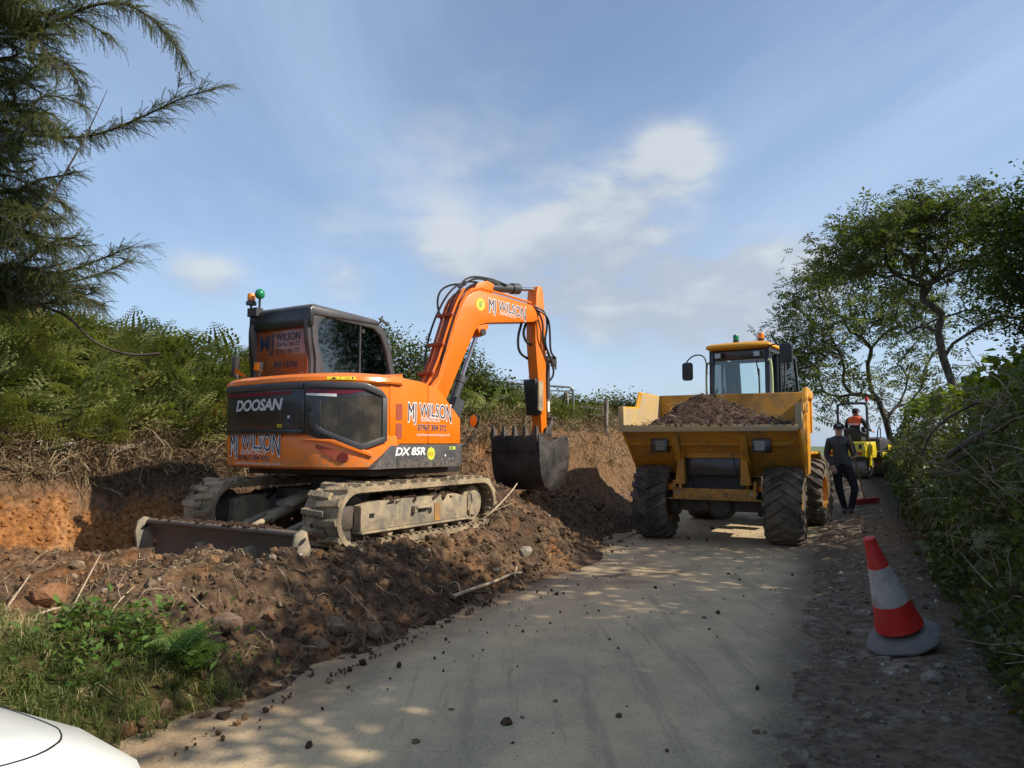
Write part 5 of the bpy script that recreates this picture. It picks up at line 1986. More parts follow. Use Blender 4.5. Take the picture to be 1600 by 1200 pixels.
pane('windscreen', [(CX - 0.44, CY0 + 0.02, 1.88), (CX + 0.44, CY0 + 0.02, 1.88), (CX + 0.44, CY0 + 0.05, 2.91), (CX - 0.44, CY0 + 0.05, 2.91)])
pane('rear_window', [(CX - 0.43, CY1, 1.83), (CX + 0.43, CY1, 1.83), (CX + 0.43, CY1 - 0.20, 2.98), (CX - 0.43, CY1 - 0.20, 2.98)])
for sx in (-1, 1):
    pane('quarter_glass', [(CX + sx * hw, 1.58, 1.84), (CX + sx * hw, 2.08, 1.84), (CX + sx * hw, 2.10, 2.98), (CX + sx * hw, 1.60, 2.98)])
    pane('door_glass', [(CX + sx * hw, 2.16, 1.84), (CX + sx * hw, 2.90, 1.84), (CX + sx * hw, 2.72, 2.98), (CX + sx * hw, 2.17, 2.98)])
# the right-hand door stands a little open: frame with its own glass
DM = YAW @ Matrix.Translation((CX + hw + 0.03, 2.14, 0)) @ Matrix.Rotation(R(-14), 4, 'Z')
b = MB(DM)
b.ring([(0.0, 1.42), (0.80, 1.42), (0.78, 1.9), (0.58, 3.02), (0.0, 3.02)], [(0.05, 1.86), (0.73, 1.86), (0.725, 1.92), (0.54, 2.96), (0.05, 2.96)], 'x', 0.0, 0.045)
DOORF = b.build('cab_door', M['black'], DMP, bevel=0.008)
b = MB(DM)
b.prism([(0.04, 1.85), (0.74, 1.85), (0.73, 1.92), (0.545, 2.97), (0.04, 2.97)], 'x', 0.018, 0.024)
b.build('door_pane', M['cabglass2'], DOORF, smooth=False)
b = MB(DM)
b.bar((0.06, 0.06, 2.0), (0.06, 0.14, 2.9), 0.02, 0.03)
b.build('door_handle', M['plastic'], DOORF)
# seat, steering wheel, column
b = MB(YAW)
b.box((CX, 2.42, 1.66), (0.50, 0.48, 0.14))
b.box((CX, 2.66, 1.86), (0.48, 0.13, 0.34), Euler((R(-8), 0, 0)).to_matrix())
b.build('seat', M['fabric'], DMP, bevel=0.04, seg=3)
b = MB(YAW)
o, axn = Vector((CX + 0.02, 1.86, 1.99)), Vector((0, 0.42, 0.9)).normalized()
xv = Vector((1, 0, 0))
yv = axn.cross(xv)
ring = [o + xv * 0.19 * math.cos(a) + yv * 0.19 * math.sin(a) for a in np.linspace(0, 2 * math.pi, 25)]
b.tube(ring, 0.016, 7)
for a in (0.5, 2.6, 4.7):
    b.cyl(o - axn * 0.02, o + xv * 0.19 * math.cos(a) + yv * 0.19 * math.sin(a), 0.012, 6)
b.build('steering_wheel', M['plastic'], DMP)
b = MB(YAW)
b.bar((CX + 0.02, 1.80, 1.5), o, 0.10, 0.10)
b.box((CX, 1.66, 1.86), (0.80, 0.20, 0.10))
b.box((CX - 0.33, 1.9, 1.90), (0.16, 0.30, 0.36))
b.tube([(CX - 0.36, 1.95, 2.05), (CX - 0.38, 1.98, 2.3), (CX - 0.42, 2.0, 2.45)], 0.02, 6)
b.build('dashboard', M['plastic'], DMP, bevel=0.02)
b = MB(YAW)
b.tube([(CX + 0.30, CY0 - 0.005, 2.86), (CX + 0.34, CY0 - 0.012, 2.55)], 0.010, 5)
b.tube([(CX + 0.34, CY0 - 0.014, 2.72), (CX + 0.345, CY0 - 0.016, 2.15)], 0.013, 5)
b.build('wiper', M['rubber'], DMP)
for x in (-0.33, 0.33):
    b = MB(YAW)
    b.box((CX + x, CY0 - 0.05, 2.965), (0.12, 0.08, 0.10))
    wlp = b.build('work_lamp', M['black'], DMP, bevel=0.01)
    b = MB(YAW)
    b.box((CX + x, CY0 - 0.093, 2.965), (0.095, 0.006, 0.08))
    b.build('lamp_lens', M['lamp_glass'], wlp, smooth=False)
for sx in (-1, 1):
    b = MB(YAW)
    x = CX + sx * (hw + 0.085)
    b.tube(chaikin([(x - sx * 0.06, CY0 - 0.02, 2.86), (x, CY0 - 0.03, 2.84), (x, CY0 - 0.03, 2.0), (x - sx * 0.07, CY0 - 0.02, 1.95)], 2), 0.020, 8)
    b.build('grab_rail', M['greenrail'], DMP)
b = MB(YAW)
b.tube(chaikin([(CX - hw - 0.06, CY0 - 0.05, 2.66), (CX - hw - 0.08, CY0 - 0.06, 2.98), (CX - hw - 0.26, CY0 - 0.08, 3.02), (CX - hw - 0.40, CY0 - 0.10, 2.92), (CX - hw - 0.42, CY0 - 0.10, 2.84)], 2), 0.012, 6)
b.build('mirror_arm', M['rubber'], DMP)
b = MB(YAW)
b.prism([(p[0], p[1]) for p in rrect(CX - hw - 0.49, CX - hw - 0.30, 2.56, 2.88, 0.05)], 'y', CY0 - 0.13, CY0 - 0.08)
b.build('wing_mirror', M['plastic'], DMP, bevel=0.012)
b = MB(YAW)
b.tube(chaikin([(CX + hw - 0.02, CY0 - 0.06, 2.90), (CX + hw + 0.02, CY0 - 0.10, 3.07), (CX + hw + 0.18, CY0 - 0.12, 3.11), (CX + hw + 0.30, CY0 - 0.12, 3.06)], 2), 0.012, 6)
b.build('mirror_arm', M['rubber'], DMP)
b = MB(YAW)
b.prism([(p[0], p[1]) for p in rrect(CX + hw + 0.24, CX + hw + 0.44, 2.78, 3.10, 0.05)], 'y', CY0 - 0.15, CY0 - 0.09)
b.build('wing_mirror', M['plastic'], DMP, bevel=0.012)
for x, m_, rr_ in ((-0.10, 'green_lens', 0.052), (0.33, 'amber', 0.056)):
    b = MB(YAW)
    b.lathe([(0, 0), (0.035, 0), (0.045, 0.04), (rr_, 0.05), (rr_, 0.065), (0, 0.065)], (CX + x, CY0 + 0.22, 3.19), n=14)
    bb = b.build('beacon_base', M['plastic'], DMP)
    b = MB(YAW)
    b.lathe([(rr_ - 0.004, 0), (rr_ - 0.002, 0.07), (rr_ - 0.014, 0.10), (0, 0.105)], (CX + x, CY0 + 0.22, 3.255), n=16)
    b.build('beacon', M[m_], DMP)

# the load: a rough heap of dark earth with roots
rr = random.Random(9)
gx, gy = 90, 80
ix, iy = np.meshgrid(np.linspace(-1.19, 1.19, gx), np.linspace(-0.86, 1.30, gy), indexing='ij')
hh = 1.74 + 0.32 * np.exp(-((ix + 0.34) / 0.46) ** 2 - ((iy - 0.35) / 0.60) ** 2) + 0.20 * np.exp(-((ix - 0.15) / 0.6) ** 2 - ((iy - 0.2) / 0.6) ** 2) + 0.07 * np.exp(-((ix + 0.75) / 0.25) ** 2 - ((iy + 0.1) / 0.4) ** 2)
hh = hh - 0.10 * sstep(0.55, 1.15, ix) - 0.10 * sstep(-0.55, -1.15, ix) + 0.05 * sstep(-0.9, 0.3, iy)
hh = hh + 0.06 * fbm(ix * 3, iy * 3, 5, 3) + 0.055 * fbm(ix * 9, iy * 9, 8, 3) + 0.03 * fbm(ix * 24, iy * 24, 12, 2)
floor = np.interp(iy, [-0.9, 0.02, 1.02, 1.36], [1.72, 1.04, 1.04, 1.90])
hh = np.maximum(hh, floor - 0.02)
hh = np.where(iy < -0.80, np.minimum(hh, 1.73), hh)
idx = np.arange(gx * gy).reshape(gx, gy)
F = np.stack([idx[:-1, :-1], idx[1:, :-1], idx[1:, 1:], idx[:-1, 1:]], -1).reshape(-1, 4)
LOAD = indexed('soil_heap', np.stack([ix, iy, hh], -1).reshape(-1, 3), F, M['heap'])
LOAD.location, LOAD.rotation_euler = DMP.location, DMP.rotation_euler
tag(LOAD, 'heap of dark rooty soil piled in the dumper skip', 'soil heap')
b = MB()
for k in range(230):
    i, j = rr.randrange(gx), rr.randrange(gy)
    p = Vector((ix[i, j], iy[i, j], hh[i, j]))
    a, ll = rr.uniform(0, 6.28), rr.uniform(0.06, 0.26)
    q = p + Vector((math.cos(a) * ll, math.sin(a) * ll, rr.uniform(-0.04, 0.09)))
    mid = (p + q) / 2 + Vector((rr.uniform(-.03, .03), rr.uniform(-.03, .03), rr.uniform(0, .05)))
    b.tube([p, mid, q], [0.005, 0.004, 0.0015], 3, caps=False)
b.build('root_strands', M['twig'], LOAD, kind='stuff')
# ------------------------------------------------------------------ people
M['skin'] = simple('skin', (0.72, 0.44, 0.33), 0.55)
M['fleece'] = simple('charcoal_fleece', (0.085, 0.084, 0.090), 0.95)
M['trousers'] = simple('black_trousers', (0.022, 0.023, 0.031), 0.9)
M['boots'] = simple('tan_work_boots', (0.10, 0.075, 0.05), 0.8)
M['cap'] = simple('black_cap', (0.010, 0.010, 0.012), 0.8)
M['hivis'] = simple('orange_hivis', (0.90, 0.12, 0.02), 0.7)
M['hair'] = simple('dark_hair', (0.02, 0.015, 0.012), 0.8)


def skin_mesh(joints, edges, root, levels=2):
    names = list(joints)
    me = bpy.data.meshes.new('figure_skeleton')
    me.from_pydata([joints[k][0] for k in names], [(names.index(a), names.index(b)) for a, b in edges], [])
    ob = bpy.data.objects.new('figure_skeleton', me)
    COL.objects.link(ob)
    sm = ob.modifiers.new('skin', 'SKIN')
    sm.use_smooth_shade = True
    lay = me.skin_vertices[0].data if me.skin_vertices else None
    if lay is None:
        bm = bmesh.new()
        bm.from_mesh(me)
        bm.verts.layers.skin.verify()
        bm.to_mesh(me)
        bm.free()
        lay = me.skin_vertices[0].data
    for i, k in enumerate(names):
        r = joints[k][1]
        lay[i].radius = r if isinstance(r, tuple) else (r, r)
        lay[i].use_root = (k == root)
    ss = ob.modifiers.new('sub', 'SUBSURF')
    ss.levels = levels
    ss.render_levels = levels
    dg = bpy.context.evaluated_depsgraph_get()
    dg.update()
    ev = ob.evaluated_get(dg)
    tmp = ev.to_mesh()
    vs = [tuple(v.co) for v in tmp.vertices]
    fs = [tuple(p.vertices) for p in tmp.polygons]
    ev.to_mesh_clear()
    bpy.data.objects.remove(ob)
    return vs, fs


def hand(b, wrist, d, palm_n, curl=0.5, side=1):
    """palm and five bent fingers from the wrist along d; palm_n points out of the palm."""
    w, d, pn = Vector(wrist), Vector(d).normalized(), Vector(palm_n)
    pn = (pn - d * pn.dot(d)).normalized()
    s = d.cross(pn) * side
    b.loft([[w + d * t + s * (sx * wd) + pn * (q * th) for sx, q in ((-1, -1), (1, -1), (1, 1), (-1, 1))] for t, wd, th in ((-0.03, 0.026, 0.022), (0.02, 0.036, 0.018), (0.085, 0.042, 0.014))])
    for k, (off, ln) in enumerate(((-0.030, 0.070), (-0.010, 0.080), (0.011, 0.075), (0.031, 0.058))):
        p = w + d * 0.075 + s * off
        path = [p]
        dd = d.copy()
        for j in range(3):
            a = curl * (0.6 + 0.35 * j)
            dd = (d * math.cos(a * (j + 1) * 0.7) + pn * math.sin(a * (j + 1) * 0.7)).normalized()
            p = p + dd * ln * (0.45, 0.32, 0.23)[j]
            path.append(p)
        b.tube(path, [0.0095, 0.009, 0.008, 0.006], 6)
    p = w + d * 0.02 - s * 0.034
    b.tube([p, p - s * 0.022 + d * 0.028 + pn * 0.012, p - s * 0.022 + d * 0.056 + pn * 0.030, p - s * 0.012 + d * 0.075 + pn * 0.044], [0.012, 0.011, 0.0095, 0.007], 6)


def head_parts(b, c, fwd, r=0.098):
    """nose, brow, chin, ears and neck-side detail around the head centre c."""
    c, f = Vector(c), Vector(fwd).normalized()
    up = Vector((0, 0, 1))
    s = f.cross(up).normalized()
    b.loft([[c + f * (r * 0.86) + up * 0.022 + s * q * 0.008 for q in (-1, 1)] + [c + f * (r * 0.80) + up * 0.022], [c + f * (r * 1.16) - up * 0.018 + s * q * 0.016 for q in (-1, 1)] + [c + f * (r * 0.80) - up * 0.026]])
    for q in (-1, 1):
        b.lathe([(0, -0.006), (0.020, -0.006), (0.026, 0.004), (0.016, 0.012), (0, 0.010)], c + s * q * (r * 0.86) - f * 0.005, s * q - f * 0.4, 8)


def figure(name, joints, edges, root, mat_of, hands, head_c, head_f, mats, parent):
    vs, fs = skin_mesh(joints, edges, root)
    b = MB()
    b.add(vs, fs)
    n0 = len(b.f)
    for i, f in enumerate(b.f):
        c = sum((b.v[k] for k in f), Vector()) / len(f)
        b.m[i] = mat_of(c)
    b.mi = 0
    for h in hands:
        hand(b, *h)
    head_parts(b, head_c, head_f)
    return b.build(name, mats, parent, angle=60)


# ---- the man with the broom
MAN_P = Vector((6.31, 13.90, 0))
MAN_P.z = gz(6.31, 13.90)
MAN_H = R(24)
MAN = thing('person', 'standing man in black cap, dark fleece and trousers leaning on a broom', 'person', MAN_P, MAN_H)
BR_TOP, BR_BOT = Vector((6.26, 13.60, 1.60)), Vector((6.97, 14.58, 0.25))
BR_BOT.z = gz(BR_BOT.x, BR_BOT.y) + 0.06
inv = (Matrix.Translation(MAN_P) @ Matrix.Rotation(-MAN_H, 4, 'Z')).inverted()
grip = inv @ BR_TOP.lerp(BR_BOT, 0.27)
gd = ((inv.to_3x3()) @ (BR_BOT - BR_TOP)).normalized()
o = -0.07
J = {
    'pelvis': ((o + 0.0, 0.0, 0.93), (0.150, 0.115)), 'waist': ((o - 0.01, 0.005, 1.08), (0.165, 0.125)), 'chest': ((o - 0.025, 0.01, 1.28), (0.185, 0.130)),
    'upper': ((o - 0.03, 0.015, 1.39), (0.145, 0.095)), 'neck': ((o - 0.03, 0.0, 1.475), 0.058), 'jaw': ((o - 0.03, -0.03, 1.535), (0.068, 0.075)),
    'head': ((o - 0.03, -0.012, 1.60), (0.080, 0.095)), 'crown': ((o - 0.03, 0.0, 1.675), (0.062, 0.072)),
    'sh_l': ((o - 0.200, 0.01, 1.37), 0.085), 'el_l': ((o - 0.262, 0.03, 1.11), 0.060), 'wr_l': ((o - 0.175, -0.10, 0.90), 0.040),
    'sh_r': ((o + 0.140, 0.01, 1.37), 0.085), 'el_r': ((o + 0.225, 0.04, 1.12), 0.060), 'wr_r': (tuple(grip + Vector((-0.015, -0.03, -0.07))), 0.038),
    'hip_l': ((o - 0.095, 0.0, 0.86), 0.105), 'kn_l': ((o - 0.060, -0.01, 0.48), 0.075), 'an_l': ((o + 0.03, 0.02, 0.10), 0.058), 'to_l': ((o + 0.015, -0.13, 0.045), 0.045),
    'hip_r': ((o + 0.095, 0.0, 0.86), 0.105), 'kn_r': ((o + 0.215, -0.07, 0.50), 0.075), 'an_r': ((o + 0.13, -0.06, 0.10), 0.058), 'to_r': ((o + 0.135, -0.21, 0.045), 0.045),
}
Ed = [('pelvis', 'waist'), ('waist', 'chest'), ('chest', 'upper'), ('upper', 'neck'), ('neck', 'jaw'), ('jaw', 'head'), ('head', 'crown'),
      ('upper', 'sh_l'), ('sh_l', 'el_l'), ('el_l', 'wr_l'), ('upper', 'sh_r'), ('sh_r', 'el_r'), ('el_r', 'wr_r'),
      ('pelvis', 'hip_l'), ('hip_l', 'kn_l'), ('kn_l', 'an_l'), ('an_l', 'to_l'), ('pelvis', 'hip_r'), ('hip_r', 'kn_r'), ('kn_r', 'an_r'), ('an_r', 'to_r')]


def man_mat(c):
    if c.z > 1.475 and abs(c.x - o + 0.03) < 0.11:
        return 0
    if c.z < 0.115:
        return 3
    if c.z < 0.93 and (c.x > o - 0.16 or c.z < 0.82) and not (c - Vector(J['wr_l'][0])).length < 0.09:
        return 2
    return 1


hc = (o - 0.03, -0.012, 1.60)
figure('body', J, Ed, 'pelvis', man_mat,
       [((o - 0.150, -0.105, 0.89), (0.35, -0.25, -1.0), (0.3, 0.9, 0.1), 0.55, 1), (tuple(grip + Vector((-0.03, -0.02, -0.055))), (0.45, 0.15, 0.75), (0.6, 0.55, 0.0), 1.15, 1)],
       hc, (0.05, -1, -0.05), [M['skin'], M['fleece'], M['trousers'], M['boots']], MAN)


def cap_on(c, f, parent, name='cap'):
    c, f = Vector(c), Vector(f).normalized()
    s = f.cross(Vector((0, 0, 1))).normalized()
    b = MB()
    rings = []
    for z, r in ((0.022, 0.103), (0.055, 0.105), (0.090, 0.092), (0.112, 0.062), (0.120, 0.02)):
        rings.append([c + Vector((0, 0, z)) + (f * math.cos(a) * 1.1 + s * math.sin(a) * 0.95) * r for a in np.linspace(0, 2 * math.pi, 18, endpoint=False)])
    b.loft(rings)
    rim, rim2 = [], []
    for a in np.linspace(-1.15, 1.15, 9):
        rim.append(c + Vector((0, 0, 0.030)) + (f * math.cos(a) * 1.1 + s * math.sin(a) * 0.95) * 0.102)
        rim2.append(c + Vector((0, 0, 0.008)) + (f * (0.10 + 0.085 * math.cos(a * 1.25)) * 1.0 + s * math.sin(a) * 0.085))
    b.loft([rim + [p + Vector((0, 0, 0.008)) for p in rim[::-1]], rim2 + [p + Vector((0, 0, 0.008)) for p in rim2[::-1]]])
    return b.build(name, M['cap'], parent, angle=50)


CP = cap_on(hc, (0.05, -1, 0), MAN)
b = MB()
b.box((hc[0] + 0.005, hc[1] - 0.118, hc[2] + 0.072), (0.07, 0.006, 0.022))
b.build('cap_badge', M['white_decal'], CP, bevel=0.002)
for q in (-1, 1):
    b = MB()
    b.lathe([(0, 0), (0.012, 0.0), (0.008, 0.006), (0, 0.008)], (hc[0] + q * 0.033 + 0.004, hc[1] - 0.086, hc[2] + 0.006), (0, -1, 0), 8)
    b.build('eye', M['hair'], MAN)
b = MB()
b.box((hc[0] + 0.004, hc[1] - 0.094, hc[2] - 0.050), (0.040, 0.010, 0.007))
b.build('mouth', simple('lips', (0.26, 0.11, 0.09), 0.6), MAN, bevel=0.003)
b = MB()
b.tube([(o - 0.03 + 0.075 * math.cos(a), 0.0 + 0.068 * math.sin(a) - 0.005, 1.452 + 0.012 * math.sin(a)) for a in np.linspace(0, 2 * math.pi, 15)], 0.022, 7)
b.build('collar', M['fleece'], MAN)
b = MB()
b.box((o + 0.055, -0.122, 1.335), (0.06, 0.006, 0.022), Euler((R(6), 0, R(8))).to_matrix())
b.build('chest_badge', M['white_decal'], MAN)
b = MB()
b.box((o - 0.025, -0.118, 1.30), (0.008, 0.008, 0.26), Euler((R(6), 0, 0)).to_matrix())
b.build('zip', M['plastic'], MAN)

BROOM = thing('broom', 'wide red broom with a wooden handle held by the standing man', 'broom', BR_BOT)
bt = BR_TOP - BR_BOT
b = MB()
b.tube([Vector((0, 0, 0.045)), bt * 0.5, bt], [0.016, 0.015, 0.014], 8)
b.build('handle', M['wood'], BROOM)
hx = Vector((0.95, 0.25, 0.05)).normalized()
b = MB()
b.bar(-hx * 0.33 + Vector((0, 0, 0.035)), hx * 0.33 + Vector((0, 0, 0.035)), 0.075, 0.045)
b.build('broom_head', M['broom_red'], BROOM, bevel=0.01)
b = MB()
rr = random.Random(2)
for i in range(64):
    for j in (-1, 0, 1):
        p = hx * (-0.32 + 0.64 * i / 63) + Vector((0.02 * j * -hx.y, 0.022 * j, 0.02))
        b.tube([p, p + Vector((rr.uniform(-.012, .012), rr.uniform(-.012, .012), -0.085))], [0.005, 0.003], 3, caps=False)
b.build('bristles', M['broom_red'], BROOM, kind='stuff')

# ------------------------------------------------------------------ the roller on the crest
RP = Vector((10.62, 22.35, 0))
RP.z = gz(RP.x, RP.y)
ROL_H = R(44)
ROL = thing('road_roller', 'small yellow tandem road roller with black roll bar on the lane crest', 'road roller', RP, ROL_H)
DR = 0.36
for yy in (-0.80, 0.88):
    b = MB()
    b.lathe([(0.0, -0.46), (0.26, -0.46), (0.27, -0.50), (DR - 0.01, -0.50), (DR, -0.49), (DR, 0.49), (DR - 0.01, 0.50), (0.27, 0.50), (0.26, 0.46), (0.0, 0.46)], (0, yy, DR), (1, 0, 0), 36)
    b.build('drum', M['drum'], ROL)
    for sx in (-1, 1):
        b = MB()
        b.prism([(yy - 0.14, 0.98), (yy + 0.14, 0.98), (yy + 0.10, 0.36), (yy + 0.04, 0.28), (yy - 0.04, 0.28), (yy - 0.10, 0.36)], 'x', sx * 0.515, sx * 0.555)
        b.build('drum_yoke', M['lime'], ROL, bevel=0.008)
b = MB()
b.prism([(-1.24, 0.62), (-1.26, 0.74), (-1.22, 1.06), (-0.30, 1.08), (-0.22, 0.70), (-0.30, 0.60)], 'x', -0.53, 0.53)
RB = b.build('rear_body', M['lime'], ROL, bevel=0.02)
b = MB()
b.box((0, -1.255, 0.62), (1.06, 0.06, 0.06))
b.box((0, -1.15, 0.60), (0.98, 0.1, 0.05))
b.build('scraper_bar', M['plastic'], ROL, bevel=0.008)
for sx in (-1, 1):
    b = MB()
    b.box((sx * 0.36, -1.268, 0.74), (0.17, 0.05, 0.08))
    b.build('tail_lamp', M['red_lens'], RB, bevel=0.008)
lettering('maker_lettering', 'BOMAG', lambda x, z: (x, -1.264 + 0.125 * (0.13 + z), 0.87 + z), M['black_decal'], RB, 0.17, 0.005, 0, 1.0, 0.52)
b = MB()
f = lambda x, z: (x, -1.264 + 0.125 * (0.13 + z), 0.87 + z)
b.add([f(0.36, 0.0), f(0.45, 0.0), f(0.45, 0.12), f(0.36, 0.12)], [(0, 1, 2, 3)])
b.build('maker_emblem', M['black_decal'], RB, smooth=False)
b = MB()
b.prism([(0.16, 0.62), (0.20, 1.18), (0.62, 1.22), (1.30, 1.08), (1.36, 0.74), (1.28, 0.62)], 'x', -0.50, 0.50)
b.build('engine_cover', M['charcoal'], ROL, bevel=0.04, seg=3)
b = MB()
b.prism([(0.30, 0.58), (0.30, 0.76), (1.38, 0.74), (1.36, 0.58)], 'x', -0.535, 0.535)
b.build('front_body', M['lime'], ROL, bevel=0.02)
b = MB()
b.box((0, 0.0, 0.62), (0.50, 0.70, 0.14))
b.box((0, -0.02, 0.78), (0.95, 0.5, 0.04))
b.cyl((0, 0.02, 0.40), (0, 0.02, 0.80), 0.09, 14)
b.build('centre_joint', M['dirty_steel'], ROL, bevel=0.01)
b = MB()
b.tube(chaikin([(-0.42, -0.62, 1.05), (-0.42, -0.62, 1.95), (-0.42, -0.62, 2.20), (-0.20, -0.62, 2.22), (0.20, -0.62, 2.22), (0.42, -0.62, 2.20), (0.42, -0.62, 1.95), (0.42, -0.62, 1.05)], 2), 0.038, 8)
b.build('roll_bar', M['plastic'], ROL)
b = MB()
b.cyl((0.42, -0.62, 2.16), (0.42, -0.62, 2.28), 0.02, 8)
b.cyl((-0.44, -0.62, 2.0), (-0.44, -0.62, 2.30), 0.018, 8)
b.box((-0.45, -0.63, 2.30), (0.08, 0.06, 0.05))
b.build('lamp_stalk', M['plastic'], ROL)
b = MB()
b.lathe([(0.055, 0), (0.055, 0.10), (0.045, 0.125), (0, 0.13)], (0.42, -0.62, 2.27), n=12)
b.build('red_beacon', M['red_lens'], ROL)
b = MB()
b.box((0, -0.48, 1.16), (0.50, 0.44, 0.12))
b.box((0, -0.70, 1.32), (0.48, 0.09, 0.30))
b.build('seat', M['fabric'], ROL, bevel=0.03)
b = MB()
b.bar((0.05, 0.28, 1.10), (0.05, 0.12, 1.52), 0.10, 0.10)
b.tube([Vector((0.05, 0.11, 1.54)) + Vector((0.19 * math.cos(a), 0.075 * math.sin(a), 0.17 * math.sin(a))) for a in np.linspace(0, 2 * math.pi, 21)], 0.014, 6)
b.tube(chaikin([(0.47, 0.30, 1.10), (0.50, 0.28, 1.50), (0.50, 0.05, 1.52), (0.48, -0.02, 1.10)], 2), 0.018, 6)
b.build('steering_column', M['plastic'], ROL)

OP = thing('person', 'roller driver seen from behind in black jacket and orange vest', 'person', RP + Vector((0, 0, 1.20)), ROL_H)
J2 = {
    'pelvis': ((0.0, -0.46, 0.10), (0.155, 0.13)), 'waist': ((0.0, -0.46, 0.26), (0.155, 0.12)), 'chest': ((0.0, -0.44, 0.44), (0.185, 0.125)), 'upper': ((0.01, -0.42, 0.55), (0.155, 0.10)),
    'neck': ((0.015, -0.40, 0.635), 0.058), 'jaw': ((0.02, -0.375, 0.695), (0.068, 0.072)), 'head': ((0.02, -0.385, 0.76), (0.080, 0.092)), 'crown': ((0.02, -0.395, 0.83), (0.062, 0.07)),
    'sh_l': ((-0.195, -0.42, 0.54), 0.082), 'el_l': ((-0.30, -0.32, 0.28), 0.062), 'wr_l': ((-0.13, -0.08, 0.28), 0.040),
    'sh_r': ((0.205, -0.42, 0.54), 0.082), 'el_r': ((0.325, -0.36, 0.28), 0.062), 'wr_r': ((0.36, -0.13, 0.20), 0.040),
    'hip_l': ((-0.10, -0.40, 0.08), 0.10), 'kn_l': ((-0.14, -0.02, 0.10), 0.078), 'an_l': ((-0.14, 0.06, -0.30), 0.055), 'to_l': ((-0.14, 0.18, -0.35), 0.045),
    'hip_r': ((0.10, -0.40, 0.08), 0.10), 'kn_r': ((0.14, -0.02, 0.10), 0.078), 'an_r': ((0.14, 0.06, -0.30), 0.055), 'to_r': ((0.14, 0.18, -0.35), 0.045)}


def op_mat(c):
    if c.z > 0.64 and abs(c.x - 0.02) < 0.12:
        return 0
    if c.z > 0.34 and abs(c.x - 0.005) < 0.185:
        return 4
    if c.z < -0.27:
        return 3
    if c.z < 0.18 and c.y > -0.42 and not c.x > 0.27:
        return 2
    return 1


figure('body', J2, Ed, 'pelvis', op_mat,
       [((-0.12, -0.07, 0.28), (0.3, 1, 0.2), (0.2, 0, -1), 0.9, 1), ((0.365, -0.12, 0.20), (0.1, 1, -0.05), (0, 0, -1), 0.8, 1)],
       (0.02, -0.385, 0.76), (0.35, 0.9, -0.1), [M['skin'], M['trousers'], M['trousers'], M['boots'], M['hivis']], OP)
cap_on((0.02, -0.385, 0.765), (0.35, 0.9, 0), OP)
b = MB()
b.lathe([(0.088, -0.04), (0.096, 0.0), (0.095, 0.04)], (0.015, -0.392, 0.755), n=16)
b.build('hair', M['hair'], OP)
b = MB()
b.box((0.0, -0.575, 0.40), (0.30, 0.008, 0.035))
b.build('vest_band', M['white_decal'], OP)

# ------------------------------------------------------------------ traffic cone, knocked over to the left against the verge
CN = thing('traffic_cone', 'dirty red and white traffic cone leaning on its grey base', 'traffic cone', (2.72, 5.20, gz(2.72, 5.20) + 0.065))
CN.rotation_euler = (R(4), R(-21), R(8))
b = MB()
def bring(r, z, k=0.0):
    out = []
    for i in range(32):
        a = 2 * math.pi * i / 32
        q = max(abs(math.cos(a)), abs(math.sin(a)), (abs(math.cos(a)) + abs(math.sin(a))) * 0.76)
        out.append((r / q * math.cos(a), r / q * math.sin(a), z))
    return out
b.loft([bring(0.215, -0.01), bring(0.245, 0.0), bring(0.25, 0.016), bring(0.235, 0.034), bring(0.172, 0.062), bring(0.12, 0.072)])
b.build('cone_base', M['cone_base'], CN, angle=45)
rj = random.Random(4)


def cone_part(name, zs, m_):
    b = MB()
    rings = []
    for z in zs:
        r = 0.168 - (0.168 - 0.034) * ((z - 0.07) / 0.68) ** 0.88
        ring = []
        for i in range(30):
            a = 2 * math.pi * i / 30
            dent = 1.0 - 0.10 * math.exp(-((a - 4.9) / 0.30) ** 2) * math.exp(-((z - 0.40) / 0.16) ** 2) - 0.07 * math.exp(-((a - 5.3) / 0.25) ** 2) * math.exp(-((z - 0.20) / 0.07) ** 2)
            ring.append((r * dent * math.cos(a), r * dent * math.sin(a), z))
        rings.append(ring)
    b.loft(rings, caps=False)
    return b.build(name, m_, CN, angle=60)


cone_part('cone_skirt', list(np.linspace(0.068, 0.285, 7)), M['cone_red'])
cone_part('reflective_sleeve', list(np.linspace(0.283, 0.548, 8)), M['cone_white'])
cone_part('cone_top', list(np.linspace(0.546, 0.735, 5)), M['cone_red'])
b = MB()
b.lathe([(0.0, 0.730), (0.030, 0.730), (0.040, 0.733), (0.040, 0.752), (0.032, 0.758), (0.0, 0.758)], n=20)
b.build('cone_cap', M['cone_red'], CN)
# ------------------------------------------------------------------ vegetation
def quad_tris(a, b, c, d):
    return [(a, b, c), (a, c, d)]


def leaf_blade(n_side=1, w=0.45):
    """a leaf lying along +Y, folded at the midrib."""
    L = [(0, 0, 0), (w * 0.5, 0.45, 0.06), (0, 1, -0.05), (-w * 0.5, 0.45, 0.06)]
    m = (0, 0.5, -0.02)
    return np.array([(L[0], L[1], m), (L[1], L[2], m), (L[2], L[3], m), (L[3], L[0], m)], float)


def small_leaf(w=0.55):
    return np.array([((0, 0, 0), (w / 2, 0.5, 0.08), (0, 1, 0)), ((0, 0, 0), (0, 1, 0), (-w / 2, 0.5, 0.08))], float)


def rotz(a):
    c, s = math.cos(a), math.sin(a)
    return np.array([[c, -s, 0], [s, c, 0], [0, 0, 1]])


def rotx(a):
    c, s = math.cos(a), math.sin(a)
    return np.array([[1, 0, 0], [0, c, -s], [0, s, c]])


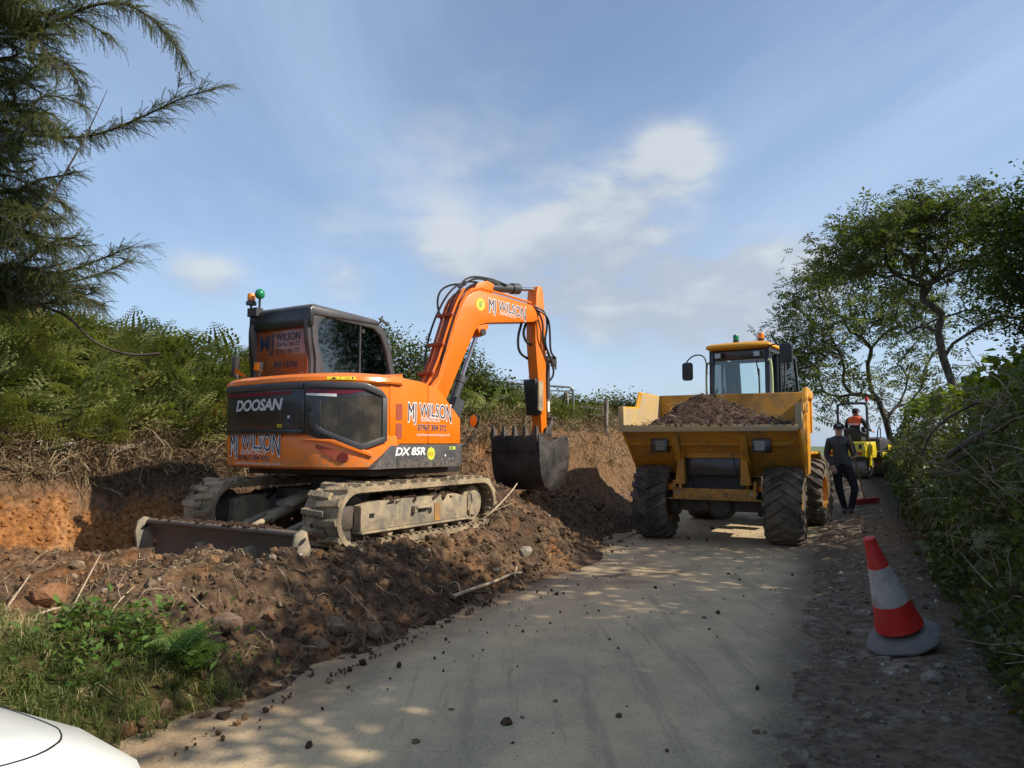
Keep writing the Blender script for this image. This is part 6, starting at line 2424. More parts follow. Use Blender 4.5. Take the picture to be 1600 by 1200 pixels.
def pinnate(pairs=3, leaflet=0.42, w=0.34):
    """an ash-like compound leaf of unit length along +Y."""
    lf = small_leaf(w)
    out = []
    for k in range(pairs):
        y = 0.22 + 0.55 * k / pairs
        for s in (-1, 1):
            M_ = rotz(-s * 0.95) @ rotx(-0.25)
            out.append(np.einsum('ij,tvj->tvi', M_, lf * leaflet) + np.array([0, y, -0.06 * y]))
    out.append(lf * leaflet + np.array([0, 0.70, -0.06]))
    return np.concatenate(out)


def frond(seed, pairs=13, sub=5, w=0.42, droop=0.45, simple_=False):
    """a fern frond of unit length: arching stem along +Y, pinnae each side, each toothed."""
    r = np.random.default_rng(seed)
    tris = []

    def axis_pt(t):
        return np.array([0.03 * math.sin(t * 3 + seed), t * math.cos(droop * t * 0.7), 0.30 * t - droop * t * t * 0.75])
    for k in range(pairs):
        t = 0.16 + 0.84 * k / pairs
        p = axis_pt(t)
        d = axis_pt(min(1, t + 0.05)) - axis_pt(t - 0.05)
        d /= np.linalg.norm(d)
        ln = w * (1 - ((t - 0.16) / 0.84) ** 1.3) * (0.92 + 0.16 * r.random()) * min(1, 0.65 + k * 0.22) + 0.03
        for s in (-1, 1):
            side = np.array([s, 0, 0.12 * r.normal()]) * 0.86 + d * 0.42
            side[2] -= 0.15 + 0.1 * r.random()
            side /= np.linalg.norm(side)
            q = p + side * ln - np.array([0, 0, 0.12 * ln])
            wd = 0.055 * (1 - 0.5 * t) + 0.01
            if simple_:
                tris.append((p - d * wd, p + d * wd, q))
                continue
            tris.append((p - d * 0.006, p + d * 0.006, q))
            for j in range(sub):
                a = (j + 0.3) / sub
                b_ = (j + 1.0) / sub
                m0, m1 = p + (q - p) * a, p + (q - p) * b_
                h = ln * 0.25 * (1 - a * 0.75)
                for e in (-1, 1):
                    tip = (m0 + m1) / 2 + d * e * h + side * h * 0.25
                    tris.append((m0, m1, tip))
    for k in range(6):
        t0_, t1_ = k / 6, (k + 1) / 6
        a, b_ = axis_pt(t0_), axis_pt(t1_)
        o_ = np.array([0.007 * (1 - t0_) + 0.002, 0, 0])
        tris += quad_tris(a - o_, a + o_, b_ + o_ * 0.8, b_ - o_ * 0.8)
    return np.array(tris)


FROND = [frond(k) for k in range(4)]
FROND_S = [frond(k, 11, 3, 0.42, 0.5) for k in range(4)]
FROND_XS = [frond(k, 10, 0, 0.42, 0.5, True) for k in range(3)]
CUT_N = RNG


def gzv(s, u):
    z = terrain_z(s, u)
    return z


def su_xy(s, u):
    return u * RC + s * RS, -u * RS + s * RC


# ---- bracken over the left bank
def bracken():
    pos, rot, scl, tint, lod = [], [], [], [], []
    n = 5200
    s = RNG.uniform(2.0, 15.0, n)
    u = RNG.uniform(-19, -4.6, n)
    toe = np.interp(s, TOE_S, TOE_U)
    d = toe - u
    keep = (d > 0.78 + 0.5 * fbm(s * 1.2, u * 1.2, 91, 3)) & (d < 8.5) & ((s < 10.8) | (RNG.random(n) < 0.45))
    keep &= fbm(s * 0.9, u * 0.9, 93, 3) > -0.55
    s, u, d = s[keep], u[keep], d[keep]
    x, y = su_xy(s, u)
    z = gzv(s, u)
    m = len(s)
    rz = RNG.uniform(0, 2 * np.pi, m)
    # fronds lean out over the slope, towards the lane
    rz = np.where(RNG.random(m) < 0.55, -RH - np.pi / 2 + RNG.normal(0, 0.8, m), rz)
    rx = RNG.uniform(0.15, 1.15, m)
    big = RNG.uniform(0.50, 1.0, m) * np.where(s > 10.5, 0.75, 1.0)
    Mx = euler_mats(rx, RNG.normal(0, 0.2, m), rz)
    P_ = np.stack([x, y, z + RNG.uniform(0.0, 0.42, m) * big], -1)
    dist = np.hypot(x, y)
    t_ = np.clip(RNG.normal(0.45, 0.2, m) + 0.25 * fbm(s * 0.5, u * 0.5, 95, 3), 0, 0.84)
    t_ = np.where(RNG.random(m) < 0.05, RNG.uniform(0.9, 1.0, m), t_)
    outs, tts = [], []
    for sel, pr in ((dist < 11.5, FROND), (dist >= 11.5, FROND_S)):
        w = np.nonzero(sel)[0]
        tr, ix = scatter(pr, P_[w], Mx[w], big[w])
        outs.append(tr)
        tts.append(t_[w][ix])
    o = soup('bracken', np.concatenate(outs), M['fern'], None, np.concatenate(tts), 'stuff')
    tag(o, 'dense green bracken covering the bank behind the excavator', None)
    return len(s)


bracken()
# brambles, docks and dead bracken mixed through it
n = 14000
s = RNG.uniform(2.0, 13.0, n)
u = RNG.uniform(-17, -4.6, n)
d = np.interp(s, TOE_S, TOE_U) - u
k = (d > 1.0 + 0.4 * fbm(s * 1.2, u * 1.2, 91, 3)) & (d < 7.5) & (fbm(s * 1.1, u * 1.1, 97, 3) > -0.1)
s, u = s[k], u[k]
x, y = su_xy(s, u)
m_ = len(s)
LBB = [leaf_blade(w=0.75), leaf_blade(w=0.5), leaf_blade(w=0.9)]
tr, ix = scatter(LBB, np.stack([x, y, gzv(s, u) + RNG.uniform(0.05, 0.62, m_)], -1), euler_mats(RNG.normal(-0.2, 0.6, m_), RNG.normal(0, 0.6, m_), RNG.uniform(0, 6.28, m_)), RNG.uniform(0.04, 0.11, m_))
tag(soup('undergrowth', tr, M['toplleaf'], None, np.clip(RNG.normal(0.35, 0.25, m_), 0, 1)[ix], 'stuff'), 'bramble leaves mixed through the bracken on the bank')

# ---- low mixed growth: grass tussocks, nettle-like leaves on the banks (countless)
BL = []
for k in range(5):
    r = np.random.default_rng(k)
    tr = []
    for j in range(9):
        a = r.uniform(0, 6.28)
        ln, le = r.uniform(0.5, 1.0), r.uniform(0.25, 0.95)
        p0 = np.array([r.normal(0, 0.05), r.normal(0, 0.05), 0])
        p1 = p0 + np.array([math.cos(a) * le * 0.35, math.sin(a) * le * 0.35, ln * 0.62])
        p2 = p0 + np.array([math.cos(a) * le * 0.95, math.sin(a) * le * 0.95, ln * (0.95 - 0.55 * le)])
        o_ = np.array([-math.sin(a), math.cos(a), 0]) * 0.016
        tr += quad_tris(p0 - o_, p0 + o_, p1 + o_ * 0.8, p1 - o_ * 0.8)
        tr.append((p1 - o_ * 0.8, p1 + o_ * 0.8, p2))
    BL.append(np.array(tr))


def grass_patch(name, s, u, size, tint, mat, label=None):
    x, y = su_xy(s, u)
    m = len(s)
    tr, ix = scatter(BL, np.stack([x, y, gzv(s, u) - 0.01], -1), euler_mats(RNG.normal(0, 0.15, m), RNG.normal(0, 0.15, m), RNG.uniform(0, 6.28, m)), size)
    o = soup(name, tr, mat, None, tint[ix], 'stuff')
    if label:
        tag(o, label)
    return o


# near verge, bottom left
n = 22000
s = RNG.uniform(0.6, 3.8, n)
u = RNG.uniform(-6.8, -3.2, n)
k = ((s - 0.25 * (u + 4.6) + 0.5 * fbm(s, u, 101, 3)) < 3.15) & (u < -3.28 - 0.15 * fbm(s * 3, 1.0, 4, 2)) & (RNG.random(n) < 0.75 + 0.8 * fbm(s * 1.3, u * 1.3, 103, 3))
k &= (u < -3.55 - 0.25 * (s > 3.2)) | (RNG.random(n) < 0.35)
s, u = s[k], u[k]
t_ = np.clip(RNG.normal(0.34, 0.24, len(s)) + 0.55 * fbm(s * 1.1, u * 1.1, 105, 3), 0, 1)
grass_patch('grass', s, u, RNG.uniform(0.05, 0.19, len(s)), t_, M['grass'], 'rough grass verge at the near left')
# straw and grass over the bank tops and behind the bucket
n = 9000
s = RNG.uniform(6.0, 26.0, n)
u = RNG.uniform(-13, -4.0, n)
d = np.interp(s, TOE_S, TOE_U) - u
k = (d > 0.95 + 0.25 * fbm(s, u, 111, 2)) & (d < 5.0) & (s > 8.5)
s, u, d = s[k], u[k], d[k]
grass_patch('bank_grass', s, u, RNG.uniform(0.18, 0.5, len(s)), np.clip(RNG.normal(0.42, 0.22, len(s)), 0, 1), M['grass'], 'long rough grass along the top of the bank')
# dead hanging stalks and roots on the bank edge
DS = []
for q in range(4):
    r = np.random.default_rng(40 + q)
    tr = []
    for j in range(6):
        a = r.uniform(0, 6.28)
        p = np.array([r.normal(0, 0.1), r.normal(0, 0.1), 0.0])
        dr = np.array([math.cos(a) * 0.6, math.sin(a) * 0.6, r.uniform(0.1, 0.9)])
        for g in range(3):
            q_ = p + dr * 0.26
            o_ = np.array([0.008, 0.004, 0.004])
            tr += quad_tris(p - o_, p + o_, q_ + o_, q_ - o_)
            p = q_
            dr = dr + np.array([r.normal(0, 0.25), r.normal(0, 0.25), -0.45])
    DS.append(np.array(tr))
n = 3500
s = np.where(RNG.random(n) < 0.22, RNG.uniform(3.4, 8.5, n), RNG.uniform(3.0, 24.0, n))
toe = np.interp(s, TOE_S, TOE_U)
u = toe - np.where(s < 8.5, RNG.uniform(0.5, 1.7, n), RNG.uniform(0.3, 1.7, n))
x, y = su_xy(s, u)
tr, ix = scatter(DS, np.stack([x, y, gzv(s, u)], -1), euler_mats(RNG.normal(0, 0.4, n), RNG.normal(0, 0.4, n), RNG.uniform(0, 6.28, n)), RNG.uniform(0.25, 0.75, n))
tag(soup('dead_stalks', tr, M['dead'], None, RNG.random(n)[ix], 'stuff'), 'tangle of dry stalks and torn roots along the cut edge of the bank')


# ---- woody plants
def skeleton(trunk, targets, r_tip, rnd, jitter=0.10, seglen=0.35, bias=0.55, wob=0.12):
    """joins scattered twig ends to the trunk; returns nodes, parents, radii and children."""
    nodes = [np.array(p, float) for p in trunk]
    par = [-1] + list(range(len(trunk) - 1))
    plen = [0.0]
    for a, b_ in zip(trunk, trunk[1:]):
        plen.append(plen[-1] + float(np.linalg.norm(np.array(b_) - np.array(a))))
    base = nodes[0]
    order = sorted(range(len(targets)), key=lambda i: np.linalg.norm(targets[i] - nodes[len(trunk) - 1]) + rnd.random() * 0.5)
    tips = []
    for i in order:
        t = np.array(targets[i], float)
        A = np.array(nodes)
        dist = np.linalg.norm(A - t, axis=1)
        cost = dist + bias * np.array(plen) * 0.35 + 0.6 * np.maximum(0, A[:, 2] - t[2])
        cost[0] += 3.0
        j = int(np.argmin(cost))
        p = nodes[j]
        n_ = max(1, int(dist[j] / seglen))
        prev = j
        dirp = (p - nodes[par[j]]) if par[j] >= 0 else np.array([0, 0, 1.0])
        dirp = dirp / (np.linalg.norm(dirp) + 1e-9)
        for k in range(1, n_ + 1):
            a = k / n_
            q = p + (t - p) * a + dirp * math.sin(math.pi * a) * dist[j] * 0.16 + np.array([rnd.gauss(0, 1), rnd.gauss(0, 1), rnd.gauss(0, 0.7)]) * wob * min(0.5, dist[j] * 0.2) * (1 if k < n_ else 0.3)
            nodes.append(q)
            par.append(prev)
            plen.append(plen[prev] + float(np.linalg.norm(q - nodes[prev])))
            prev = len(nodes) - 1
        tips.append(prev)
    n_ = len(nodes)
    area = np.zeros(n_)
    has = np.zeros(n_, bool)
    for i in range(n_ - 1, -1, -1):
        if not has[i]:
            area[i] = r_tip ** 2.3
        if par[i] >= 0:
            area[par[i]] += area[i]
            has[par[i]] = True
    return np.array(nodes), par, area ** (1 / 2.3), tips


def limbs_mesh(nodes, par, rad, rscale=1.0, min_r=0.0):
    """tapered tubes along the chains of the skeleton."""
    b = MB()
    kids = {}
    for i, p in enumerate(par):
        if p >= 0:
            kids.setdefault(p, []).append(i)
    starts = [(0, None)]
    while starts:
        i, pre = starts.pop()
        chain = [pre] if pre is not None else []
        cur = i
        while True:
            chain.append(cur)
            ch = kids.get(cur, [])
            if not ch:
                break
            ch = sorted(ch, key=lambda c: -rad[c])
            for c in ch[1:]:
                starts.append((c, cur))
            cur = ch[0]
        if len(chain) < 2:
            continue
        rr_ = [rad[c] * rscale for c in chain]
        if pre is not None:
            rr_[0] = min(rr_[0], rr_[1] * 1.25)
        if max(rr_) < min_r:
            continue
        n_ = 9 if rr_[0] > 0.10 else (6 if rr_[0] > 0.035 else (4 if rr_[0] > 0.015 else 3))
        b.tube([nodes[c] for c in chain], rr_, n_, caps=False)
    return b


def make_tree(name, label, group, base, trunk, clumps, seed, r_tip, leaf_proto, leaf_n, leaf_size, leaf_mat_, spread, rscale=1.0, bark='bark', down=0.2, cat='tree', tmean=0.45, crown='crown', kindstem='trunk', clump_tint=0.22, min_r=0.0):
    rnd = random.Random(seed)
    rg = np.random.default_rng(seed)
    base = np.array(base, float)
    T = thing(name, label, cat, Vector(base), 0, group)
    nodes, par, rad, tips = skeleton([np.array(p, float) for p in trunk], [np.array(c, float) for c in clumps], r_tip, rnd)
    limbs_mesh(nodes, par, rad, rscale, min_r).build(kindstem, M[bark], T, angle=80)
    C_ = nodes[tips]
    k = len(C_)
    per = np.maximum(1, rg.poisson(leaf_n, k))
    w = np.repeat(np.arange(k), per)
    m = len(w)
    off = rg.normal(0, 1, (m, 3)) * np.array([1, 1, 0.75])
    ln = np.linalg.norm(off, axis=1, keepdims=True)
    off = off / (1e-6 + ln) * np.minimum(ln, 1.9) * spread * rg.uniform(0.7, 1.25, k)[w][:, None]
    P_ = C_[w] + off
    ct = rg.normal(0, clump_tint, k)
    tint = np.clip(tmean + ct[w] + rg.normal(0, 0.14, m), 0, 1)
    Mx = euler_mats(rg.normal(-down, 0.55, m), rg.normal(0, 0.45, m), rg.uniform(0, 6.28, m))
    tr, ix = scatter(leaf_proto, P_, Mx, leaf_size * rg.uniform(0.65, 1.25, m))
    soup(crown, tr, M[leaf_mat_], T, tint[ix])
    return T


def ellipsoid_pts(rg, n, c, r, shell=0.55, squash_low=None):
    v = rg.normal(0, 1, (n, 3))
    v /= np.linalg.norm(v, axis=1, keepdims=True)
    rad = rg.uniform(shell ** 3, 1, n) ** (1 / 3)
    return np.array(c) + v * rad[:, None] * np.array(r)


def at(px, py, d):
    """place seen at this spot of the photograph, d metres away along the view axis."""
    a, v = (px - 800) / 1142.5, (600 - py) / 1142.5
    cp, sp = math.cos(R(4.5)), math.sin(R(4.5))
    return np.array([a * d, (cp - sp * v) * d, 1.5 + (sp + cp * v) * d])


def hit(px, py):
    """point of the ground seen at this spot of the photograph."""
    o = np.array([0, 0, 1.5])
    d = at(px, py, 1.0) - o
    t = 1.5
    while t < 60:
        p = o + d * t
        if p[2] <= gz(p[0], p[1]):
            return p
        t += 0.03
    return o + d * 20


PIN = [pinnate(3), pinnate(3, 0.38, 0.30), pinnate(2, 0.45, 0.36)]
LF = [small_leaf(0.55), small_leaf(0.7), small_leaf(0.45)]


def crown_from_px(rg, spec, d, depth):
    """clump centres: ellipses given where they stand in space (centre, half sizes), filled evenly."""
    out = []
    for cx, cy, rx, ry, n_, dz in spec:
        c = at(cx, cy, d + dz)
        k = d / 1142.5
        out.append(ellipsoid_pts(rg, n_, c, (rx * k, depth, ry * k), 0.35))
    return np.concatenate(out)


rg = np.random.default_rng(77)
# tree behind the roller (pale trunk rising right of the drum)
D1 = 27.0
b0 = at(1402, 722, D1)
base = np.array([b0[0], b0[1], gz(b0[0], b0[1])])
tk = [(0, 0, -0.1)] + [tuple(at(px, py, D1 + dd) - base) for px, py, dd in ((1392, 690, 0), (1384, 655, 0), (1372, 625, 0.2))]
cl = crown_from_px(rg, [(1300, 470, 72, 80, 56, 0), (1250, 525, 40, 66, 36, 0.6), (1365, 440, 70, 75, 40, 0.5), (1285, 595, 58, 52, 28, -0.3), (1385, 545, 80, 75, 22, 0.5), (1440, 470, 50, 70, 20, 0), (1312, 402, 30, 30, 10, 0), (1450, 600, 50, 60, 22, 0), (1420, 640, 40, 40, 10, 0.4)], D1, 2.4) - base
make_tree('ash_tree', 'airy ash tree behind the roller with its leaning trunk showing', None, base, tk, cl, 5, 0.012, PIN, 16, 0.44, 'ashleaf', 0.38, 1.3, tmean=0.5)
# nearer tree over the hedge: forked dark limbs
D2 = 18.0
b0 = at(1492, 640, D2)
base = np.array([b0[0], b0[1], gz(b0[0], b0[1])])
tk = [(0, 0, -0.1)] + [tuple(at(px, py, D2 + dd) - base) for px, py, dd in ((1494, 650, 0), (1488, 600, 0), (1474, 560, 0.1), (1466, 520, 0.2), (1472, 490, 0.1))]
cl = crown_from_px(rg, [(1385, 345, 46, 36, 28, 0), (1345, 392, 44, 44, 32, 0), (1440, 340, 58, 36, 36, 0.3), (1500, 335, 55, 36, 34, 0.2), (1425, 405, 70, 46, 32, 0.4), (1545, 375, 55, 50, 34, 0.3), (1500, 425, 45, 30, 8, 0.5), (1572, 470, 45, 55, 20, 0.5), (1308, 372, 22, 18, 6, 0), (1430, 500, 45, 35, 4, 0.6), (1605, 420, 55, 85, 36, 0.5)], D2, 1.9) - base
make_tree('ash_tree', 'dark ash tree over the hedge with its main limb forking', None, base, tk, cl, 6, 0.010, PIN, 15, 0.34, 'ashleaf', 0.25, 1.2, tmean=0.36)
# dense dark tree at the right edge, most of it beyond the frame
D3 = 13.5
b0 = at(1700, 650, D3)
base = np.array([b0[0], b0[1], gz(b0[0], b0[1])])
tk = [(0, 0, -0.1), (0.05, 0, 1.2), (-0.1, 0.1, 2.2), (-0.1, 0.1, 3.0)]
cl = crown_from_px(rg, [(1660, 430, 105, 110, 90, 0), (1700, 330, 90, 80, 60, 0), (1605, 330, 45, 55, 26, 0), (1640, 560, 60, 45, 20, 0), (1760, 420, 120, 130, 70, 0)], D3, 1.7) - base
make_tree('oak_tree', 'dense dark green tree crown reaching in at the right edge', None, base, tk, cl, 7, 0.010, LF, 95, 0.105, 'darkleaf', 0.30, 1.1, tmean=0.4)
# the trees that stand beyond the right edge and shade the near lane
shade = [((7.7, 3.1), 7.2, 2.7, 1), ((7.4, 1.3), 5.2, 1.6, 2), ((9.2, 7.6), 6.2, 1.6, 3),]
for (x, y), h, cr, k in shade:
    base = np.array([x, y, gz(x, y)])
    tk = [(0, 0, -0.1), (0.1, 0, 1.3), (0, 0.1, h * 0.45)]
    cl = ellipsoid_pts(rg, (220, 130, 60)[k - 1], (0, 0, h * 0.62), (cr, cr, h * 0.36), 0.3)
    make_tree('ash_tree', ('leafy tree beyond the right edge nearest the cone', 'tall leafy tree behind the hedge beside the parked car', 'small leafy tree behind the hedge past the cone')[k - 1], None, base, tk, cl, 20 + k, 0.012, LF, 80, 0.19, 'darkleaf', 0.42, 1.0)

# thorn bushes on the bank behind the boom, and the scrub beyond the fence
bushes = [  # px, py of centre, half width, half height, distance, n clumps
    (640, 590, 42, 52, 15.0, 'dark thorn bush behind the excavator cab'),
    (705, 605, 62, 60, 15.6, 'tall rounded thorn bush behind the raised boom'),
    (752, 630, 42, 52, 15.2, 'olive thorn bush under the boom cylinder'),
    (800, 660, 32, 32, 15.5, 'low bramble bush by the first fence post'),
    (880, 668, 34, 24, 16.5, 'straggly low bush by the tubular rail'),
    (960, 648, 46, 32, 20.0, 'round holly green bush left of the dumper skip'),
    (1005, 655, 34, 26, 20.5, 'small dark bush tucked behind the dumper skip'),
    (590, 560, 45, 45, 16.0, 'thorn bush seen through the cab windows'),
]
for k, (px, py, rx, ry, dd, lab) in enumerate(bushes):
    c = at(px, py, dd)
    g = gz(c[0], c[1])
    kk = dd / 1142.5
    base = np.array([c[0], c[1], g])
    hgt = c[2] + ry * kk - g
    cl = ellipsoid_pts(rg, int(26 + rx * ry / 55), (0, 0, (c[2] - g)), (rx * kk, rx * kk * 0.8, ry * kk), 0.4)
    low = ellipsoid_pts(rg, 14, (0, 0, max(0.25, (c[2] - g) * 0.45)), (rx * kk * 0.85, rx * kk * 0.7, max(0.2, (c[2] - g) * 0.4)), 0.4)
    cl = np.concatenate([cl, low])
    cl[:, 2] = np.maximum(cl[:, 2], 0.15)
    tk = [(0, 0, -0.1), (0.02, 0, 0.2 * hgt), (0, 0.03, 0.4 * hgt)]
    make_tree('thorn_bush', lab, 'thorn bushes on the bank', base, tk, cl, 60 + k, 0.006, LF, 60, 0.085, 'shrubleaf', 0.22, 0.9, cat='bush', crown='foliage', kindstem='stems', tmean=0.5, clump_tint=0.26)


# ---- larch at the upper left: long drooping limbs with tufted twigs
def larch_twig(seed):
    r = np.random.default_rng(seed)
    tr = []
    p = np.array([0, 0, 0.0])
    dr = np.array([0, 1.0, 0.0])
    n_ = 15
    for k in range(n_):
        q = p + dr * (1.0 / n_)
        o_ = np.array([0.006 * (1 - k / n_) + 0.002, 0, 0])
        tr += quad_tris(p - o_, p + o_, q + o_, q - o_)
        for j in range(7):
            a = r.uniform(0, 6.28)
            sp = np.array([math.cos(a), r.uniform(0.1, 0.9), math.sin(a)])
            sp /= np.linalg.norm(sp)
            ln = r.uniform(0.055, 0.10) * (1.1 - 0.45 * k / n_)
            o2 = np.cross(sp, [0.3, 0.2, 1.0])
            o2 = o2 / (np.linalg.norm(o2) + 1e-9) * 0.0095
            b0_ = p + (q - p) * r.random()
            tr.append((b0_ - o2, b0_ + o2, b0_ + sp * ln))
        p = q
        dr = dr + np.array([r.normal(0, 0.05), 0, -0.035])
        dr /= np.linalg.norm(dr)
    return np.array(tr)


LT = [larch_twig(k) for k in range(4)]
DL = 9.5
lb = at(-75, 480, DL)
lbase = np.array([lb[0], lb[1], gz(lb[0], lb[1])])
LAR = thing('larch_tree', 'larch tree with long drooping needled branches at the upper left', 'tree', Vector(lbase))
b = MB()
tp_ = [at(-80, 640, DL), at(-72, 500, DL), at(-68, 380, DL + 0.1), at(-62, 250, DL + 0.1), at(-60, 120, DL + 0.2), at(-62, -60, DL + 0.2), at(-60, -300, DL + 0.3)]
b.tube([Vector(p - lbase) for p in tp_], [0.11, 0.10, 0.09, 0.08, 0.07, 0.05, 0.03], 9)
b.build('trunk', M['larch_bark'], LAR)
lr = np.random.default_rng(8)
limbs = [  # points (px, py, metres nearer/farther), twig length, density
    ([(-62, 205 + 8, 0.05), (38, 205, 0), (70, 213, -0.1), (120, 216, -0.25), (160, 208, -0.4), (200, 193, -0.5), (245, 172, -0.6), (290, 150, -0.65), (335, 140, -0.7)], 0.36, 1.4, 0.35),
    ([(-62, 60 + 8, 0.05), (42, 60, 0), (90, 30, -0.3), (150, 5, -0.6), (200, 5, -0.8), (240, 30, -0.9), (275, 70, -1.0), (288, 96, -1.0)], 0.36, 1.4, 0.30),
    ([(-62, 30 + 8, 0.05), (44, 30, 0), (80, 20, 0.2), (120, 25, 0.3), (150, 45, 0.4), (176, 58, 0.4)], 0.40, 1.2, 0.0),
    ([(-62, -20 + 8, 0.05), (44, -20, 0), (120, -40, -0.3), (210, -20, -0.5), (300, -8, -0.5)], 0.30, 0.8, 0.35),
    ([(-62, 130 + 8, 0.05), (40, 130, 0), (70, 90, -0.3), (105, 95, -0.5), (128, 145, -0.7)], 0.36, 1.2, 0.0),
    ([(-62, 190 + 8, 0.05), (36, 190, 0), (60, 150, 0.3), (95, 150, 0.5), (130, 165, 0.6)], 0.36, 1.2, 0.0),
    ([(-62, 300 + 8, 0.05), (30, 300, 0), (60, 280, -0.4), (95, 275, -0.6), (125, 268, -0.7)], 0.34, 1.1, 0.0),
    ([(-62, 330 + 8, 0.05), (30, 330, 0), (55, 300, 0.4), (85, 310, 0.5), (110, 330, 0.6)], 0.34, 1.0, 0.0),
    ([(-62, 440 + 8, 0.05), (26, 440, 0), (70, 430, -0.3), (120, 420, -0.5), (165, 402, -0.7), (205, 385, -0.8)], 0.40, 1.3, 0.10),
    ([(-62, 460 + 8, 0.05), (26, 460, 0), (70, 445, 0.3), (120, 440, 0.5), (165, 425, 0.7), (200, 408, 0.8)], 0.40, 1.3, 0.05),
    ([(-62, 420 + 8, 0.05), (26, 420, 0), (60, 390, -0.5), (90, 375, -0.7), (120, 372, -0.8)], 0.38, 1.2, 0.0),
    ([(-62, 470 + 8, 0.05), (22, 470, 0), (60, 475, -0.2), (110, 470, -0.4), (150, 455, -0.5)], 0.36, 1.4, 0.0),
    ([(-62, 250 + 8, 0.05), (30, 250, 0), (0, 225, -0.2), (-50, 215, -0.4), (-100, 225, -0.5)], 0.45, 1.0, 0.0),
    ([(-62, 380 + 8, 0.05), (30, 380, 0), (-5, 360, -0.2), (-60, 350, -0.4)], 0.45, 1.2, 0.0),
    ([(-62, 90 + 8, 0.05), (40, 90, 0), (5, 60, -0.2), (-60, 50, -0.4)], 0.45, 1.2, 0.0),
    ([(-62, 460 + 8, 0.05), (30, 460, 0), (0, 440, -0.4), (-50, 430, -0.6)], 0.45, 1.4, 0.0),
    ([(-62, 10 + 8, 0.05), (36, 10, 0), (10, -20, -0.2), (-40, -40, -0.4)], 0.4, 1.0, 0.0),
    ([(-62, 165 + 8, 0.05), (32, 165, 0), (10, 120, -0.5), (-10, 110, -0.7)], 0.45, 1.4, 0.0),
    ([(-62, 350 + 8, 0.05), (30, 350, 0), (40, 330, -0.7), (60, 335, -1.0), (85, 350, -1.2)], 0.40, 1.3, 0.0),
    ([(-62, 230 + 8, 0.05), (34, 230, 0), (50, 180, -0.7), (70, 180, -1.0), (90, 205, -1.2)], 0.36, 1.0, 0.0),
    ([(-62, 20 + 8, 0.05), (34, 20, 0), (60, 60, -0.7), (75, 90, -1.0), (95, 115, -1.1)], 0.36, 1.2, 0.0),
]
TP, TM, TS = [], [], []
for k in range(62):                                                 # many short drooping boughs all round the stem
    t_ = lr.random()
    py = -60 + 540 * t_
    px0 = -62.0
    side = lr.choice([-1, 1], p=[0.2, 0.8])
    reach = lr.uniform(80, float(np.interp(py, [-60, 60, 200, 330, 400, 480], [215, 200, 190, 180, 235, 225])))
    dz = lr.uniform(-1.3, 1.0)
    limbs.append(([(px0, py, 0), (px0 + side * reach * 0.4, py - lr.uniform(0, 22), dz * 0.4), (px0 + side * reach * 0.75, py - lr.uniform(-15, 20), dz * 0.8), (px0 + side * reach, py + lr.uniform(-15, 35), dz)], lr.uniform(0.30, 0.42), 1.1, 0.05))
lm = MB()
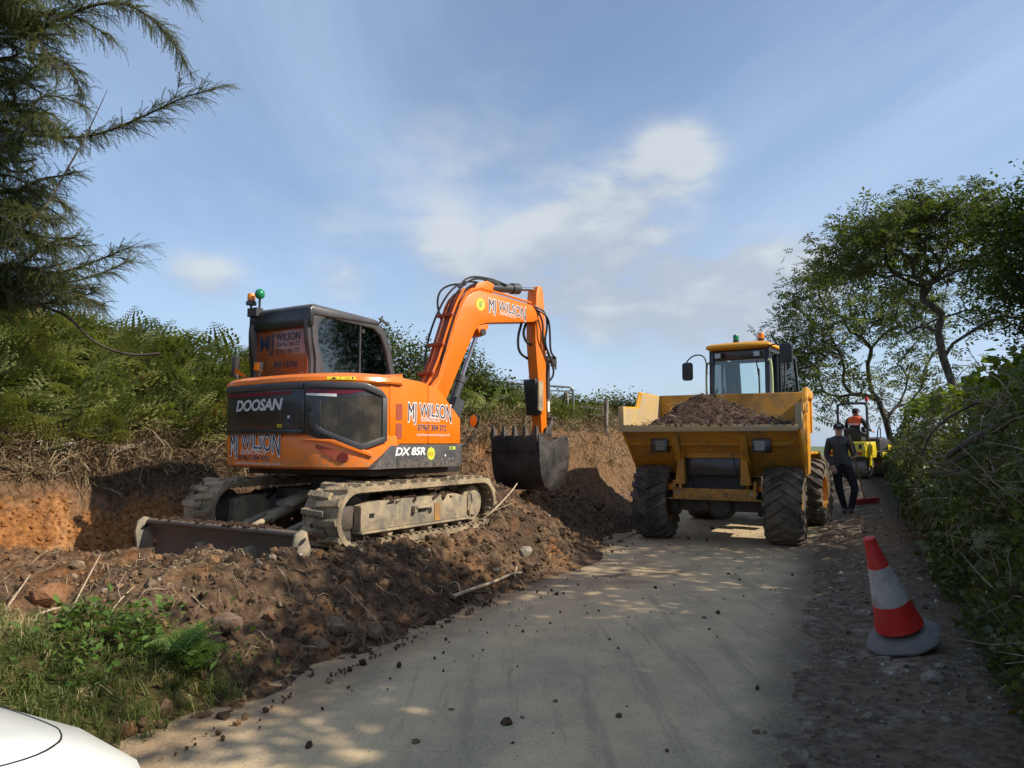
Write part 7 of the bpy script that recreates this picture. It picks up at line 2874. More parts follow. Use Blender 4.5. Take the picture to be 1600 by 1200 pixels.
for pts, tl_, dens, start in limbs:
    path = [Vector(at(px, py, DL + dz) - lbase) for px, py, dz in pts]
    path = chaikin(path, 2)
    n_ = len(path)
    lm.tube(path, [0.022 * (1 - i / n_) + 0.005 for i in range(n_)], 5)
    L_ = [0]
    for a, c in zip(path, path[1:]):
        L_.append(L_[-1] + (c - a).length)
    hero = pts[0][0] == -62 and len(pts) >= 4 and pts[1][0] >= 22
    if hero:                                                        # side boughs that fan forward from the limb
        for j in range(int(L_[-1] * (1 - start) * 15)):
            t = (start * 0.9 + (1 - start * 0.9) * (j + lr.random()) / (L_[-1] * (1 - start) * 15)) * L_[-1]
            i = max(0, min(n_ - 2, int(np.searchsorted(L_, t)) - 1))
            p = path[i].lerp(path[i + 1], (t - L_[i]) / max(1e-6, L_[i + 1] - L_[i]))
            d = (path[i + 1] - path[i]).normalized()
            e1 = d.cross(Vector((0, 0, 1))).normalized()
            sg = 1 if j % 2 else -1
            dr = (d * lr.uniform(0.7, 1.1) + e1 * sg * lr.uniform(0.2, 0.6) + Vector((0, 0, lr.uniform(-0.45, 0.38)))).normalized()
            ln = lr.uniform(0.22, 0.52) * (1.15 - 0.6 * t / L_[-1])
            sub_ = [p]
            for g in range(4):
                sub_.append(sub_[-1] + dr * ln / 4)
                dr = (dr + Vector((lr.normal(0, 0.07), lr.normal(0, 0.07), -0.07))).normalized()
            lm.tube(sub_, [0.006, 0.005, 0.004, 0.003, 0.002], 4)
            for g in range(int(ln * 44)):
                q = lr.random() * 4
                a_ = min(3, int(q))
                pp = sub_[a_].lerp(sub_[a_ + 1], q - a_)
                dd = (sub_[a_ + 1] - sub_[a_]).normalized()
                rv_ = Vector((lr.normal(), lr.normal(), lr.normal() - 0.15)).normalized()
                d2 = (dd * 1.0 + rv_ * 0.62).normalized()
                xax = d2.cross(Vector((0, 0, 1)))
                xax = xax.normalized() if xax.length > 1e-3 else Vector((1, 0, 0))
                zax = xax.cross(d2)
                TP.append(pp)
                TM.append(np.array([[xax.x, d2.x, zax.x], [xax.y, d2.y, zax.y], [xax.z, d2.z, zax.z]]))
                TS.append(lr.uniform(0.11, 0.27))
    cnt = int(L_[-1] * 62 * dens * (0.35 if hero else 1.0))
    for j in range(cnt):
        t = (start + (1 - start) * lr.random()) * L_[-1]
        i = max(0, min(n_ - 2, int(np.searchsorted(L_, t)) - 1))
        p = path[i].lerp(path[i + 1], (t - L_[i]) / max(1e-6, L_[i + 1] - L_[i]))
        d = (path[i + 1] - path[i]).normalized()
        tap = 1.0 - 0.45 * (t / L_[-1])
        ang = lr.uniform(0, 6.28)
        e1 = d.cross(Vector((0, 0, 1))).normalized()
        e2 = d.cross(e1)
        dr = (d * lr.uniform(0.35, 1.1) + (e1 * math.cos(ang) + e2 * math.sin(ang)) * 0.75 + Vector((0, 0, -0.14))).normalized()
        xax = dr.cross(Vector((0, 0, 1)))
        xax = xax.normalized() if xax.length > 1e-3 else Vector((1, 0, 0))
        zax = xax.cross(dr)
        TP.append(p)
        TM.append(np.array([[xax.x, dr.x, zax.x], [xax.y, dr.y, zax.y], [xax.z, dr.z, zax.z]]))
        TS.append(tl_ * tap * lr.uniform(0.5, 1.25))
lm.build('branches', M['larch_bark'], LAR)
tr, ix = scatter(LT, np.array(TP), np.array(TM), np.array(TS))
soup('crown', tr, M['needle'], LAR, np.clip(lr.normal(0.45, 0.25, len(TP)), 0, 0.97)[ix])
# bare reddish suckers rising through the larch, and one dead bough in front of the bracken
b = MB()
b.tube([Vector(at(px, py, DL - 0.7) - lbase) for px, py in ((-62, 430), (20, 372), (75, 318), (105, 265), (128, 225), (145, 190), (168, 140))], [0.020, 0.017, 0.014, 0.012, 0.010, 0.007, 0.003], 5)
b.build('bare_branch', M['twig'], LAR)
b = MB()
b.tube(chaikin([Vector(at(px, py, DL - 0.5 + 0.002 * (px - 60)) - lbase) for px, py in ((30, 470), (70, 480), (105, 492), (140, 530), (175, 548), (215, 556), (250, 552))], 2), [0.05] * 8 + [0.03] * 6 + [0.012] * 15 if False else 0.017, 5)
b.build('bare_branch', M['larch_bark'], LAR)

# ---- the hedge bank on the right
def hedge():
    H = thing('hedge', 'overgrown hedge bank of ivy, brambles and ferns along the right of the lane', 'hedge', (0, 0, 0))
    n_ = 30000
    s = RNG.uniform(0.6, 24.0, n_) ** 1.0
    s = np.where(RNG.random(n_) < 0.55, RNG.uniform(1.0, 9.0, n_), s)
    q = RNG.random(n_)                                              # 0 foot .. 1 top
    hb = 0.95 + 0.012 * np.clip(s - 3, 0, 14) + 0.022 * np.clip(s - 9, 0, 12)
    lump = 0.30 * fbm(s * 0.8, q * 3, 121, 3) + 0.16 * fbm(s * 2.4, q * 7, 123, 3)
    top = 2.12 + 0.22 * fbm(s * 0.6, 0.5, 125, 3) + 0.1 * fbm(s * 2.2, 0.5, 127, 2)
    z0 = 0.10 + q * top
    u0 = hb - 0.10 + 0.75 * q ** 1.6 + 0.25 * np.sin(q * 3.1) * -0.4 - lump * 0.55
    depth = np.abs(RNG.normal(0, 0.16, n_))
    u0 = u0 + depth
    over = RNG.random(n_) < 0.22                                   # the flat top of the hedge
    u0 = np.where(over, hb + 0.5 + RNG.uniform(0, 1.5, n_), u0)
    z0 = np.where(over, top + RNG.normal(0, 0.10, n_), z0)
    x, y = su_xy(s, u0)
    z = road_z(s) + z0
    near = s < 8.5
    P_ = np.stack([x, y, z], -1)
    topness = np.clip((z0 - 1.5) / 0.8, 0, 1)
    bare = fbm(s * 0.9, z0 * 1.6, 131, 3)
    keep = bare > -0.38
    rz = -RH - np.pi / 2 + RNG.normal(0, 1.0, n_)
    Mx = euler_mats(RNG.normal(-0.6, 0.5, n_), RNG.normal(0, 0.5, n_), rz)
    size = RNG.uniform(0.04, 0.085, n_) * np.where(near, 1.0, 1.5)
    tint = np.clip(RNG.normal(0.40, 0.20, n_) + 0.25 * fbm(s * 1.3, z0 * 2, 133, 3), 0, 1)
    hi = keep & (topness > 0.55) & (RNG.random(n_) < 0.65)
    lo = keep & ~hi
    LB = [leaf_blade(w=0.75), leaf_blade(w=0.55), leaf_blade(w=0.9)]
    tr, ix = scatter(LB, P_[lo], Mx[lo], size[lo])
    soup('foliage', tr, M['hedgeleaf'], H, tint[lo][ix])
    Mx2 = euler_mats(RNG.normal(-0.2, 0.6, n_), RNG.normal(0, 0.6, n_), RNG.uniform(0, 6.28, n_))
    tr, ix = scatter(LB, P_[hi] + np.array([0, 0, 0.06]), Mx2[hi], size[hi] * 1.45)
    soup('leafy_top', tr, M['toplleaf'], H, tint[hi][ix])
    # tangle of laid twigs
    b = MB()
    r = random.Random(31)
    for k in range(620):
        s_ = r.uniform(1.2, 17.0) if k % 2 else r.uniform(2.0, 8.0)
        z_ = r.uniform(0.5, 2.3) if r.random() < 0.6 else r.uniform(1.2, 2.2)
        qq = z_ / 2.15
        u_ = 0.95 + 0.022 * max(0, s_ - 9) + 0.75 * qq ** 1.6 - r.uniform(0.02, 0.20)
        p = su(s_, u_, z_ + float(road_z(s_)))
        dr = Vector((r.gauss(0, 0.5), r.gauss(0, 0.7), r.gauss(0, 0.45))) + Vector((RS, RC, 0)) * r.choice((-1, 1)) * r.uniform(0.2, 1.1)
        dr.normalize()
        path = [p]
        ln = r.uniform(0.2, 0.7)
        for j in range(4):
            p = p + dr * ln / 4
            path.append(p)
            dr = (dr + Vector((r.gauss(0, 0.22), r.gauss(0, 0.22), r.gauss(-0.08, 0.22)))).normalized()
        w = r.uniform(0.0025, 0.007)
        b.tube(path, [w, w, w * 0.85, w * 0.65, w * 0.3], 3, caps=False)
    b.build('twigs', M['twig'], H, kind='stuff')
    # thick cut boughs laid on the top, right of frame
    for k, pts in enumerate(([(1478, 715, 6.6), (1510, 692, 6.3), (1545, 675, 6.1), (1600, 650, 5.8), (1680, 640, 5.6)], [(1490, 722, 6.5), (1530, 700, 6.2), (1580, 692, 6.0), (1640, 680, 5.8)], [(1440, 712, 7.2), (1452, 680, 7.1), (1480, 652, 7.0), (1530, 628, 6.8)],
                             [(1455, 742, 6.8), (1500, 735, 6.5), (1545, 728, 6.2)], [(1530, 690, 6.2), (1560, 660, 6.1), (1600, 655, 6.0)])):
        b = MB()
        path = chaikin([Vector(at(*p)) for p in pts], 2)
        w0 = (0.055, 0.035, 0.016, 0.014, 0.02)[k]
        b.tube(path, [w0 * (0.45 + 0.55 * i / len(path)) for i in range(len(path))], 7)
        b.build('cut_bough', M['bark'], H)
    return H


HEDGE = hedge()


def fern_plant(name, label, x, y, z, n_, size, face, mat, tilt=(0.2, 0.9), seed=0, group=None, tm=0.55):
    rg_ = np.random.default_rng(seed)
    T = thing(name, label, 'fern', (x, y, z), 0, group)
    m_ = n_
    Mx = euler_mats(rg_.uniform(*tilt, m_), rg_.normal(0, 0.2, m_), face + rg_.uniform(-1.5, 1.5, m_))
    tr, ix = scatter(FROND, rg_.normal(0, 0.03, (m_, 3)) * np.array([1, 1, 0.4]), Mx, size * rg_.uniform(0.65, 1.1, m_), rg_.integers(0, 4, m_))
    soup('fronds', tr, M[mat], T, np.clip(rg_.normal(tm, 0.2, m_), 0, 0.84)[ix])
    return T


hf = -RH - np.pi / 2
for k, (s_, q, sz, n_, lab) in enumerate((
        (4.6, 0.62, 0.62, 12, 'bright fern on the hedge face above and right of the cone'), (5.6, 0.50, 0.50, 9, 'fern hanging low on the hedge face just past the cone'), (4.1, 0.80, 0.55, 10, 'yellow green fern near the hedge top at the right edge'),
        (7.2, 0.78, 0.5, 8, 'dark fern high on the hedge midway along the bank'), (9.5, 0.6, 0.5, 7, 'small fern on the hedge level with the dumper'), (3.6, 0.35, 0.5, 8, 'shaded fern low on the hedge bank at the right edge'),
        (6.4, 0.28, 0.42, 7, 'small shaded fern at the hedge foot behind the cone'))):
    z_ = 0.1 + q * 2.1
    p = su(s_, 0.95 + 0.75 * q ** 1.6 - 0.10, z_ + float(road_z(s_)))
    fern_plant('hedge_fern', lab, p.x, p.y, p.z, n_, sz, hf, 'brightfern' if k in (0, 2) else 'fern', (-0.5, 0.7), 200 + k, 'ferns on the hedge bank', 0.5)
# bright fern, dock leaves at the near left verge
p = hit(268, 1040)
fern_plant('fern', 'bright green fern clump on the verge at the lower left', p[0], p[1], gz(p[0], p[1]) + 0.02, 16, 0.33, 0.0, 'brightfern', (0.0, 0.9), 300, None, 0.5)
xx_, yy_ = su_xy(5.3, -9.55)
fern_plant('fern', 'pale cut bracken frond lying on the bank above the orange clay', xx_, yy_, gz(xx_, yy_) + 0.08, 6, 0.6, -1.2, 'fern', (-0.3, 0.1), 301, None, 0.8)
DOCK = [leaf_blade(w=0.5), leaf_blade(w=0.62)]
for k, (px, py, d_, n_, sz, lab) in enumerate(((140, 985, 5.35, 90, 0.065, 'leafy weed clump at the left edge of the verge'), (190, 1020, 5.0, 110, 0.06, 'leafy weed clump in the middle of the verge grass'), (285, 1045, 4.75, 70, 0.07, 'broad leaved weed below the bright fern'), (95, 1060, 4.6, 60, 0.05, 'small leafy weed just above the white car'), (250, 985, 5.3, 60, 0.065, 'leafy weed beside the bright fern'), (380, 1042, 4.9, 50, 0.04, 'grassy tuft of weed at the foot of the soil berm'))):
    p = hit(px, py + 12)
    T = thing('weed', lab, 'weed', (p[0], p[1], gz(p[0], p[1])), 0, 'weeds on the verge')
    rg_ = np.random.default_rng(400 + k)
    Mx = euler_mats(rg_.uniform(-0.1, 0.9, n_), rg_.normal(0, 0.3, n_), rg_.uniform(0, 6.28, n_))
    off = rg_.normal(0, 0.13, (n_, 3)) * np.array([1, 1, 0])
    off[:, 2] = rg_.uniform(0.02, 0.20, n_)
    tr, ix = scatter(DOCK, off, Mx, sz * rg_.uniform(0.7, 1.3, n_))
    soup('leaves', tr, M['brightfern'], T, np.clip(rg_.normal(0.45, 0.25, n_), 0, 0.84)[ix])
# ------------------------------------------------------------------ debris, stones, sticks
def rock_tris(seed, sub=1, rough=0.28, squash=0.75):
    bm = bmesh.new()
    bmesh.ops.create_icosphere(bm, subdivisions=sub, radius=1.0)
    r = np.random.default_rng(seed)
    ax = r.normal(0, 1, (5, 3))
    ax /= np.linalg.norm(ax, axis=1, keepdims=True)
    lim = r.uniform(0.55, 0.85, 5)
    for v in bm.verts:
        p = np.array(v.co)
        for a, l_ in zip(ax, lim):                                   # chop flat facets
            k_ = p @ a
            if k_ > l_:
                p = p - a * (k_ - l_)
        p = p * (1 + rough * r.normal(0, 0.25))
        v.co = (p[0], p[1], p[2] * squash)
    bm.faces.ensure_lookup_table()
    out = []
    bmesh.ops.triangulate(bm, faces=bm.faces)
    for f in bm.faces:
        out.append([tuple(v.co) for v in f.verts])
    bm.free()
    return np.array(out)


CLOD = [rock_tris(k, 1, 0.5, 0.8) for k in range(6)]


def clod_mat(name, stops):
    m, n, l, out = nt(name)
    p = n.new('ShaderNodeBsdfPrincipled')
    p.inputs['Roughness'].default_value = 0.95
    p.inputs['Specular IOR Level'].default_value = 0.1
    at_ = n.new('ShaderNodeAttribute')
    at_.attribute_name = 'tint'
    cr = n.new('ShaderNodeValToRGB')
    el = cr.color_ramp.elements
    el[0].position, el[0].color = stops[0][0], (*stops[0][1], 1)
    el[1].position, el[1].color = stops[-1][0], (*stops[-1][1], 1)
    for pos, c in stops[1:-1]:
        e = el.new(pos)
        e.color = (*c, 1)
    l.new(at_.outputs['Fac'], cr.inputs[0])
    tcn = n.new('ShaderNodeTexCoord')
    f = noise(n, l, tcn.outputs['Object'], 40, 5, 0.7)
    l.new(mixc(n, l, rng(n, l, f, 0.3, 0.7), mixc(n, l, 1.0, cr.outputs[0], (0.6, 0.58, 0.55), 'MULTIPLY'), cr.outputs[0]), p.inputs['Base Color'])
    l.new(bump(n, l, f, 0.8, 0.01), p.inputs['Normal'])
    l.new(p.outputs[0], out.inputs[0])
    return m


M['clods'] = clod_mat('soil_clods', [(0.0, (0.055, 0.037, 0.025)), (0.45, (0.135, 0.090, 0.056)), (0.75, (0.22, 0.142, 0.082)), (0.92, (0.31, 0.175, 0.085)), (1.0, (0.42, 0.36, 0.28))])
M['clay'] = clod_mat('clay_lumps', [(0.0, (0.10, 0.05, 0.024)), (0.4, (0.28, 0.115, 0.036)), (0.8, (0.42, 0.19, 0.06)), (1.0, (0.50, 0.30, 0.14))])
M['treadmud'] = clod_mat('tread_mud', [(0.0, (0.06, 0.045, 0.03)), (0.5, (0.16, 0.12, 0.075)), (0.85, (0.30, 0.23, 0.145)), (1.0, (0.40, 0.32, 0.21))])
M['chips'] = clod_mat('road_chips', [(0.0, (0.07, 0.055, 0.04)), (0.6, (0.20, 0.16, 0.12)), (0.9, (0.38, 0.345, 0.29)), (1.0, (0.55, 0.52, 0.46))])


def scatter_clods(name, s, u, size, tint, mat, sink=0.3, lab=None, protos=None):
    x, y = su_xy(s, u)
    z = np.maximum(gzv(s, u), np.where((u > -2.98) & (u < -0.4), road_z(s) + 0.02, -9))
    m_ = len(s)
    tr, ix = scatter(protos or CLOD, np.stack([x, y, z + size * sink], -1), euler_mats(RNG.uniform(0, 6.28, m_) * 0.3, RNG.uniform(0, 6.28, m_) * 0.3, RNG.uniform(0, 6.28, m_)), size)
    o = soup(name, tr, mat, None, tint[ix], 'stuff')
    if lab:
        tag(o, lab)
    return o


n = 17000
s = RNG.uniform(2.6, 13.0, n)
u = RNG.uniform(-8.2, -2.9, n)
toe = np.interp(s, TOE_S, TOE_U)
k = (u > toe - 0.8) & ~((s < 3.0 + 0.25 * (u + 4.6)) & (u < -3.4))
k &= RNG.random(n) < np.where(u > -5.6, 1.0, 0.45)
s, u = s[k], u[k]
size = np.clip(RNG.lognormal(-4.25, 0.62, len(s)), 0.006, 0.065) * np.where(u > -3.0, 0.6, 1.0)
scatter_clods('soil_clods', s, u, size, np.clip(RNG.normal(0.50, 0.20, len(s)) + 0.25 * fbm(s * 1.3, u * 1.3, 151, 3), 0, 1), M['clods'], 0.2, 'clods and crumbs of turned earth over the dug verge')
n = 2600
s = RNG.uniform(3.4, 7.9, n)
toe = np.interp(s, TOE_S, TOE_U)
d = RNG.uniform(-0.5, 0.42, n)
u = toe - d
scatter_clods('clay_lumps', s, u, np.clip(RNG.lognormal(-4.35, 0.6, n), 0.006, 0.05), np.clip(RNG.normal(0.5, 0.22, n), 0, 1), M['clay'], 0.1, 'broken lumps of orange clay on the cut face')
# crumbs dropped on the road, thinning out to the right; chips in the mud by the hedge
n = 800
s = RNG.uniform(1.0, 14.0, n)
q = RNG.random(n)
u = -3.0 + 2.6 * q ** 1.7
k = RNG.random(n) < (0.25 + 0.75 * np.exp(-((s - 7.5) / 2.5) ** 2)) * (1 - 0.5 * q)
s, u = s[k], u[k]
scatter_clods('road_crumbs', s, u, np.clip(RNG.lognormal(-4.75, 0.55, len(s)), 0.004, 0.035), np.clip(RNG.normal(0.25, 0.2, len(s)), 0, 1), M['clods'], 0.3, 'crumbs of soil dropped on the road')
n = 4200
s = RNG.uniform(1.5, 16.0, n)
u = RNG.uniform(-0.50, 1.1, n)
k = (fbm(s * 1.2, u * 2.0, 161, 3) > -0.1) & (RNG.random(n) < sstep(-0.55, 0.1, u))
s, u = s[k], u[k]
scatter_clods('gravel', s, u, np.clip(RNG.lognormal(-4.75, 0.55, len(s)), 0.004, 0.05), np.clip(RNG.normal(0.5, 0.27, len(s)), 0, 1), M['chips'], 0.1, 'stony mud along the foot of the hedge')
# lumps on the load
n = 420
x = RNG.uniform(-1.1, 1.1, n)
y = RNG.uniform(-0.75, 1.1, n)
ii = np.clip(((x + 1.19) / 2.38 * 89).astype(int), 0, 89)
jj = np.clip(((y + 0.86) / 2.16 * 79).astype(int), 0, 79)
z = hh[ii, jj]
tr, ix = scatter(CLOD, np.stack([x, y, z], -1), euler_mats(RNG.uniform(0, 2, n), RNG.uniform(0, 2, n), RNG.uniform(0, 6, n)), np.clip(RNG.lognormal(-3.9, 0.5, n), 0.008, 0.06))
soup('lumps', tr, M['heap'], LOAD, np.clip(RNG.normal(0.25, 0.15, n), 0, 1)[ix], 'stuff')

# soil stuck along the skip's lip and front beams
n = 260
x = RNG.uniform(-1.2, 1.2, n)
tr, ix = scatter(CLOD, np.stack([x, RNG.uniform(-0.94, -0.86, n), np.full(n, 1.722)], -1), euler_mats(RNG.uniform(0, 2, n), RNG.uniform(0, 2, n), RNG.uniform(0, 6, n)), np.clip(RNG.lognormal(-4.5, 0.5, n), 0.005, 0.03) * np.array([1.0]))
soup('caked_soil', tr, M['treadmud'], SKIP, np.clip(RNG.normal(0.35, 0.2, n), 0, 1)[ix], 'stuff')
# roots and straw torn up with the soil
b = MB()
r = random.Random(71)
for k in range(620):
    s_, u_ = r.uniform(3.6, 11.5), r.uniform(-6.0, -3.0)
    if r.random() < 0.25:
        s_, u_ = r.uniform(3.2, 6.2), r.uniform(-8.5, -4.5)
    a, ln = r.uniform(0, 6.28), r.uniform(0.08, 0.34)
    pts = []
    x0, y0 = su_xy(s_, u_)
    for j in range(5):
        xx, yy = x0 + math.cos(a) * ln * j / 4, y0 + math.sin(a) * ln * j / 4
        a += r.gauss(0, 0.25)
        pts.append(Vector((xx, yy, gz(xx, yy) + 0.015 + 0.06 * r.random() * math.sin(j * 0.9))))
    w = r.uniform(0.0018, 0.0045)
    b.tube(pts, [w, w, w, w * 0.8, w * 0.4], 3, caps=False)
tag(b.build('roots', M['dead_root'] if 'dead_root' in M else bark_mat('pale_root', (0.14, 0.10, 0.06), (0.42, 0.33, 0.20), 20), None, kind='stuff'), 'torn roots and straw through the turned soil')

ROCKS = [  # px, py, size m, material, label
    (354, 980, 0.105, 'stone', 'large upright brown stone set in the soil behind the bright fern'),
    (442, 1022, 0.070, 'rust_stone', 'rust red round stone at the road edge of the berm'),
    (502, 1012, 0.062, 'stone', 'brown stone just right of the rust red one'),
    (476, 1024, 0.032, 'stone', 'small brown stone between two larger ones at the road edge'),
    (525, 985, 0.105, 'stone', 'wide flat dark stone sunk in the foot of the berm'),
    (588, 993, 0.070, 'stone', 'dark stone at the road edge left of the fallen branch'),
    (73, 940, 0.150, 'rust_stone', 'big red brown slab lying in the soil at the left edge'),
    (236, 916, 0.060, 'stone', 'upright brown stone below the left end of the blade'),
    (199, 1150, 0.075, 'rust_stone', 'red brown slab beside the white car bonnet'),
    (491, 1060, 0.024, 'pale_stone', 'pale chip of stone on the road edge below the berm'),
    (515, 1066, 0.026, 'stone', 'dark chip of stone on the road below the berm'),
    (420, 967, 0.055, 'rust_stone', 'orange brown stone in the middle of the berm slope'),
    (822, 868, 0.11, 'pale_stone', 'large pale faced stone on the mound in front of the tracks'),
    (776, 892, 0.045, 'pale_stone', 'round yellowish stone under the large pale faced stone'),
    (628, 975, 0.090, 'rust_stone', 'red brown stone above the end of the fallen branch'),
    (750, 940, 0.055, 'stone', 'dark stone behind the fallen pale branch'),
    (669, 902, 0.040, 'rust_stone', 'small tan stone high on the mound'),
    (937, 849, 0.050, 'stone', 'dark lump of stone by the dumper front tyre'),
    (890, 884, 0.050, 'stone', 'dark clod of stone at the end of the mound'),
    (1458, 1066, 0.072, 'pale_stone', 'pale grey block of stone in front of the cone'),
    (1470, 1044, 0.040, 'pale_stone', 'grey stone tucked under the right of the cone base'),
    (1510, 1090, 0.050, 'stone', 'dark stone at the hedge foot behind the pale block'),
    (1478, 1128, 0.032, 'pale_stone', 'small grey stone at the hedge foot lower right'),
    (1425, 1062, 0.028, 'stone', 'small dark stone just left of the pale block'),
    (880, 690, 0.11, 'pale_stone', 'cream coloured rock in the grass behind the bucket'),
    (108, 700, 0.10, 'pale_stone', 'pale yellow rock in the torn bank above the clay'),
    (864, 1150, 0.020, 'stone', 'lone dark clod on the road at the bottom centre'),
    (816, 1124, 0.024, 'stone', 'dark round clod in the middle of the shaded road'),
    (868, 1098, 0.022, 'stone', 'dark clod on the road above the lone pair'),
    (706, 1112, 0.026, 'stone', 'flat clod left of centre on the road'),
    (1182, 1146, 0.028, 'stone', 'dark clod near the muddy right edge of the road'),
    (1100, 967, 0.026, 'stone', 'dark clod on the road ahead of the dumper'),
    (650, 1162, 0.026, 'stone', 'thin clod on the road at the lower left'),
]
for k, (px, py, sz, m_, lab) in enumerate(ROCKS):
    p = hit(px, py)
    t3 = rock_tris(500 + k, 2 if sz > 0.06 else 1, 0.22, 0.85)
    V3 = t3.reshape(-1, 3) * sz * np.array([1.0, 0.85, 0.8])
    b = MB(Matrix.Rotation(k * 1.7, 4, 'Z') @ Matrix.Rotation(0.25 * math.sin(k * 2.1), 4, 'X'))
    b.add([tuple(v) for v in V3], [(3 * i, 3 * i + 1, 3 * i + 2) for i in range(len(t3))])
    o = b.build('stone' if sz > 0.03 else 'soil_clod', M[m_], None, bevel=0)
    bm = bmesh.new()
    bm.from_mesh(o.data)
    bmesh.ops.remove_doubles(bm, verts=bm.verts, dist=1e-4)
    bm.to_mesh(o.data)
    bm.free()
    o.data.polygons.foreach_set('use_smooth', [True] * len(o.data.polygons))
    o.data.set_sharp_from_angle(angle=R(24))
    o.location = (p[0], p[1], p[2] + sz * 0.28)
    tag(o, lab, 'stone' if sz > 0.03 else 'clod', 'stones and clods about the dig')


def stick(name, lab, pts, r0, mat, cat='branch', twigs=()):
    P_ = [Vector(hit(px, py)) + Vector((0, 0, dz)) for px, py, dz in pts]
    base = P_[0].copy()
    T = thing(name, lab, cat, base)
    b = MB()
    path = chaikin([p - base for p in P_], 2)
    b.tube(path, [r0 * (1 - 0.55 * i / len(path)) for i in range(len(path))], 7)
    b.build('stem', M[mat], T)
    for tw in twigs:
        b = MB()
        q = [Vector(hit(px, py)) + Vector((0, 0, dz)) - base for px, py, dz in tw]
        b.tube(chaikin(q, 1), [r0 * 0.45 * (1 - 0.6 * i / (2 * len(q))) for i in range(len(chaikin(q, 1)))], 5)
        b.build('side_twig', M[mat], T)
    return T


stick('fallen_branch', 'long pale broken branch lying at the road edge below the mound', [(706, 938, 0.03), (740, 928, 0.05), (775, 916, 0.05), (800, 908, 0.08), (815, 902, 0.05)], 0.020, 'pale_wood', twigs=[[(804, 908, 0.05), (806, 904, 0.07), (808, 899, 0.10)], [(720, 936, 0.05), (715, 925, 0.10), (702, 922, 0.06)]])
stick('broken_branch', 'pale forked stick poking from the soil in front of the tracks', [(748, 818, 0.02), (772, 805, 0.06), (800, 784, 0.14), (808, 776, 0.18)], 0.014, 'pale_wood', twigs=[[(772, 806, 0.06), (782, 800, 0.05), (803, 800, 0.12)]])
stick('stick', 'long thin pale stick leaning up out of the soil at the left', [(102, 982, 0.02), (118, 950, 0.05), (138, 920, 0.10), (156, 893, 0.14)], 0.008, 'pale_wood', 'stick')
stick('stick', 'thin grey stick leaning at the far left of the berm', [(8, 958, 0.02), (28, 936, 0.05), (46, 917, 0.09)], 0.008, 'pale_wood', 'stick')
stick('stick', 'forked pale twig above the leafy weeds', [(165, 972, 0.02), (188, 950, 0.06), (210, 934, 0.08)], 0.006, 'pale_wood', 'stick', [[(188, 950, 0.06), (182, 945, 0.12), (196, 925, 0.14)]])
stick('stick', 'low bent pale stick along the top of the grass verge', [(30, 985, 0.04), (70, 972, 0.07), (100, 962, 0.06), (140, 958, 0.07)], 0.010, 'pale_wood', 'stick')
stick('stick', 'thin straw coloured stem arching over the berm below the blade', [(520, 905, 0.03), (545, 935, 0.06), (570, 962, 0.06), (592, 980, 0.03)], 0.005, 'pale_wood', 'stick')
stick('split_log', 'weathered split log sticking out of the torn bank behind the blade', [(165, 712, 0.02), (185, 706, 0.03), (210, 700, 0.03), (238, 692, 0.03)], 0.045, 'post', 'log')
stick('stick', 'bent root hanging down the orange clay face', [(98, 725, 0.10), (112, 745, 0.08), (122, 770, 0.06), (126, 800, 0.04)], 0.009, 'twig', 'root')

# ------------------------------------------------------------------ fence and tubular rail on the bank behind the bucket
FD = 16.0


def fpt(px, py, d=FD):
    return Vector(at(px, py, d))


f0 = fpt(800, 660)
FE = thing('fence', 'old post and wire fence on the bank behind the arm of the excavator', 'fence', (f0.x, f0.y, gz(f0.x, f0.y)))
fb = FE.location
for px, top, d, r0 in ((800, 606, 16.0, 0.045), (885, 613, 16.0, 0.065), (745, 600, 15.8, 0.045), (948, 622, 16.4, 0.05)):
    t_ = fpt(px, top, d)
    g = gz(t_.x, t_.y) - 0.2
    b = MB()
    b.tube([Vector((t_.x, t_.y, g)) - fb, Vector((t_.x - 0.02, t_.y, (g + t_.z) / 2)) - fb, t_ - fb], [r0, r0 * 0.97, r0 * 0.92], 9)
    b.build('post', M['post'], FE, bevel=0.006)
for k in range(3):
    b = MB()
    b.tube([fpt(745, 612 + 12 * k, 15.8) - fb, fpt(800, 618 + 11 * k, 16.0) - fb, fpt(885, 622 + 11 * k, 16.0) - fb, fpt(948, 630 + 10 * k, 16.4) - fb], 0.006, 4)
    b.build('wire', M['galv'], FE)
tg = fpt(830, 650, 15.6)
TR = thing('tubular_rail', 'bent galvanised tube rail standing behind the arm of the excavator', 'rail', (tg.x, tg.y, gz(tg.x, tg.y)))
tb_ = TR.location
g1 = fpt(896, 660, 15.6)
b = MB()
b.tube(chaikin([fpt(768, 596, 15.6) - tb_, fpt(800, 599, 15.6) - tb_, fpt(886, 604.5, 15.6) - tb_, fpt(895, 606, 15.6) - tb_, fpt(896, 616, 15.6) - tb_, Vector((g1.x, g1.y, gz(g1.x, g1.y) - 0.1)) - tb_], 2), 0.022, 8)
b.build('top_tube', M['galv'], TR)
b = MB()
b.tube([fpt(845, 610, 15.6) - tb_, fpt(896, 611, 15.6) - tb_], 0.014, 6)
b.build('lower_tube', M['galv'], TR)

# ------------------------------------------------------------------ white car beside the camera, nose just in view
CS, CU = 1.50, -2.30
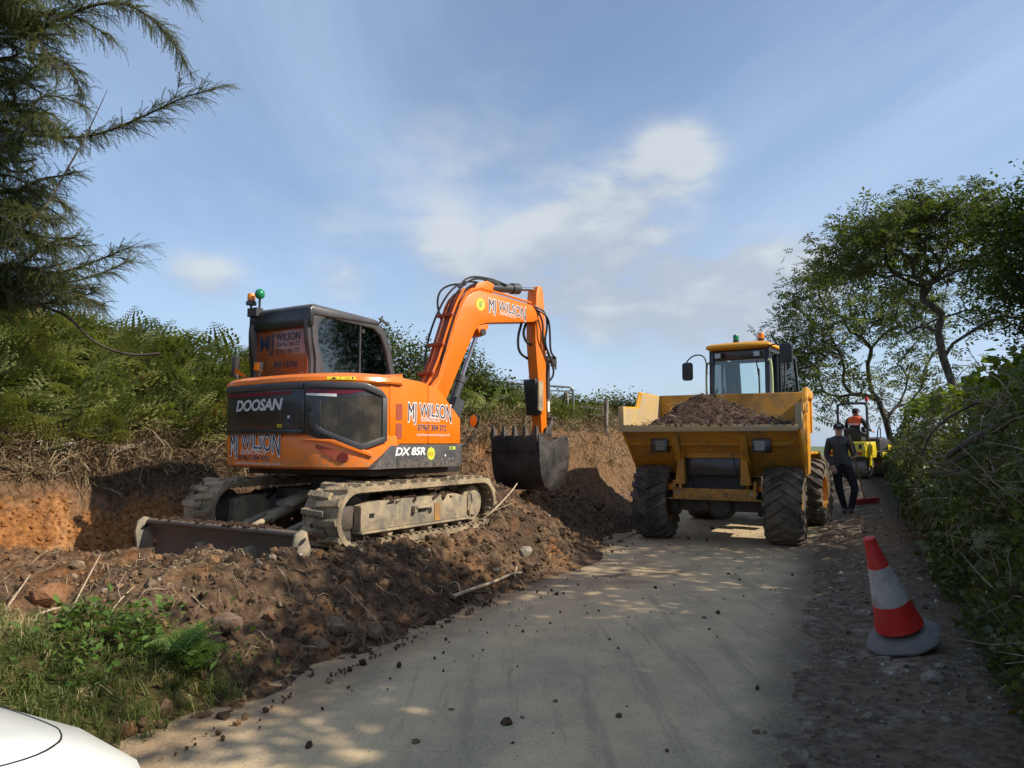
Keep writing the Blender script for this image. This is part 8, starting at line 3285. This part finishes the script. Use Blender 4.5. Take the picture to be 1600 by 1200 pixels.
# mud clogged on the excavator's treads
for ob_ in [o for o in EXC.children if o.name.startswith('track') and not o.name.startswith('track_roller')]:
    xc = sum(v.co.x for v in ob_.data.vertices) / len(ob_.data.vertices)
    pts = resample(stadium(0.305, 1.10, 0.305), 0.012)
    sel = [random.randrange(len(pts)) for _ in range(360)]
    P_ = np.array([(xc + random.uniform(-0.21, 0.21), pts[i][0], pts[i][1]) for i in sel])
    sz_ = np.clip(RNG.lognormal(-4.05, 0.45, len(P_)), 0.008, 0.042)
    tr, ix = scatter(CLOD, P_, euler_mats(RNG.uniform(0, 6, len(P_)), RNG.uniform(0, 6, len(P_)), RNG.uniform(0, 6, len(P_))), sz_)
    soup('caked_mud', tr, M['treadmud'], ob_, np.clip(RNG.normal(0.55, 0.25, len(P_)), 0, 1)[ix], 'stuff')
cp_ = su(CS, CU)
CAR = thing('parked_car', 'white car at the lower left with only its bonnet corner in view', 'car', (cp_.x, cp_.y, 0.02), RH)


def csec(y, w, zb, zs, zt, k=0.62):
    pts = [(-w * 0.96, zb), (-w, zb + 0.12), (-w, zs * 0.8 + zb * 0.2), (-w * 0.975, zs), (-w * 0.90, zs + (zt - zs) * 0.55), (-w * k, zt - 0.012), (0, zt)]
    pts = pts + [(-x, z) for x, z in pts[-2::-1]]
    return [(x, y, z) for x, z in pts]


b = MB()
b.loft([csec(-0.0, 0.50, 0.30, 0.50, 0.60), csec(-0.05, 0.64, 0.24, 0.56, 0.68), csec(-0.14, 0.76, 0.20, 0.62, 0.745), csec(-0.30, 0.83, 0.20, 0.68, 0.80), csec(-0.55, 0.865, 0.20, 0.74, 0.86), csec(-0.9, 0.88, 0.20, 0.79, 0.92), csec(-1.25, 0.885, 0.20, 0.83, 0.97),
        csec(-2.2, 0.885, 0.20, 0.88, 0.99), csec(-3.3, 0.88, 0.20, 0.90, 1.0), csec(-3.85, 0.85, 0.24, 0.88, 0.98), csec(-4.02, 0.74, 0.34, 0.78, 0.90)])
BD = b.build('body', M['car_white'], CAR, angle=50)
b = MB()
b.loft([csec(-1.22, 0.80, 0.90, 0.94, 0.975, 0.8), csec(-1.75, 0.70, 0.92, 1.30, 1.37, 0.8), csec(-2.3, 0.66, 0.92, 1.40, 1.46, 0.8), csec(-3.1, 0.66, 0.92, 1.38, 1.44, 0.8), csec(-3.7, 0.70, 0.92, 1.1, 1.16, 0.8), csec(-3.92, 0.72, 0.92, 0.94, 0.98, 0.8)])
b.build('windows', M['car_glass'], CAR, angle=50)
b = MB()
b.loft([csec(-1.9, 0.665, 1.385, 1.40, 1.435, 0.8), csec(-2.3, 0.655, 1.42, 1.43, 1.475, 0.8), csec(-3.1, 0.655, 1.40, 1.41, 1.455, 0.8), csec(-3.35, 0.66, 1.30, 1.31, 1.36, 0.8)])
b.build('roof', M['car_white'], CAR, angle=50)
# bonnet shut line: a thin dark gap that runs round the bonnet's front edge
b = MB()
line = [(-0.70, -1.2, 0.0), (-0.72, -0.55, 0), (-0.60, -0.24, 0), (-0.30, -0.155, 0), (0, -0.14, 0), (0.30, -0.155, 0), (0.60, -0.24, 0), (0.72, -0.55, 0), (0.70, -1.2, 0)]


def car_top(x, y):
    ys = [0.0, -0.05, -0.14, -0.30, -0.55, -0.9, -1.25]
    wt = np.interp(-y, [-v for v in ys], [0.50, 0.64, 0.76, 0.83, 0.865, 0.88, 0.885])
    zt = np.interp(-y, [-v for v in ys], [0.60, 0.68, 0.745, 0.80, 0.86, 0.92, 0.97])
    zs = np.interp(-y, [-v for v in ys], [0.50, 0.56, 0.62, 0.68, 0.74, 0.79, 0.83])
    q = abs(x) / wt
    return float(np.interp(q, [0, 0.62, 0.90, 0.975], [zt, zt - 0.012, zs + (zt - zs) * 0.55, zs]))


path = chaikin([Vector((x, y, 0)) for x, y, _ in line], 3)
b.tube([Vector((p.x, p.y, car_top(p.x, p.y) + 0.0)) for p in path], 0.0028, 5)
b.build('shut_line', M['black'], BD)
for sx in (-1, 1):
    b = MB()
    b.loft([[(sx * 0.52, -0.04, 0.585), (sx * 0.66, -0.10, 0.60), (sx * 0.66, -0.10, 0.52), (sx * 0.52, -0.03, 0.50)], [(sx * 0.60, -0.10, 0.60), (sx * 0.82, -0.32, 0.66), (sx * 0.82, -0.32, 0.56), (sx * 0.60, -0.10, 0.50)]])
    b.build('headlight', M['lamp_glass'], CAR)
    for yy in (-0.82, -3.35):
        b = MB()
        b.lathe([(0.0, -0.09), (0.27, -0.09), (0.315, -0.07), (0.315, 0.07), (0.27, 0.09), (0.0, 0.085)], (sx * 0.80, yy, 0.31), (sx, 0, 0), 24)
        w_ = b.build('wheel', M['rubber'], CAR)
        b = MB()
        b.lathe([(0.0, 0.0), (0.20, 0.0), (0.205, 0.012), (0.05, 0.02), (0, 0.02)], (sx * 0.885, yy, 0.31), (sx, 0, 0), 20)
        b.build('hub_cap', M['silver_decal'], w_)
    b = MB()
    b.lathe([(0, -0.05), (0.08, -0.04), (0.10, 0), (0.08, 0.04), (0, 0.05)], (sx * 0.98, -1.55, 1.03), (0, 1, 0), 12)
    b.build('door_mirror', M['car_white'], CAR)
b = MB()
b.box((0, -0.02, 0.40), (0.9, 0.05, 0.14))
b.build('front_grille', M['black'], CAR, bevel=0.01)
